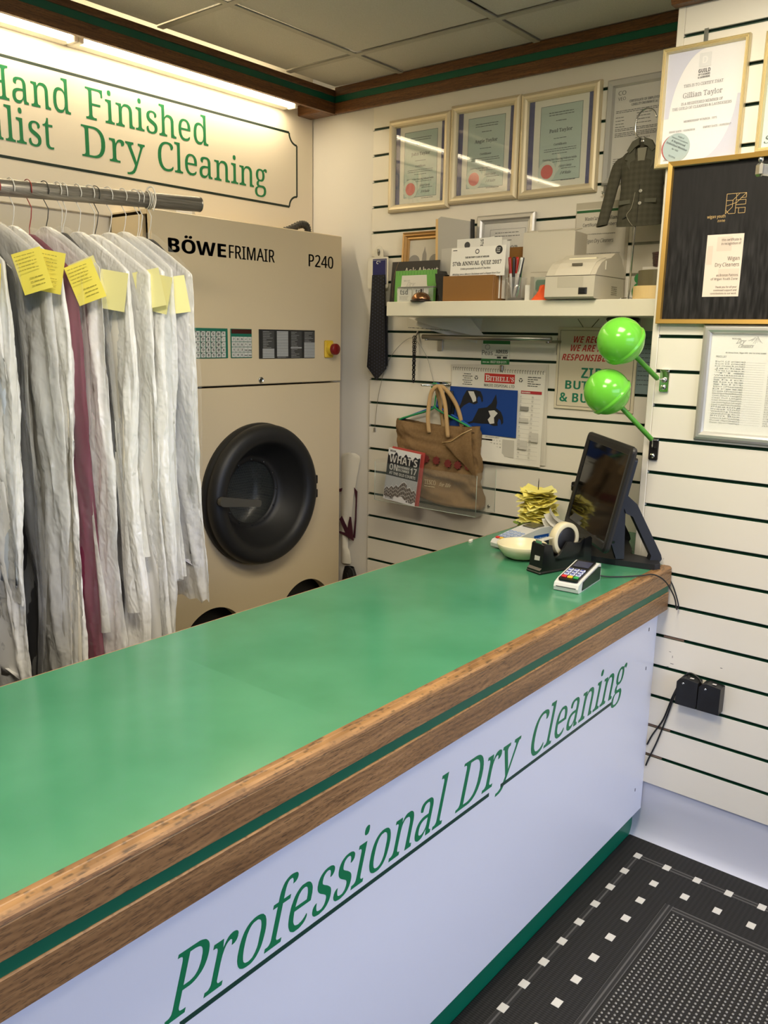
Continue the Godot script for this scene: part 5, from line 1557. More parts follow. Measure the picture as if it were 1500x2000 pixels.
func build_bag() -> void:
	noise.seed = 8
	noise.frequency = 0.3
	var weave := picture(128, 128, func(x, y):
		var k: float = 0.05 * sin(x * TAU / 4.0) * sin(y * TAU / 4.0) + 0.05 * noise.get_noise_2d(x * 1.2, y * 0.2) + 0.05 * noise.get_noise_2d(x * 0.2 + 90.0, y * 1.2)
		return Color(0.50 + k, 0.39 + k, 0.25 + k * 0.8))
	var jute := textured(weave, 0.9, Vector3(6, 6, 6), 0.05)
	var t := on_wall("jute_bag", "brown jute shopping bag with red stamped flowers hanging in the recess", "bag", 0.3, 0.925, -1.095)
	noise.frequency = 1.0
	# front and back sheets and the gussets as one sagging bag
	var st := begin(true)
	var rows := []
	for a in 31:
		var v := a / 30.0
		var ring := PackedVector3Array()
		var l := lerpf(-0.175, -0.212, v)
		var r := lerpf(0.222, 0.196, v)
		for b in 80:
			var an := TAU * b / 80.0
			var cx := cos(an)
			var cz := sin(an)
			var px := signf(cx) * pow(absf(cx), 0.35)
			var pz := signf(cz) * pow(absf(cz), 0.55)
			var x := lerpf(l, r, px * 0.5 + 0.5)
			var depth := 0.040 - 0.014 * v
			var z := pz * depth + 0.016 * noise.get_noise_3d(x * 8.0, v * 4.5, pz * 0.7) + 0.007 * noise.get_noise_3d(x * 26.0, v * 11.0, pz) + (0.009 * sin(v * 15.0 + x * 16.0) if v < 0.35 else 0.0)
			var y := 0.325 * v - (0.012 * v * sin((x + 0.2) * 8.0)) + 0.018 * (1.0 - v) * (1.0 if x < 0 else 0.2)
			ring.append(Vector3(x, y, z))
		rows.append(ring)
	var bot := PackedVector3Array()
	for q in rows[0]: bot.append(Vector3(q.x * 0.97, q.y - 0.006, q.z * 0.1))
	rows.push_front(bot)
	add_grid(st, rows, true)
	part("body", done(st), jute, t)
	part("inside", prism(PackedVector2Array([Vector2(-0.20, -0.020), Vector2(0.185, -0.020), Vector2(0.185, 0.020), Vector2(-0.20, 0.020)]), 0.0, 0.002, Transform3D(Basis(Vector3.RIGHT, -PI * 0.5), Vector3(0, 0.30, 0))), mat(rgb(70, 54, 34), 0.9), t)
	# the top right corner folded forwards
	st = begin(true)
	rows = []
	for a in 7:
		var u := a / 6.0
		var ring := PackedVector3Array()
		for b in 7:
			var v := b / 6.0
			var p0 := Vector2(0.055, 0.252).lerp(Vector2(0.190, 0.316), u)
			var p1 := Vector2(0.085, 0.232).lerp(Vector2(0.224, 0.128), u)
			var p := p0.lerp(p1, v)
			ring.append(Vector3(p.x, p.y, 0.046 + 0.014 * sin(v * PI) * u + 0.004 * sin(u * 9.0)))
		rows.append(ring)
	add_grid(st, rows)
	part("folded_corner", done(st), jute, t)
	part("seam", tube([Vector3(0.055, 0.253, 0.048), Vector3(0.10, 0.262, 0.052), Vector3(0.15, 0.296, 0.052), Vector3(0.192, 0.317, 0.050)], 0.0022, 6), mat(rgb(190, 160, 112), 0.9), t)
	# two rope handles over the hook
	for k in 2:
		var dz := 0.034 - 0.058 * k
		var dx := 0.0 + 0.028 * k
		var p := curve([Vector3(-0.020 + dx, 0.285, dz), Vector3(-0.028 + dx, 0.345, dz), Vector3(-0.030 + dx * 0.7, 0.410, dz * 0.7), Vector3(-0.020 + dx * 0.4, 0.452, dz * 0.3 + 0.01), Vector3(0.0 + dx * 0.4, 0.468, 0.012), Vector3(0.022 + dx * 0.5, 0.455, dz * 0.3 + 0.01), Vector3(0.045 + dx * 0.8, 0.405, dz * 0.7), Vector3(0.062 + dx, 0.345, dz), Vector3(0.072 + dx, 0.275, dz)], 5)
		st = begin(true)
		add_tube(st, p, 0.0085, 10)
		part("handle", done(st), mat(rgb(186, 152, 104), 0.85), t)
	# stamps and print
	var red := mat(rgb(112, 40, 34), 0.8)
	for q in [[-0.029, 0.178], [0.023, 0.177], [0.080, 0.171], [0.127, 0.170], [0.176, 0.172]]:
		var fl := PackedVector2Array()
		for k in 40: fl.append(Vector2(q[0], q[1]) + Vector2(cos(TAU * k / 40), sin(TAU * k / 40)) * (0.0150 + 0.0022 * cos(TAU * k * 8 / 40.0)))
		part("stamped_flower", prism(fl, 0.036, 0.0425), red, t)
	var ls := SurfaceTool.new()
	write(ls, "TESCO", "r", -0.030, 0.026, 0.078, 0.018, 0.043)
	write(ls, "for life", "r", 0.042, 0.100, 0.078, 0.014, 0.043, Transform3D.IDENTITY, 0.4)
	scribble(ls, -0.030, 0.026, 0.068, 0.0045, 0.043)
	part("print", ls.commit(), mat(rgb(206, 188, 150), 0.8), t)

# ---------------------------------------------------------------- things on the shelf
const SHELF := 1.7122

func build_shelf_things() -> void:
	var st: SurfaceTool
	var ls: SurfaceTool
	var rows: Array
	# engraving in a gilt frame
	var t := on_wall("framed_engraving", "small grey engraving of domed buildings in a gilt frame at the left of the shelf", "picture", 0.315, SHELF, -1.205)
	t.transform.basis = WALL * Basis(Vector3.RIGHT, -0.06)
	framed(t, 0.212, 0.278, [Vector2(0, 0), Vector2(0, 0.014), Vector2(0.004, 0.020), Vector2(0.009, 0.016), Vector2(0.014, 0.019), Vector2(0.020, 0.010), Vector2(0.026, 0.011), Vector2(0.031, 0.003)], mat(rgb(176, 136, 78), 0.4, 0.45), rgb(206, 200, 184), 0.04)
	st = begin()
	for q in [[-0.05, 0.0, 0.028, 0.052], [0.052, 0.0, 0.028, 0.056]]:
		var dome := PackedVector2Array([Vector2(q[0] - q[2], 0.155)])
		for k in 9: dome.append(Vector2(q[0] - q[2] * cos(PI * k / 8.0), 0.165 + 0.026 * sin(PI * k / 8.0)))
		dome.append(Vector2(q[0] + q[2], 0.155))
		add_prism(st, dome, 0.0031, 0.0034)
	add_prism(st, PackedVector2Array([Vector2(-0.012, 0.15), Vector2(-0.010, 0.192), Vector2(-0.004, 0.205), Vector2(0.0, 0.222), Vector2(0.004, 0.205), Vector2(0.010, 0.192), Vector2(0.012, 0.15)]), 0.0031, 0.0034)
	add_box(st, Vector3(0, 0.150, 0.0033), Vector3(0.136, 0.018, 0.0003))
	add_box(st, Vector3(0, 0.122, 0.0033), Vector3(0.144, 0.014, 0.0003))
	part("engraving", done(st), mat(rgb(140, 136, 128), 0.8), t)
	st = begin()
	for k in 12: add_box(st, Vector3(-0.062 + 0.0113 * k, 0.152, 0.0036), Vector3(0.004, 0.012, 0.0003))
	part("engraved_windows", done(st), mat(rgb(96, 92, 86), 0.8), t)
	# black leaflet behind, green leaflet before it
	t = on_wall("black_leaflet", "black leaflet with a white heading, behind the green leaflet on the shelf", "leaflet", 0.215, SHELF, -1.175)
	t.transform.basis = WALL * Basis(Vector3.RIGHT, -0.10)
	part("card", span(Vector3(-0.115, 0, 0), Vector3(0.115, 0.158, 0.002)), mat(rgb(36, 32, 30), 0.45), t)
	ls = SurfaceTool.new()
	write(ls, "Ask About", "s", -0.052, 0.110, 0.108, 0.026, 0.002)
	part("print", ls.commit(), mat(rgb(214, 208, 196), 0.6), t)
	st = begin(true)
	add_tube(st, curve([Vector3(-0.084, 0.156, 0.0022), Vector3(-0.097, 0.12, 0.0022), Vector3(-0.103, 0.07, 0.0022), Vector3(-0.100, 0.02, 0.0022)]), 0.0008, 5)
	part("printed_curve", done(st), mat(rgb(150, 124, 84), 0.6), t)
	t = on_wall("green_leaflet", "lime green leaflet with a pale curtain-shaped panel, left on the shelf", "leaflet", 0.178, SHELF, -1.138)
	t.transform.basis = WALL * Basis(Vector3.RIGHT, -0.06)
	part("card", span(Vector3(-0.098, 0, 0), Vector3(0.098, 0.119, 0.002)), mat(rgb(104, 168, 76), 0.5), t)
	part("pale_panel", prism(PackedVector2Array([Vector2(-0.066, 0.101), Vector2(0.052, 0.101), Vector2(0.056, 0.065), Vector2(0.064, 0.045), Vector2(0.058, 0.0), Vector2(-0.074, 0.0), Vector2(-0.086, 0.045), Vector2(-0.068, 0.060)]), 0.0021, 0.0024), mat(rgb(216, 212, 198), 0.6), t)
	st = begin()
	for k in 14: add_box(st, Vector3(-0.092 + 0.0142 * k, 0.110, 0.0023), Vector3(0.0012, 0.016, 0.0003))
	part("pleat_lines", done(st), mat(rgb(78, 138, 58), 0.6), t)
	ls = SurfaceTool.new()
	write(ls, "WIGAN", "r", -0.056, -0.026, 0.078, 0.006, 0.0025)
	write(ls, "Dry", "r", -0.044, 0.0, 0.060, 0.016, 0.0025, Transform3D.IDENTITY, 0.6)
	part("print", ls.commit(), mat(rgb(186, 184, 172), 0.7), t)
	# card holder with white cards
	t = on_wall("card_holder", "clear card holder with a grey ledge on the front of the shelf", "card holder", 0.168, SHELF, -1.103)
	var ac := glass(0.12, 0.05, Color(0.85, 0.88, 0.86))
	part("front_wall", span(Vector3(-0.085, 0, 0.034), Vector3(0.085, 0.052, 0.036)), ac, t)
	part("base", span(Vector3(-0.085, 0, 0.0), Vector3(0.085, 0.002, 0.036)), ac, t)
	part("ledge", span(Vector3(-0.080, 0.052, 0.008), Vector3(0.086, 0.056, 0.037), 0.001), mat(rgb(126, 126, 118), 0.5), t)
	for k in 2:
		var c := on_wall("business_card", ["white business card at the left of the clear card holder", "white business card behind the brass bell"][k], "card", 0.142, SHELF + 0.0025, -1.155 + 0.074 * k, "business cards in the clear holder")
		part("card", span(Vector3(-0.036, 0, -0.002), Vector3(0.030 + 0.004 * k, 0.048, 0.002)), mat(rgb(226, 224, 214), 0.6), c)
		ls = SurfaceTool.new()
		write(ls, "tsd", "S", -0.024, 0.014, 0.025, 0.019, 0.0021)
		part("logo", ls.commit(), mat(rgb(44, 44, 44), 0.6), c)
		ls = SurfaceTool.new()
		lines(ls, -0.026, 0.016, [0.016, 0.011, 0.006], 0.0028, 0.0021)
		part("print", ls.commit(), mat(rgb(140, 140, 136), 0.7), c)
	# bell
	t = thing("counter_bell", "small brass service bell on the front of the shelf", "bell", Vector3(0.118, SHELF, -1.062))
	part("base", lathe([Vector2(0.0005, 0), Vector2(0.038, 0), Vector2(0.040, 0.003), Vector2(0.036, 0.006)], 32), mat(rgb(60, 48, 38), 0.4, 0.5), t)
	part("dome", lathe([Vector2(0.035, 0.008), Vector2(0.0355, 0.011), Vector2(0.033, 0.018), Vector2(0.026, 0.027), Vector2(0.014, 0.033), Vector2(0.0005, 0.035)], 32), mat(rgb(150, 108, 74), 0.25, 0.85), t)
	part("plunger", lathe([Vector2(0.003, 0.034), Vector2(0.003, 0.042), Vector2(0.0045, 0.043), Vector2(0.0005, 0.046)], 12), mat(rgb(50, 42, 36), 0.35, 0.6), t)
	# document wallet
	t = on_wall("document_folder", "tall translucent grey document folder standing on the shelf", "folder", 0.262, SHELF, -1.006)
	t.transform.basis = WALL * Basis(Vector3.UP, -0.12) * Basis(Vector3(0, 0, 1), 0.03)
	part("sleeve", prism(PackedVector2Array([Vector2(-0.075, 0), Vector2(0.082, 0), Vector2(0.082, 0.286), Vector2(-0.060, 0.318), Vector2(-0.075, 0.312)]), 0.0, 0.020), mat(rgb(178, 176, 170), 0.35), t)
	part("cream_papers", span(Vector3(-0.091, 0, 0.002), Vector3(-0.0755, 0.312, 0.016)), mat(rgb(226, 190, 130), 0.7), t)
	part("black_clip", prism(PackedVector2Array([Vector2(0.0825, 0.19), Vector2(0.094, 0.19), Vector2(0.092, 0.292), Vector2(0.0825, 0.294)]), 0.004, 0.016), black, t)
	part("inner_sheet", span(Vector3(-0.055, 0.02, 0.0205), Vector3(0.07, 0.20, 0.0212)), mat(rgb(196, 194, 188), 0.5), t)
	# black desk stapler on end
	t = on_wall("stapler", "black stapler standing on end beside the wooden card box", "stapler", 0.150, SHELF, -0.990)
	part("body", prism(PackedVector2Array([Vector2(0.006, 0), Vector2(0.020, 0), Vector2(0.020, 0.096), Vector2(-0.024, 0.100), Vector2(-0.020, 0.070), Vector2(-0.006, 0.03)]), -0.014, 0.014), mat(rgb(28, 28, 28), 0.35), t)
	part("ridge", prism(PackedVector2Array([Vector2(-0.018, 0.10), Vector2(0.016, 0.097), Vector2(0.010, 0.108), Vector2(-0.012, 0.110)]), -0.010, 0.010), mat(rgb(40, 40, 40), 0.3), t)
	# wooden card box with the quiz cards
	t = on_wall("wooden_box", "open brown wooden box holding the quiz cards in the middle of the shelf", "box", 0.196, SHELF, -0.842)
	var bw := mat(rgb(138, 96, 46), 0.4)
	part("front_board", span(Vector3(-0.124, 0, 0.066), Vector3(0.090, 0.088, 0.076), 0.001), bw, t)
	part("back_board", span(Vector3(-0.110, 0, -0.060), Vector3(0.150, 0.190, -0.050), 0.001), bw, t)
	part("side_board", span(Vector3(0.080, 0, -0.049), Vector3(0.0895, 0.088, 0.0655), 0.001), bw, t)
	part("side_board", span(Vector3(-0.1235, 0, -0.049), Vector3(-0.114, 0.088, 0.0655), 0.001), bw, t)
	part("base", span(Vector3(-0.1135, 0, -0.049), Vector3(0.0795, 0.008, 0.0655)), bw, t)
	t = on_wall("quiz_card", "white quiz card in a shiny sleeve propped in the wooden box", "card", 0.140, SHELF + 0.089, -0.842)
	t.transform.basis = WALL * Basis(Vector3(0, 0, 1), 0.01) * Basis(Vector3.RIGHT, -0.08)
	part("card", span(Vector3(-0.107, -0.004, 0), Vector3(0.121, 0.098, 0.0016)), mat(rgb(232, 229, 220), 0.35), t)
	ls = SurfaceTool.new()
	write(ls, "THE ROTARY CLUB OF WIGAN", "S", -0.046, 0.054, 0.060, 0.0062, 0.0017)
	write(ls, "57th ANNUAL QUIZ 2017", "R", -0.098, 0.106, 0.036, 0.0135, 0.0017)
	write(ls, "Entire proceeds in aid of Charities", "s", -0.062, 0.064, 0.021, 0.0066, 0.0017)
	write(ls, "Wishing you a Merry Christmas and a Happy New Year", "r", -0.098, 0.106, 0.003, 0.0058, 0.0017, Transform3D.IDENTITY, 0.5)
	scribble(ls, -0.10, -0.078, 0.088, 0.004, 0.0017)
	part("print", ls.commit(), mat(INK, 0.6), t)
	part("emblem", frame_ring(0.0085, 0.0055), mat(rgb(80, 80, 80), 0.6), t, Vector3(0.004, 0.082, 0.0017))
	part("black_badge", prism(disc2(Vector2(0.093, 0.083), 0.0145), 0.0017, 0.0020), mat(rgb(26, 26, 28), 0.5), t)
	ls = SurfaceTool.new()
	for k in 3: scribble(ls, 0.083, 0.103, 0.087 - 0.006 * k, 0.0036, 0.0020)
	part("badge_print", ls.commit(), mat(rgb(210, 208, 202), 0.6), t)
	for k in 4:
		var c := on_wall("ticket_sheet", ["front ticket sheet standing behind the quiz card, printed sideways", "ticket sheet with a pointed corner behind the quiz card", "third ticket sheet behind the quiz card, its right edge showing", "rearmost ticket sheet in the wooden box"][k], "ticket sheet", 0.158 + 0.010 * k, SHELF + 0.010, -0.835, "ticket sheets in the wooden box")
		c.transform.basis = WALL * Basis(Vector3(0, 0, 1), [0.0, 0.14, 0.0, -0.01][k])
		var w: float = [0.088, 0.078, 0.095, 0.100][k]
		part("sheet", span(Vector3(-w + 0.012 * k - 0.012, 0, 0), Vector3(w, 0.207 - 0.004 * k, 0.0008)), mat(rgb(226, 223, 214), 0.7), c)
		if k == 0:
			ls = SurfaceTool.new()
			var side := Transform3D(Basis(Vector3(0, 0, 1), -PI * 0.5), Vector3(0.0, 0.205, 0))
			write(ls, "57th", "R", 0.002, 0, 0.0, 0.012, 0.0008, side)
			for q in [-0.045, 0.052, 0.068]: scribble(ls, 0.0, 0.0, 0.0, 0.004, 0.0008)
			part("print", ls.commit(), mat(rgb(60, 60, 58), 0.7), c)
			part("emblem", prism(disc2(Vector2(-0.056, 0.185), 0.012), 0.0008, 0.0012), mat(rgb(70, 70, 68), 0.7), c)
	# silver photo frame
	t = on_wall("silver_frame", "silver framed notice standing behind the wooden box", "picture frame", 0.330, SHELF, -0.845)
	t.transform.basis = WALL * Basis(Vector3.RIGHT, -0.04)
	framed(t, 0.245, 0.318, [Vector2(0, 0), Vector2(0, 0.012), Vector2(0.006, 0.017), Vector2(0.016, 0.016), Vector2(0.022, 0.010), Vector2(0.028, 0.008), Vector2(0.030, 0.002)], alu, rgb(212, 210, 202), 0.04)
	part("rule", frame_mesh(0.150, 0.222, [Vector2(0, 0), Vector2(0, 0.0003), Vector2(0.0012, 0.0003), Vector2(0.0012, 0)]), mat(rgb(110, 110, 106), 0.7), t, Vector3(0.008, 0.156, 0.0033))
	ls = SurfaceTool.new()
	lines(ls, -0.045, 0.06, [0.252, 0.240], 0.004, 0.0031)
	lines(ls, -0.02, 0.03, [0.225], 0.004, 0.0031)
	write(ls, "TAYLOR", "R", -0.035, 0.055, 0.192, 0.015, 0.0031)
	part("print", ls.commit(), mat(rgb(74, 74, 72), 0.7), t)
	# pens in a clear pot
	t = thing("pen_pot", "clear acrylic pot full of pens on the shelf", "pen pot", Vector3(0.160, SHELF, -0.684))
	st = begin(true)
	add_lathe(st, PackedVector2Array([Vector2(0.0005, 0.002), Vector2(0.033, 0.002), Vector2(0.036, 0.078), Vector2(0.0375, 0.078), Vector2(0.0345, 0.0), Vector2(0.0005, 0.0)]), 28)
	part("cup", done(st), glass(0.10, 0.04, Color(0.9, 0.9, 0.88)), t)
	part("base_ring", lathe([Vector2(0.0005, 0.0025), Vector2(0.030, 0.0025), Vector2(0.030, 0.010), Vector2(0.0005, 0.010)], 20), mat(rgb(46, 40, 38), 0.4), t)
	var pens := [[-0.020, -0.024, 0.10, -0.10, rgb(160, 32, 28), "red pen leaning at the left of the clear pot"], [-0.018, -0.010, 0.02, -0.02, rgb(44, 42, 42), "black pen upright in the clear pot"], [-0.012, 0.004, -0.02, 0.02, rgb(186, 34, 32), "red capped pen standing in the middle of the clear pot"], [-0.022, 0.010, 0.10, 0.26, rgb(214, 214, 206), "white pen with a silver clip leaning right in the clear pot"], [-0.010, 0.014, 0.04, 0.22, rgb(28, 30, 46), "dark blue pen leaning right in the clear pot"], [-0.002, 0.020, 0.02, 0.14, rgb(26, 128, 66), "green pen at the right of the clear pot"]]
	for q in pens:
		var pn := thing("pen", q[5], "pen", Vector3(0.160 + q[0] * 0.6, SHELF + 0.011, -0.684 + q[1] * 0.4 - q[3] * 0.02), upright(Vector3(-q[2] * 0.5, 1, q[3] * 0.9)), "pens in the clear pot")
		var tall: float = 0.118 if q[4].g > 0.3 and q[4].r < 0.3 else 0.135
		part("barrel", lathe([Vector2(0.0006, 0), Vector2(0.0015, 0.003), Vector2(0.0045, 0.016), Vector2(0.0048, tall * 0.55), Vector2(0.0048, tall * 0.6)], 12), mat(q[4] if q[4].r < 0.5 else rgb(198, 192, 186), 0.3), pn)
		part("cap", lathe([Vector2(0.0052, tall * 0.6), Vector2(0.0054, tall - 0.006), Vector2(0.0045, tall), Vector2(0.0005, tall)], 12), mat(q[4], 0.3), pn)
		part("clip", box(Vector3(0.0022, tall * 0.3, 0.0018), 0.0005), steel if q[4].r > 0.7 else mat(q[4].darkened(0.2), 0.3), pn, Vector3(-0.0062, tall * 0.8, 0.0))
	# bits between the pens and the printer
	t = on_wall("white_card", "narrow white card standing beside the clear pot", "card", 0.150, SHELF, -0.629)
	part("card", span(Vector3(-0.012, 0, 0), Vector3(0.012, 0.052, 0.002)), mat(rgb(226, 224, 216), 0.7), t)
	part("blue_edge", span(Vector3(0.0122, 0, -0.004), Vector3(0.0142, 0.040, 0.002)), mat(rgb(34, 40, 110), 0.6), t)
	t = on_wall("clear_tub", "small clear plastic tub with green contents beside the orange rag", "tub", 0.160, SHELF, -0.588)
	part("tub", span(Vector3(-0.028, 0, -0.03), Vector3(0.030, 0.076, 0.02), 0.004), glass(0.25, 0.1, Color(0.70, 0.78, 0.72)), t)
	part("contents", box(Vector3(0.042, 0.038, 0.030), 0.006, Vector3(0.002, 0.050, -0.006)), mat(rgb(30, 84, 48), 0.5), t)
	part("corner_post", span(Vector3(-0.028, 0, 0.0205), Vector3(-0.014, 0.078, 0.0235), 0.001), mat(rgb(150, 146, 132), 0.35), t)
	t = on_wall("orange_rag", "crumpled bright orange rag on the shelf beside the printer", "rag", 0.128, SHELF, -0.572)
	st = begin(true)
	rows = []
	for a in 9:
		var u := a / 8.0
		var ring := PackedVector3Array()
		for b in 20:
			var an := TAU * b / 20.0
			var r := lerpf(0.026, 0.010, pow(u, 0.7)) * (1.0 + 0.25 * sin(an * 3.0 + u * 4.0) + 0.25 * noise.get_noise_2d(an * 40.0, u * 300.0))
			ring.append(Vector3(cos(an) * r + 0.010 * u, 0.046 * u * (1.0 + 0.1 * sin(an * 2.0)), sin(an) * r * 0.8))
		rows.append(ring)
	var cap := PackedVector3Array()
	for b in 20: cap.append(Vector3(0.011, 0.044, 0))
	rows.append(cap)
	add_grid(st, rows, true)
	part("cloth", done(st), mat(rgb(238, 92, 40), 0.8), t)
	# carton
	t = on_wall("carton", "plain off-white carton with its top flap open, behind the printer", "box", 0.285, SHELF, -0.609)
	t.transform.basis = WALL * Basis(Vector3.UP, 0.10)
	var cardm := mat(rgb(206, 198, 178), 0.7)
	st = begin()
	for q in [[Vector3(-0.094, 0, 0.058), Vector3(0.094, 0.230, 0.061)], [Vector3(-0.094, 0, -0.058), Vector3(0.094, 0.230, -0.055)], [Vector3(-0.094, 0, -0.055), Vector3(-0.091, 0.230, 0.058)], [Vector3(0.091, 0, -0.055), Vector3(0.094, 0.230, 0.058)], [Vector3(-0.091, 0, -0.055), Vector3(0.091, 0.003, 0.058)]]:
		add_box(st, (q[0] + q[1]) * 0.5, (q[1] - q[0]).abs())
	part("body", done(st), cardm, t)
	part("flap", box(Vector3(0.182, 0.0025, 0.07), 0.0), cardm, t, Vector3(0.0, 0.238, 0.026), Basis(Vector3.RIGHT, 0.20))
	part("flap", box(Vector3(0.05, 0.0025, 0.11), 0.0), cardm, t, Vector3(-0.070, 0.233, 0.0), Basis(Vector3(0, 0, 1), 0.06))
	part("crease", span(Vector3(-0.06, 0.098, 0.0612), Vector3(0.05, 0.0995, 0.0616)), mat(rgb(168, 158, 138), 0.8), t)
	# receipt printer
	t = on_wall("receipt_printer", "beige receipt printer overhanging the front of the shelf", "printer", 0.195, SHELF + 0.002, -0.440)
	var pb := mat(rgb(198, 190, 170), 0.45)
	var prof := PackedVector2Array([Vector2(-0.118, 0.006), Vector2(-0.115, 0.070), Vector2(-0.112, 0.073), Vector2(-0.098, 0.092), Vector2(-0.075, 0.112), Vector2(-0.045, 0.124), Vector2(-0.010, 0.130), Vector2(0.020, 0.146), Vector2(0.045, 0.150), Vector2(0.075, 0.130), Vector2(0.095, 0.098), Vector2(0.105, 0.02), Vector2(0.105, 0.0), Vector2(-0.110, 0.0)])
	# outline in (towards the wall, up), swept along the wall
	st = begin()
	add_prism(st, prof, -0.087, 0.087, Transform3D(Basis(Vector3(0, 0, -1), Vector3(0, 1, 0), Vector3(1, 0, 0)), Vector3.ZERO))
	part("casing", done(st), pb, t)
	var lid := PackedVector2Array([Vector2(-0.1165, 0.0725), Vector2(-0.099, 0.0935), Vector2(-0.076, 0.1138), Vector2(-0.046, 0.126), Vector2(-0.012, 0.132), Vector2(-0.010, 0.1305), Vector2(-0.045, 0.1245), Vector2(-0.075, 0.1125), Vector2(-0.098, 0.0925), Vector2(-0.112, 0.0735)])
	st = begin()
	add_prism(st, lid, -0.055, 0.070, Transform3D(Basis(Vector3(0, 0, -1), Vector3(0, 1, 0), Vector3(1, 0, 0)), Vector3.ZERO))
	part("lid", done(st), mat(rgb(206, 198, 178), 0.42), t)
	part("lid_gap", span(Vector3(-0.0875, 0.0708, -0.11), Vector3(0.0875, 0.0722, 0.1158)), mat(rgb(110, 104, 90), 0.6), t)
	part("paper_slot", span(Vector3(-0.050, 0.123, 0.018), Vector3(0.046, 0.133, 0.030)), mat(rgb(232, 226, 196), 0.6), t)
	part("front_recess", span(Vector3(-0.042, 0.034, 0.1150), Vector3(0.048, 0.068, 0.1170), 0.0006), mat(rgb(186, 178, 158), 0.5), t)
	part("badge", span(Vector3(-0.006, 0.104, 0.0905), Vector3(0.030, 0.111, 0.094)), mat(rgb(120, 114, 100), 0.35, 0.5), t, Vector3.ZERO)
	var sw := part("power_switch", span(Vector3(0.034, 0.013, 0.1165), Vector3(0.064, 0.034, 0.1195), 0.001), mat(rgb(58, 56, 52), 0.4), t)
	part("rocker", span(Vector3(0.038, 0.016, 0.1196), Vector3(0.060, 0.031, 0.1220), 0.001), black, sw)
	ls = SurfaceTool.new()
	var sideX := Transform3D(Basis(Vector3(0, 0, -1), Vector3(0, 1, 0), Vector3(1, 0, 0)), Vector3(0.0872, 0, 0))
	lines(ls, 0.008, 0.050, [0.040, 0.034, 0.028, 0.022, 0.016], 0.0035, 0.0, )
	var sm := part("rating_label", ls.commit(), mat(rgb(128, 122, 106), 0.7), t)
	sm.transform = Transform3D(Basis(Vector3(0, 0, -1), Vector3(0, 1, 0), Vector3(1, 0, 0)), Vector3(0.0872, 0, 0.0))
	part("lever", box(Vector3(0.003, 0.028, 0.005), 0.001), mat(rgb(214, 208, 190), 0.4), t, Vector3(0.0885, 0.105, 0.045))
	for q in [-0.06, 0.06]: part("foot", box(Vector3(0.02, 0.0022, 0.02)), black, t, Vector3(q, -0.0006, 0.02))
	# waste certificate on the wall
	t = on_wall("waste_certificate", "white waste compliance certificate with a green bar, behind the small jacket", "certificate", 0.3474, 1.735, -0.474)
	part("sheet", span(Vector3(-0.092, 0, 0), Vector3(0.092, 0.290, 0.0016)), mat(rgb(208, 202, 186), 0.5), t)
	part("sleeve_edge", span(Vector3(-0.096, -0.01, -0.0002), Vector3(0.103, 0.312, 0.0006)), mat(rgb(188, 180, 160), 0.4), t)
	part("green_bar", patch(-0.092, 0.278, 0.092, 0.286, 0.0016), mat(rgb(36, 96, 50), 0.6), t)
	ls = SurfaceTool.new()
	write(ls, "WasteCare", "r", -0.062, -0.006, 0.252, 0.0115, 0.0016, Transform3D.IDENTITY, 0.2)
	write(ls, "Compliance", "S", -0.002, 0.072, 0.252, 0.0115, 0.0016)
	write(ls, "Certificate of Membership", "s", -0.066, 0.076, 0.232, 0.0110, 0.0016)
	write(ls, "This is to certify that all waste materials generated by", "s", -0.055, 0.055, 0.205, 0.0040, 0.0016)
	write(ls, "Wigan Dry Cleaners", "s", -0.058, 0.050, 0.178, 0.0125, 0.0016, Transform3D.IDENTITY, 0.18)
	write(ls, "are collected by WasteCare and are treated and recycled in accordance", "s", -0.072, 0.076, 0.140, 0.0040, 0.0016)
	write(ls, "with the Environmental Protection Act and all waste legislation", "s", -0.072, 0.076, 0.132, 0.0040, 0.0016)
	lines(ls, 0.066, 0.086, [0.098], 0.005, 0.0016)
	part("print", ls.commit(), mat(rgb(76, 74, 66), 0.7), t)
	build_jacket()
	# rolls of tape with a ribbed brown block on top
	t = thing("cream_tape_roll", "wide cream roll lying at the right end of the shelf", "tape roll", Vector3(0.166, SHELF, -0.192))
	part("roll", lathe([Vector2(0.034, 0.001), Vector2(0.064, 0.0), Vector2(0.065, 0.001), Vector2(0.065, 0.038), Vector2(0.064, 0.039), Vector2(0.034, 0.038), Vector2(0.034, 0.001)], 48, false), mat(rgb(224, 194, 134), 0.5), t)
	t = thing("brown_tape_roll", "smaller grey-brown tape roll lying on the cream roll", "tape roll", Vector3(0.166, SHELF + 0.0392, -0.184))
	part("roll", lathe([Vector2(0.036, 0.001), Vector2(0.059, 0.0), Vector2(0.060, 0.001), Vector2(0.060, 0.046), Vector2(0.059, 0.047), Vector2(0.036, 0.046), Vector2(0.036, 0.001)], 48, false), mat(rgb(96, 88, 62), 0.35), t)
	part("white_core", lathe([Vector2(0.032, 0.002), Vector2(0.032, 0.048), Vector2(0.0355, 0.048), Vector2(0.0355, 0.002)], 40, false), mat(rgb(196, 186, 166), 0.7), t)
	t = thing("brown_block", "dark brown ribbed block tilted on top of the tape rolls", "block", Vector3(0.155, SHELF + 0.0985, -0.174), Basis(Vector3(0.2, 0, 1).normalized(), 0.12) * Basis(Vector3.UP, 0.55) * Basis(Vector3.RIGHT, -0.10))
	st = begin()
	for k in 6: add_box(st, Vector3(0, 0.0035 + 0.0072 * k, 0), Vector3(0.052, 0.0060, 0.040 if k % 2 else 0.0385), 0.0012)
	add_box(st, Vector3(0, 0.022, 0), Vector3(0.0505, 0.042, 0.0375))
	part("ribbed_body", done(st), mat(rgb(62, 34, 26), 0.6), t)
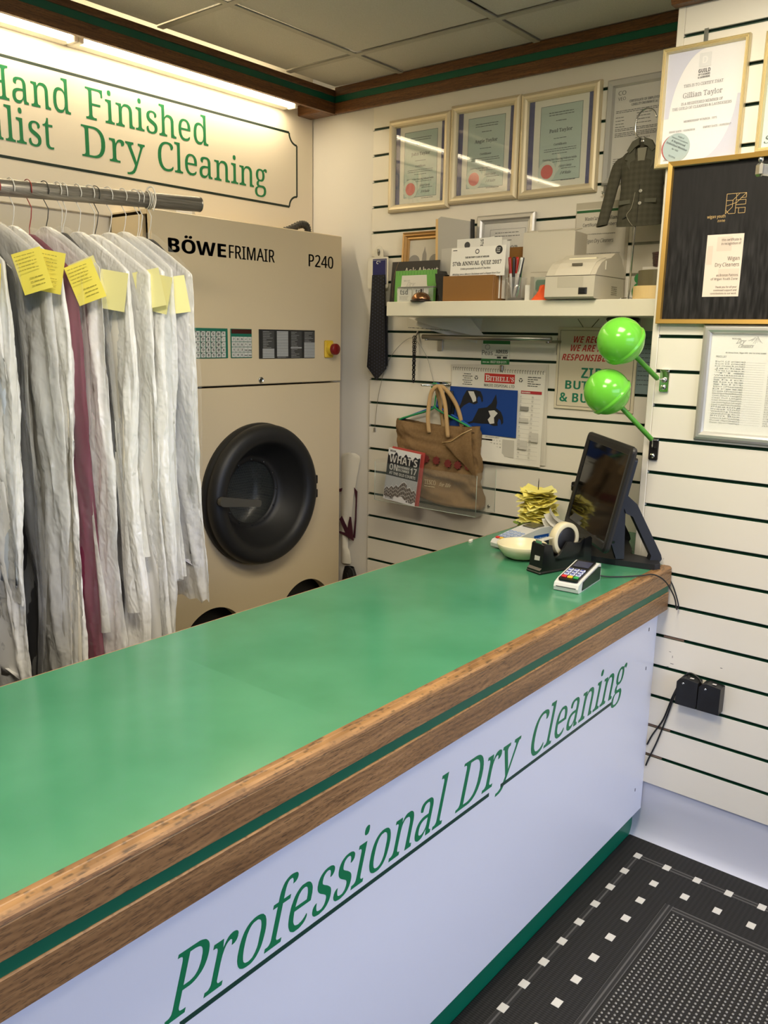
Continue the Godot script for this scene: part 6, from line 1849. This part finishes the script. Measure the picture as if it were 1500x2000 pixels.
	# green cut-outs and small notices behind the jacket stand
	t = on_wall("green_cutout", "dark green cut-out card behind the receipt printer", "card", 0.300, SHELF, -0.292)
	part("disc", prism(disc2(Vector2(0.0, 0.032), 0.032), 0.0, 0.003), mat(rgb(40, 118, 58), 0.6), t)
	part("disc", prism(disc2(Vector2(-0.010, 0.074), 0.016), 0.0, 0.003), mat(rgb(40, 118, 58), 0.6), t)
	t = on_wall("small_notice", "small white printed slip standing behind the jacket stand", "notice", 0.320, SHELF, -0.252)
	part("sheet", span(Vector3(-0.050, 0, 0), Vector3(0.05, 0.112, 0.001)), mat(rgb(214, 208, 194), 0.7), t)
	ls = SurfaceTool.new()
	lines(ls, -0.03, 0.035, [0.098, 0.088, 0.078, 0.058, 0.048], 0.004, 0.001)
	part("print", ls.commit(), mat(rgb(90, 88, 80), 0.7), t)
	t = on_wall("clear_wallet", "clear plastic wallet hanging behind the jacket", "wallet", 0.338, 1.745, -0.250)
	part("sheet", span(Vector3(-0.105, 0, 0), Vector3(0.12, 0.27, 0.0012)), glass(0.16, 0.2, Color(0.75, 0.72, 0.62)), t)
	# wallet and card pushed against the underside of the shelf
	t = thing("dark_pouch", "dark leather pouch wedged under the right of the shelf", "pouch", Vector3(0.26, 1.632, -0.330))
	part("body", lathe([Vector2(0.0005, 0), Vector2(0.03, 0.002), Vector2(0.048, 0.010), Vector2(0.055, 0.022), Vector2(0.05, 0.0275), Vector2(0.0005, 0.0275)], 24), mat(rgb(34, 30, 26), 0.5), t)
	t = on_wall("hanging_tag", "plain pale card hanging under the right end of the shelf", "card", 0.31, 1.606, -0.318)
	part("card", span(Vector3(-0.035, 0, 0), Vector3(0.028, 0.053, 0.001)), mat(rgb(178, 172, 156), 0.7), t)

func slip(c: Color) -> StandardMaterial3D:
	var m := mat(c, 0.74)
	m.backlight_enabled = true
	m.backlight = Color(0.6, 0.6, 0.6)
	return m

func frame_ring(r1: float, r0: float) -> ArrayMesh:
	var st := begin()
	var a := disc2(Vector2.ZERO, r1, 0, 20)
	var b := disc2(Vector2.ZERO, r0, 0, 20)
	for k in 20:
		var p := [a[k], a[(k + 1) % 20], b[(k + 1) % 20], b[k]]
		quad(st, Vector3(p[3].x, p[3].y, 0.0004), Vector3(p[2].x, p[2].y, 0.0004), Vector3(p[1].x, p[1].y, 0.0004), Vector3(p[0].x, p[0].y, 0.0004))
	return done(st)

func build_jacket() -> void:
	noise.seed = 44
	noise.frequency = 0.5
	var tweed := picture(96, 96, func(x, y):
		var k: float = 0.016 * sin(x * TAU / 24.0) + 0.014 * sin(y * TAU / 24.0) + 0.05 * noise.get_noise_2d(x * 2.0, y * 2.0)
		return Color(0.275 + k, 0.262 + k, 0.205 + k))
	var cloth := textured(tweed, 0.9, Vector3(14, 14, 14))
	# wire stand, then the jacket on it
	var t := on_wall("wire_stand", "slim chrome wire stand with a hook top, holding the small jacket", "stand", 0.215, SHELF, -0.292)
	part("rod", tube([Vector3(0.0, 0.004, 0.012), Vector3(0.004, 0.24, 0.010), Vector3(0.006, 0.452, 0.0)], 0.0028, 10), chrome, t)
	part("crossbar", box(Vector3(0.018, 0.004, 0.004), 0.001), chrome, t, Vector3(0.006, 0.456, 0.0))
	part("hook", tube(Array(curve([Vector3(0.006, 0.456, 0.0), Vector3(0.005, 0.482, 0.0), Vector3(-0.010, 0.492, 0.0), Vector3(-0.022, 0.506, 0.0), Vector3(-0.024, 0.535, 0.0), Vector3(-0.016, 0.560, 0.0), Vector3(0.006, 0.574, 0.0), Vector3(0.030, 0.566, 0.0), Vector3(0.042, 0.545, 0.0)])), 0.0026, 8), chrome, t)
	part("foot", box(Vector3(0.042, 0.003, 0.06), 0.001), chrome, t, Vector3(0, 0.0015, 0.0))
	part("base_wire", tube(Array(curve([Vector3(-0.035, 0.003, 0.02), Vector3(-0.02, 0.005, 0.03), Vector3(0.0, 0.008, 0.012), Vector3(0.03, 0.003, 0.02)])), 0.0016, 6), chrome, t)
	t = on_wall("miniature_jacket", "miniature dark tweed jacket displayed on the wire stand", "jacket", 0.218, 1.944, -0.282)
	var st := begin(true)
	var rows := []
	for q in [[0.0, 0.074, 0.024], [0.012, 0.0745, 0.027], [0.06, 0.072, 0.026], [0.11, 0.068, 0.026], [0.15, 0.072, 0.028], [0.185, 0.076, 0.027], [0.205, 0.074, 0.022], [0.218, 0.062, 0.017], [0.228, 0.040, 0.013], [0.236, 0.026, 0.012], [0.246, 0.022, 0.012]]:
		var ring := PackedVector3Array()
		for b in 40:
			var an := TAU * b / 40.0
			ring.append(Vector3(signf(cos(an)) * pow(absf(cos(an)), 0.8) * q[1] + 0.0015 * sin(q[0] * 60.0 + an * 2.0), q[0] - 0.006 * maxf(0.0, sin(an)) * (1.0 if q[0] < 0.02 else 0.0), sin(an) * q[2]))
		rows.append(ring)
	add_grid(st, rows, true)
	part("body", done(st), cloth, t)
	# sleeves
	for s in [-1, 1]:
		st = begin(true)
		var p := curve([Vector3(s * 0.062, 0.208, 0.0), Vector3(s * 0.080, 0.185, 0.004), Vector3(s * 0.094, 0.12, 0.010), Vector3(s * 0.106, 0.055, 0.016), Vector3(s * 0.117, 0.002, 0.020)], 4)
		var rr := []
		for i in p.size():
			var u := i / float(p.size() - 1)
			var ring := PackedVector3Array()
			for b in 16:
				var an := TAU * b / 16.0
				var r := lerpf(0.022, 0.0185, u) * (0.75 if i == 0 else 1.0)
				ring.append(p[i] + Vector3(cos(an) * r, -cos(an) * r * 0.16 * s, sin(an) * r * 0.72))
			rr.append(ring)
		rr.reverse()
		var inner := PackedVector3Array()
		for v in rr[0]: inner.append(v + Vector3(0, 0.01, 0))
		add_grid(st, rr, true)
		part("sleeve", done(st), cloth, t)
		# lapels
		var lap := PackedVector2Array([Vector2(s * 0.020, 0.244), Vector2(s * 0.040, 0.222), Vector2(s * 0.052, 0.196), Vector2(s * 0.042, 0.192), Vector2(s * 0.046, 0.183), Vector2(s * 0.004, 0.118), Vector2(s * 0.004, 0.128), Vector2(s * 0.020, 0.205)])
		st = begin()
		add_prism(st, lap, 0.0, 0.004, Transform3D(Basis(Vector3.RIGHT, -0.03), Vector3(0, 0, 0.0265)))
		part("lapel", done(st), mat(rgb(80, 78, 64), 0.9), t)
		part("collar", prism(PackedVector2Array([Vector2(s * 0.008, 0.255), Vector2(s * 0.030, 0.246), Vector2(s * 0.046, 0.220), Vector2(s * 0.036, 0.212), Vector2(s * 0.020, 0.228), Vector2(s * 0.008, 0.234)]), 0.014, 0.0285), mat(rgb(86, 84, 70), 0.9), t)
		st = begin()
		add_box(st, Vector3(s * 0.042, 0.068, 0.0255), Vector3(0.038, 0.013, 0.003), 0.001, Basis(Vector3(0, 0, 1), s * -0.06))
		part("pocket_flap", done(st), mat(rgb(86, 84, 70), 0.9), t)
	part("shirt_lining", prism(PackedVector2Array([Vector2(-0.012, 0.225), Vector2(0.018, 0.225), Vector2(0.010, 0.165), Vector2(-0.006, 0.165)]), 0.022, 0.0262), mat(rgb(128, 124, 106), 0.8), t)
	part("front_edge", span(Vector3(0.003, 0.004, 0.0262), Vector3(0.0045, 0.118, 0.0272)), mat(rgb(40, 38, 32), 0.9), t)
	for y in [0.098, 0.062]: part("button", lathe([Vector2(0.0005, 0.0), Vector2(0.0052, 0.0), Vector2(0.0055, 0.0012), Vector2(0.004, 0.0022), Vector2(0.0005, 0.0016)], 16), mat(rgb(196, 192, 178), 0.3, 0.4), t, Vector3(0.009, y, 0.0268), Basis(Vector3.RIGHT, PI * 0.5))
	part("loose_thread", tube(Array(curve([Vector3(-0.008, 0.095, 0.029), Vector3(-0.016, 0.05, 0.030), Vector3(-0.030, 0.030, 0.030), Vector3(-0.022, 0.012, 0.030), Vector3(-0.010, -0.004, 0.026)])), 0.0007, 5), mat(rgb(170, 164, 140), 0.8), t)
	part("cuff_pin", box(Vector3(0.016, 0.003, 0.002), 0.0005), mat(rgb(40, 40, 36), 0.5), t, Vector3(-0.038, 0.022, 0.028), Basis(Vector3(0, 0, 1), 0.4))

# ---------------------------------------------------------------- things on the counter
const TOP := 0.9247

func build_counter_things() -> void:
	var st: SurfaceTool
	var ls: SurfaceTool
	# till screen: local x along its width, y up, z out of the screen
	var W := Vector3(-0.718, 0, 0.696)
	var N := Vector3(-0.696, 0, -0.718)
	var t := thing("till_screen", "black flat till screen on a sloping stand at the counter's end", "monitor", Vector3(0.093, TOP + 0.0006, -0.414) + W * 0.205, Basis(W, Vector3.UP, N))
	var casing := mat(rgb(24, 24, 26), 0.45)
	var tilt := Transform3D(Basis(Vector3.RIGHT, -0.205), Vector3(0, 0.050, 0.0))
	st = begin(true)
	var rows := []
	var prof := [[0.0, -0.034], [0.010, -0.036], [0.030, -0.022], [0.004, -0.014], [0.0, -0.006], [0.002, 0.0], [0.010, 0.003], [0.026, 0.0005], [0.028, -0.003]]
	for q in prof.slice(2):
		var ring := PackedVector3Array()
		var r := rect2(-0.2055 + q[0], q[0], 0.2055 - q[0], 0.322 - q[0], maxf(0.018 - q[0] * 0.5, 0.003))
		for p in r: ring.append(tilt * Vector3(p.x, p.y, q[1]))
		ring.reverse()
		rows.append(ring)
	st.set_smooth_group(-1)
	add_grid(st, rows, true)
	add_prism(st, rect2(-0.17, 0.03, 0.17, 0.29, 0.01), -0.036, -0.0215, tilt)
	part("casing", done(st), casing, t)
	st = begin()
	add_prism(st, rect2(-0.178, 0.028, 0.178, 0.295), -0.012, -0.0025, tilt)
	part("screen", done(st), mat(rgb(16, 15, 13), 0.07), t)
	for k in 5:
		st = begin()
		add_box(st, tilt * Vector3(0.191, 0.060 + 0.014 * k, 0.0024), Vector3(0.006, 0.007, 0.003), 0.001)
		part("button", done(st), mat(rgb(52, 53, 56), 0.35), t)
	# sloping stand
	for x in [0.135, -0.120]:
		st = begin()
		var X := Transform3D(Basis(Vector3(0, 0, -1), Vector3(0, 1, 0), Vector3(1, 0, 0)), Vector3(x, 0, 0))
		# (back, up)
		add_prism(st, PackedVector2Array([Vector2(0.060, 0.210), Vector2(0.078, 0.215), Vector2(0.110, 0.188), Vector2(0.196, 0.034), Vector2(0.200, 0.020), Vector2(0.192, 0.008), Vector2(0.160, 0.008), Vector2(0.166, 0.030), Vector2(0.100, 0.150), Vector2(0.078, 0.160)]), -0.013, 0.013, X)
		part("strut", done(st), mat(rgb(28, 29, 33), 0.5), t)
		st = begin()
		add_prism(st, PackedVector2Array([Vector2(0.060, 0.210), Vector2(0.078, 0.160), Vector2(0.085, 0.020), Vector2(0.060, 0.020), Vector2(0.030, 0.10), Vector2(0.045, 0.20)]), -0.008, 0.008, X)
		part("neck", done(st), casing, t)
	st = begin()
	var base := PackedVector2Array([Vector2(-0.150, 0.0), Vector2(0.095, 0.0), Vector2(0.140, -0.06), Vector2(0.198, -0.158), Vector2(0.190, -0.178), Vector2(0.150, -0.190), Vector2(0.108, -0.168), Vector2(0.066, -0.134), Vector2(0.010, -0.160), Vector2(-0.120, -0.194), Vector2(-0.200, -0.160), Vector2(-0.196, -0.06)])
	add_prism(st, base, 0.0, 0.017, Transform3D(Basis(Vector3(1, 0, 0), Vector3(0, 0, 1), Vector3(0, -1, 0)), Vector3(0, 0.017, 0)))
	part("base", done(st), mat(rgb(26, 27, 31), 0.5), t)
	# card terminal nearest the edge
	var b := Basis(Vector3.UP, 0.10)
	t = thing("card_terminal", "black and white card terminal with a blue keypad near the counter's front edge", "card terminal", Vector3(-0.376, TOP, -0.122), b)
	st = begin()
	var X2 := Transform3D(Basis(Vector3(1, 0, 0), Vector3(0, 1, 0), Vector3(0, 0, 1)), Vector3.ZERO)
	add_prism(st, PackedVector2Array([Vector2(-0.086, 0.002), Vector2(-0.088, 0.012), Vector2(-0.084, 0.022), Vector2(-0.060, 0.030), Vector2(0.070, 0.050), Vector2(0.082, 0.048), Vector2(0.086, 0.030), Vector2(0.084, 0.0), Vector2(-0.080, 0.0)]), -0.0345, 0.0345, X2)
	part("white_shell", done(st), mat(rgb(214, 214, 210), 0.35), t)
	var slope := Transform3D(Basis(Vector3(0, 0, 1), 0.152), Vector3(-0.060, 0.0305, 0))
	st = begin()
	add_prism(st, rect2(-0.018, -0.0275, 0.128, 0.0275, 0.006), 0.0, 0.004, slope * Transform3D(Basis(Vector3(1, 0, 0), Vector3(0, 0, -1), Vector3(0, 1, 0)), Vector3.ZERO))
	part("black_top", done(st), mat(rgb(20, 20, 24), 0.2), t)
	st = begin()
	add_prism(st, PackedVector2Array([Vector2(-0.060, 0.004), Vector2(0.076, 0.004), Vector2(0.078, 0.040), Vector2(0.06, 0.044), Vector2(-0.055, 0.026)]), -0.0365, 0.0365, X2)
	part("black_side", done(st), mat(rgb(22, 22, 24), 0.3), t)
	for r in 4:
		for c in 3:
			st = begin()
			add_box(st, slope * Vector3(0.050 - 0.0165 * r, 0.0055, -0.0165 + 0.0165 * c), Vector3(0.0115, 0.004, 0.0135), 0.001, slope.basis)
			part("key", done(st), mat([rgb(196, 202, 226), rgb(206, 44, 48), rgb(226, 186, 50), rgb(44, 156, 74)][0 if r < 3 else c + 1], 0.35), t)
	st = begin()
	for r in 3:
		for c in 3: add_box(st, slope * Vector3(0.050 - 0.0165 * r, 0.0078, -0.0165 + 0.0165 * c), Vector3(0.006, 0.0004, 0.008), 0.0, slope.basis)
	part("key_print", done(st), mat(rgb(40, 48, 130), 0.5), t)
	st = begin()
	add_box(st, slope * Vector3(0.096, 0.0046, 0), Vector3(0.040, 0.001, 0.044), 0.0, slope.basis)
	part("display", done(st), mat(rgb(58, 60, 82), 0.12), t)
	part("card_slot", span(Vector3(-0.0884, 0.012, -0.028), Vector3(-0.0864, 0.0145, 0.028)), mat(rgb(90, 90, 90), 0.5), t)
	var cb := thing("terminal_lead", "thin black lead running from the card terminal over the oak edge to the wall", "cable", Vector3(-0.285, TOP, -0.1))
	var pts := []
	for v in [Vector3(-0.290, 0.940, -0.118), Vector3(-0.265, 0.930, -0.095), Vector3(-0.225, 0.9285, -0.055), Vector3(-0.185, 0.9305, -0.018), Vector3(-0.150, 0.930, 0.004), Vector3(-0.110, 0.905, 0.024), Vector3(-0.060, 0.850, 0.036), Vector3(-0.025, 0.806, 0.033), Vector3(-0.012, 0.799, 0.031), Vector3(-0.007, 0.812, 0.032), Vector3(-0.0055, 0.862, 0.012), Vector3(-0.006, 0.887, -0.005), Vector3(-0.0065, 0.895, -0.012)]: pts.append(v - cb.position)
	part("lead", tube(Array(curve(pts)), 0.0021, 8), black, cb)
	# tape dispenser and its roll
	var u := Basis(Vector3.UP, -0.30)
	t = thing("tape_dispenser", "black desk tape dispenser beside the card terminal", "tape dispenser", Vector3(-0.256, TOP, -0.240), u)
	st = begin()
	add_prism(st, PackedVector2Array([Vector2(-0.106, 0.0), Vector2(-0.106, 0.012), Vector2(-0.099, 0.018), Vector2(-0.092, 0.084), Vector2(-0.085, 0.088), Vector2(-0.062, 0.082), Vector2(-0.054, 0.050), Vector2(-0.046, 0.044), Vector2(-0.030, 0.040), Vector2(0.020, 0.040), Vector2(0.052, 0.050), Vector2(0.066, 0.086), Vector2(0.092, 0.092), Vector2(0.100, 0.086), Vector2(0.103, 0.014), Vector2(0.106, 0.010), Vector2(0.106, 0.0)]), -0.026, 0.026)
	part("body", done(st), mat(rgb(18, 18, 19), 0.28), t)
	for s in [-1, 1]:
		st = begin()
		add_prism(st, PackedVector2Array([Vector2(-0.048, 0.042), Vector2(-0.030, 0.050), Vector2(-0.012, 0.070), Vector2(0.0, 0.085), Vector2(0.014, 0.085), Vector2(0.030, 0.078), Vector2(0.052, 0.078), Vector2(0.070, 0.09), Vector2(0.070, 0.03), Vector2(-0.05, 0.03)]), s * 0.0225 - 0.0035, s * 0.0225 + 0.0035)
		part("cheek", done(st), mat(rgb(18, 18, 19), 0.28), t)
	part("foot", span(Vector3(-0.108, 0.0, -0.029), Vector3(0.108, 0.008, 0.029), 0.003), mat(rgb(24, 24, 25), 0.4), t)
	part("cutter", box(Vector3(0.003, 0.012, 0.024), 0.0006), chrome, t, Vector3(-0.090, 0.090, 0.0), Basis(Vector3(0, 0, 1), 0.3))
	st = begin()
	add_prism(st, PackedVector2Array([Vector2(-0.010, -0.008), Vector2(0.010, -0.006), Vector2(0.010, 0.006), Vector2(-0.010, 0.006)]), 0.0, 0.0008, Transform3D(Basis(Vector3(0, 0, 1), Vector3(0.105, 0.994, 0), Vector3(-0.994, 0.105, 0)), Vector3(-0.0970, 0.045, 0.004)))
	part("sticker", done(st), mat(rgb(196, 192, 186), 0.5), t)
	part("tape_strand", box(Vector3(0.050, 0.0008, 0.019)), film(rgb(220, 216, 200), 0.6), t, Vector3(-0.068, 0.096, 0.0), Basis(Vector3(0, 0, 1), 0.10))
	var r := thing("tape_roll", "large pale roll of clear tape sitting in the black dispenser", "tape roll", Vector3(-0.256, TOP, -0.240) + u * Vector3(0.010, 0.088, 0.0), u * Basis(Vector3.RIGHT, PI * 0.5))
	part("tape", lathe([Vector2(0.038, -0.0115), Vector2(0.049, -0.012), Vector2(0.050, -0.011), Vector2(0.050, 0.011), Vector2(0.049, 0.012), Vector2(0.038, 0.0115)], 48), mat(rgb(214, 204, 170), 0.25), r)
	part("core", lathe([Vector2(0.0378, 0.0115), Vector2(0.0365, 0.0115), Vector2(0.0365, -0.0115), Vector2(0.0378, -0.0115)], 40, false), mat(rgb(196, 188, 164), 0.6), r)
	part("hub", lathe([Vector2(0.0005, -0.0116), Vector2(0.030, -0.0116), Vector2(0.0360, -0.009), Vector2(0.0360, 0.009), Vector2(0.030, 0.0116), Vector2(0.0005, 0.0116)], 32), mat(rgb(24, 24, 26), 0.4), r)
	# bowl of pins
	t = thing("small_bowl", "small cream bowl with a few brown bits in it, left of the tape dispenser", "bowl", Vector3(-0.232, TOP, -0.384))
	part("bowl", lathe([Vector2(0.0005, 0.004), Vector2(0.030, 0.004), Vector2(0.052, 0.016), Vector2(0.068, 0.034), Vector2(0.0735, 0.046), Vector2(0.0755, 0.0475), Vector2(0.0770, 0.0455), Vector2(0.071, 0.030), Vector2(0.055, 0.010), Vector2(0.036, 0.0), Vector2(0.0005, 0.0)], 48), mat(rgb(226, 218, 184), 0.3), t)
	for k in 9:
		var pn := thing("scrap", "small brown scrap lying in the cream bowl", "scrap", Vector3(-0.232 + rng.randf_range(-0.022, 0.022), TOP + 0.0055, -0.384 + rng.randf_range(-0.022, 0.022)), Basis(Vector3.UP, rng.randf() * TAU), "brown scraps in the bowl")
		part("body", tube([Vector3(-0.007, 0.0, 0), Vector3(0.0, 0.0035, 0.001), Vector3(0.008, 0.001, 0.002)], 0.0014, 6), mat(rgb(92, 62, 34), 0.6), pn)
	# handheld terminal lying in its cradle
	t = thing("handheld_terminal", "light grey handheld card terminal lying behind the cream bowl", "card terminal", Vector3(-0.075, TOP, -0.462), Basis(Vector3.UP, -0.22))
	st = begin()
	add_prism(st, PackedVector2Array([Vector2(-0.122, 0.006), Vector2(-0.124, 0.018), Vector2(-0.116, 0.028), Vector2(-0.05, 0.044), Vector2(0.03, 0.058), Vector2(0.075, 0.058), Vector2(0.105, 0.046), Vector2(0.115, 0.030), Vector2(0.110, 0.016), Vector2(0.02, 0.010), Vector2(-0.06, 0.004)]), -0.037, 0.037)
	part("body", done(st), mat(rgb(204, 204, 202), 0.35), t)
	part("cradle", span(Vector3(-0.055, 0.0, -0.038), Vector3(0.105, 0.010, 0.038), 0.003), mat(rgb(36, 38, 44), 0.4), t)
	part("blue_label", span(Vector3(0.0, 0.015, 0.0372), Vector3(0.070, 0.036, 0.0378)), mat(rgb(24, 72, 150), 0.4), t)
	ls = SurfaceTool.new()
	write(ls, "barclaycard", "S", 0.008, 0.060, 0.022, 0.006, 0.0378)
	part("label_print", ls.commit(), mat(rgb(200, 210, 226), 0.5), t)
	var sl := Transform3D(Basis(Vector3(0, 0, 1), 0.20), Vector3(-0.116, 0.0285, 0))
	for rr in 5:
		for c in 4:
			if rr == 0 and c == 3: continue
			st = begin()
			add_box(st, sl * Vector3(0.014 + 0.0155 * rr, 0.0025, -0.0255 + 0.017 * c), Vector3(0.0105, 0.004, 0.0130), 0.001, sl.basis)
			part("key", done(st), mat([rgb(206, 44, 40), rgb(226, 176, 40), rgb(60, 160, 80)][c] if rr == 0 else rgb(150, 166, 198), 0.35), t)
	st = begin()
	add_box(st, Vector3(0.036, 0.0590, 0.0), Vector3(0.050, 0.004, 0.052), 0.001, Basis(Vector3(0, 0, 1), 0.05))
	part("display", done(st), mat(rgb(84, 82, 66), 0.15), t)
	# spike with the yellow slips
	t = thing("bill_spike", "thin black bill spike pushed through the pile of yellow slips", "bill spike", Vector3(0.150, TOP, -0.548))
	part("base", lathe([Vector2(0.0005, 0), Vector2(0.042, 0), Vector2(0.042, 0.004), Vector2(0.038, 0.007), Vector2(0.0005, 0.008)], 32), black, t)
	part("spike", lathe([Vector2(0.0016, 0.008), Vector2(0.0014, 0.170), Vector2(0.0003, 0.184)], 10), mat(rgb(30, 30, 28), 0.35, 0.5), t)
	for k in 40:
		var y := 0.0095 + 0.0034 * k
		var sp := thing("yellow_slip", "yellow paper slip impaled in the pile on the black bill spike", "paper slip", Vector3(0.150, TOP + y, -0.548), Basis(Vector3.UP, rng.randf_range(0, TAU)) * Basis(Vector3(1, 0, 0.3).normalized(), rng.randf_range(-0.05, 0.05)), "yellow slips on the bill spike")
		var w := rng.randf_range(0.036, 0.043)
		var h := rng.randf_range(0.050, 0.060)
		var rows2 := []
		var ph := rng.randf() * 6.0
		for a in 7:
			var ring := PackedVector3Array()
			for c in 7:
				var px := lerpf(-w, w, c / 6.0) + 0.006 * sin(k * 1.7)
				var pz := lerpf(-h, h, a / 6.0) + 0.008 * cos(k * 2.3)
				var e := Vector2(px / w, pz / h).length()
				ring.append(Vector3(px, 0.0060 * e * e * sin(ph + 2.2 * atan2(pz, px)) + 0.002 * e * sin(ph * 2.0 + px * 160.0), pz))
			rows2.append(ring)
		st = begin(true)
		add_grid(st, rows2)
		part("sheet", done(st), slip([rgb(255, 244, 132), rgb(252, 238, 112), rgb(255, 250, 160)][k % 3]), sp)
	t = thing("green_slip", "small green tag sticking out at the foot of the yellow pile", "paper slip", Vector3(0.100, TOP + 0.024, -0.600), Basis(Vector3.UP, 0.6) * Basis(Vector3.RIGHT, 0.15))
	part("tag", prism(disc2(Vector2.ZERO, 0.024, 0.012), 0.0, 0.0012, Transform3D(Basis(Vector3.RIGHT, -PI * 0.5), Vector3.ZERO)), mat(rgb(110, 140, 40), 0.6), t)
	for k in 4:
		t = thing("white_receipt", ["curled white receipt leaning between the yellow pile and the screen", "second white receipt beside the till screen", "white receipt lying lowest beside the till screen", "small white receipt curled up highest beside the screen"][k], "receipt", Vector3(0.085 + 0.004 * k, TOP + 0.010 + 0.016 * k, -0.455 + 0.006 * k), Basis(Vector3.UP, 0.5 + 0.5 * k) * Basis(Vector3(0, 0, 1), 0.25 + 0.1 * k), "white receipts beside the screen")
		var rows3 := []
		for a in 8:
			var ring := PackedVector3Array()
			for c in 4: ring.append(Vector3(lerpf(-0.045, 0.045, a / 7.0), 0.016 * pow((a - 3.5) / 3.5, 2.0), lerpf(-0.026, 0.026, c / 3.0)))
			rows3.append(ring)
		rows3.reverse()
		st = begin(true)
		add_grid(st, rows3)
		part("paper", done(st), mat(rgb(232, 230, 224), 0.7), t)
	t = thing("paper_scrap", "torn white paper scrap on the counter's back edge", "scrap", Vector3(-0.170, TOP + 0.0005, -0.612), Basis(Vector3.UP, 0.3))
	part("scrap", prism(PackedVector2Array([Vector2(-0.018, -0.004), Vector2(0.004, -0.006), Vector2(0.020, 0.0), Vector2(0.012, 0.006), Vector2(-0.010, 0.005)]), 0.0, 0.006, Transform3D(Basis(Vector3.RIGHT, -PI * 0.5), Vector3.ZERO)), mat(rgb(226, 222, 214), 0.8), t)
	t = on_wall("slat_pen_clip", "small black clip on the slats behind the yellow pile", "clip", 0.3472, 1.045, -0.495)
	part("body", prism(rect2(-0.016, 0.0, 0.014, 0.034, 0.006), 0.0, 0.02), mat(rgb(26, 26, 28), 0.3), t)
	part("lip", box(Vector3(0.02, 0.006, 0.03), 0.002), mat(rgb(40, 40, 42), 0.3), t, Vector3(0, 0.020, 0.022))
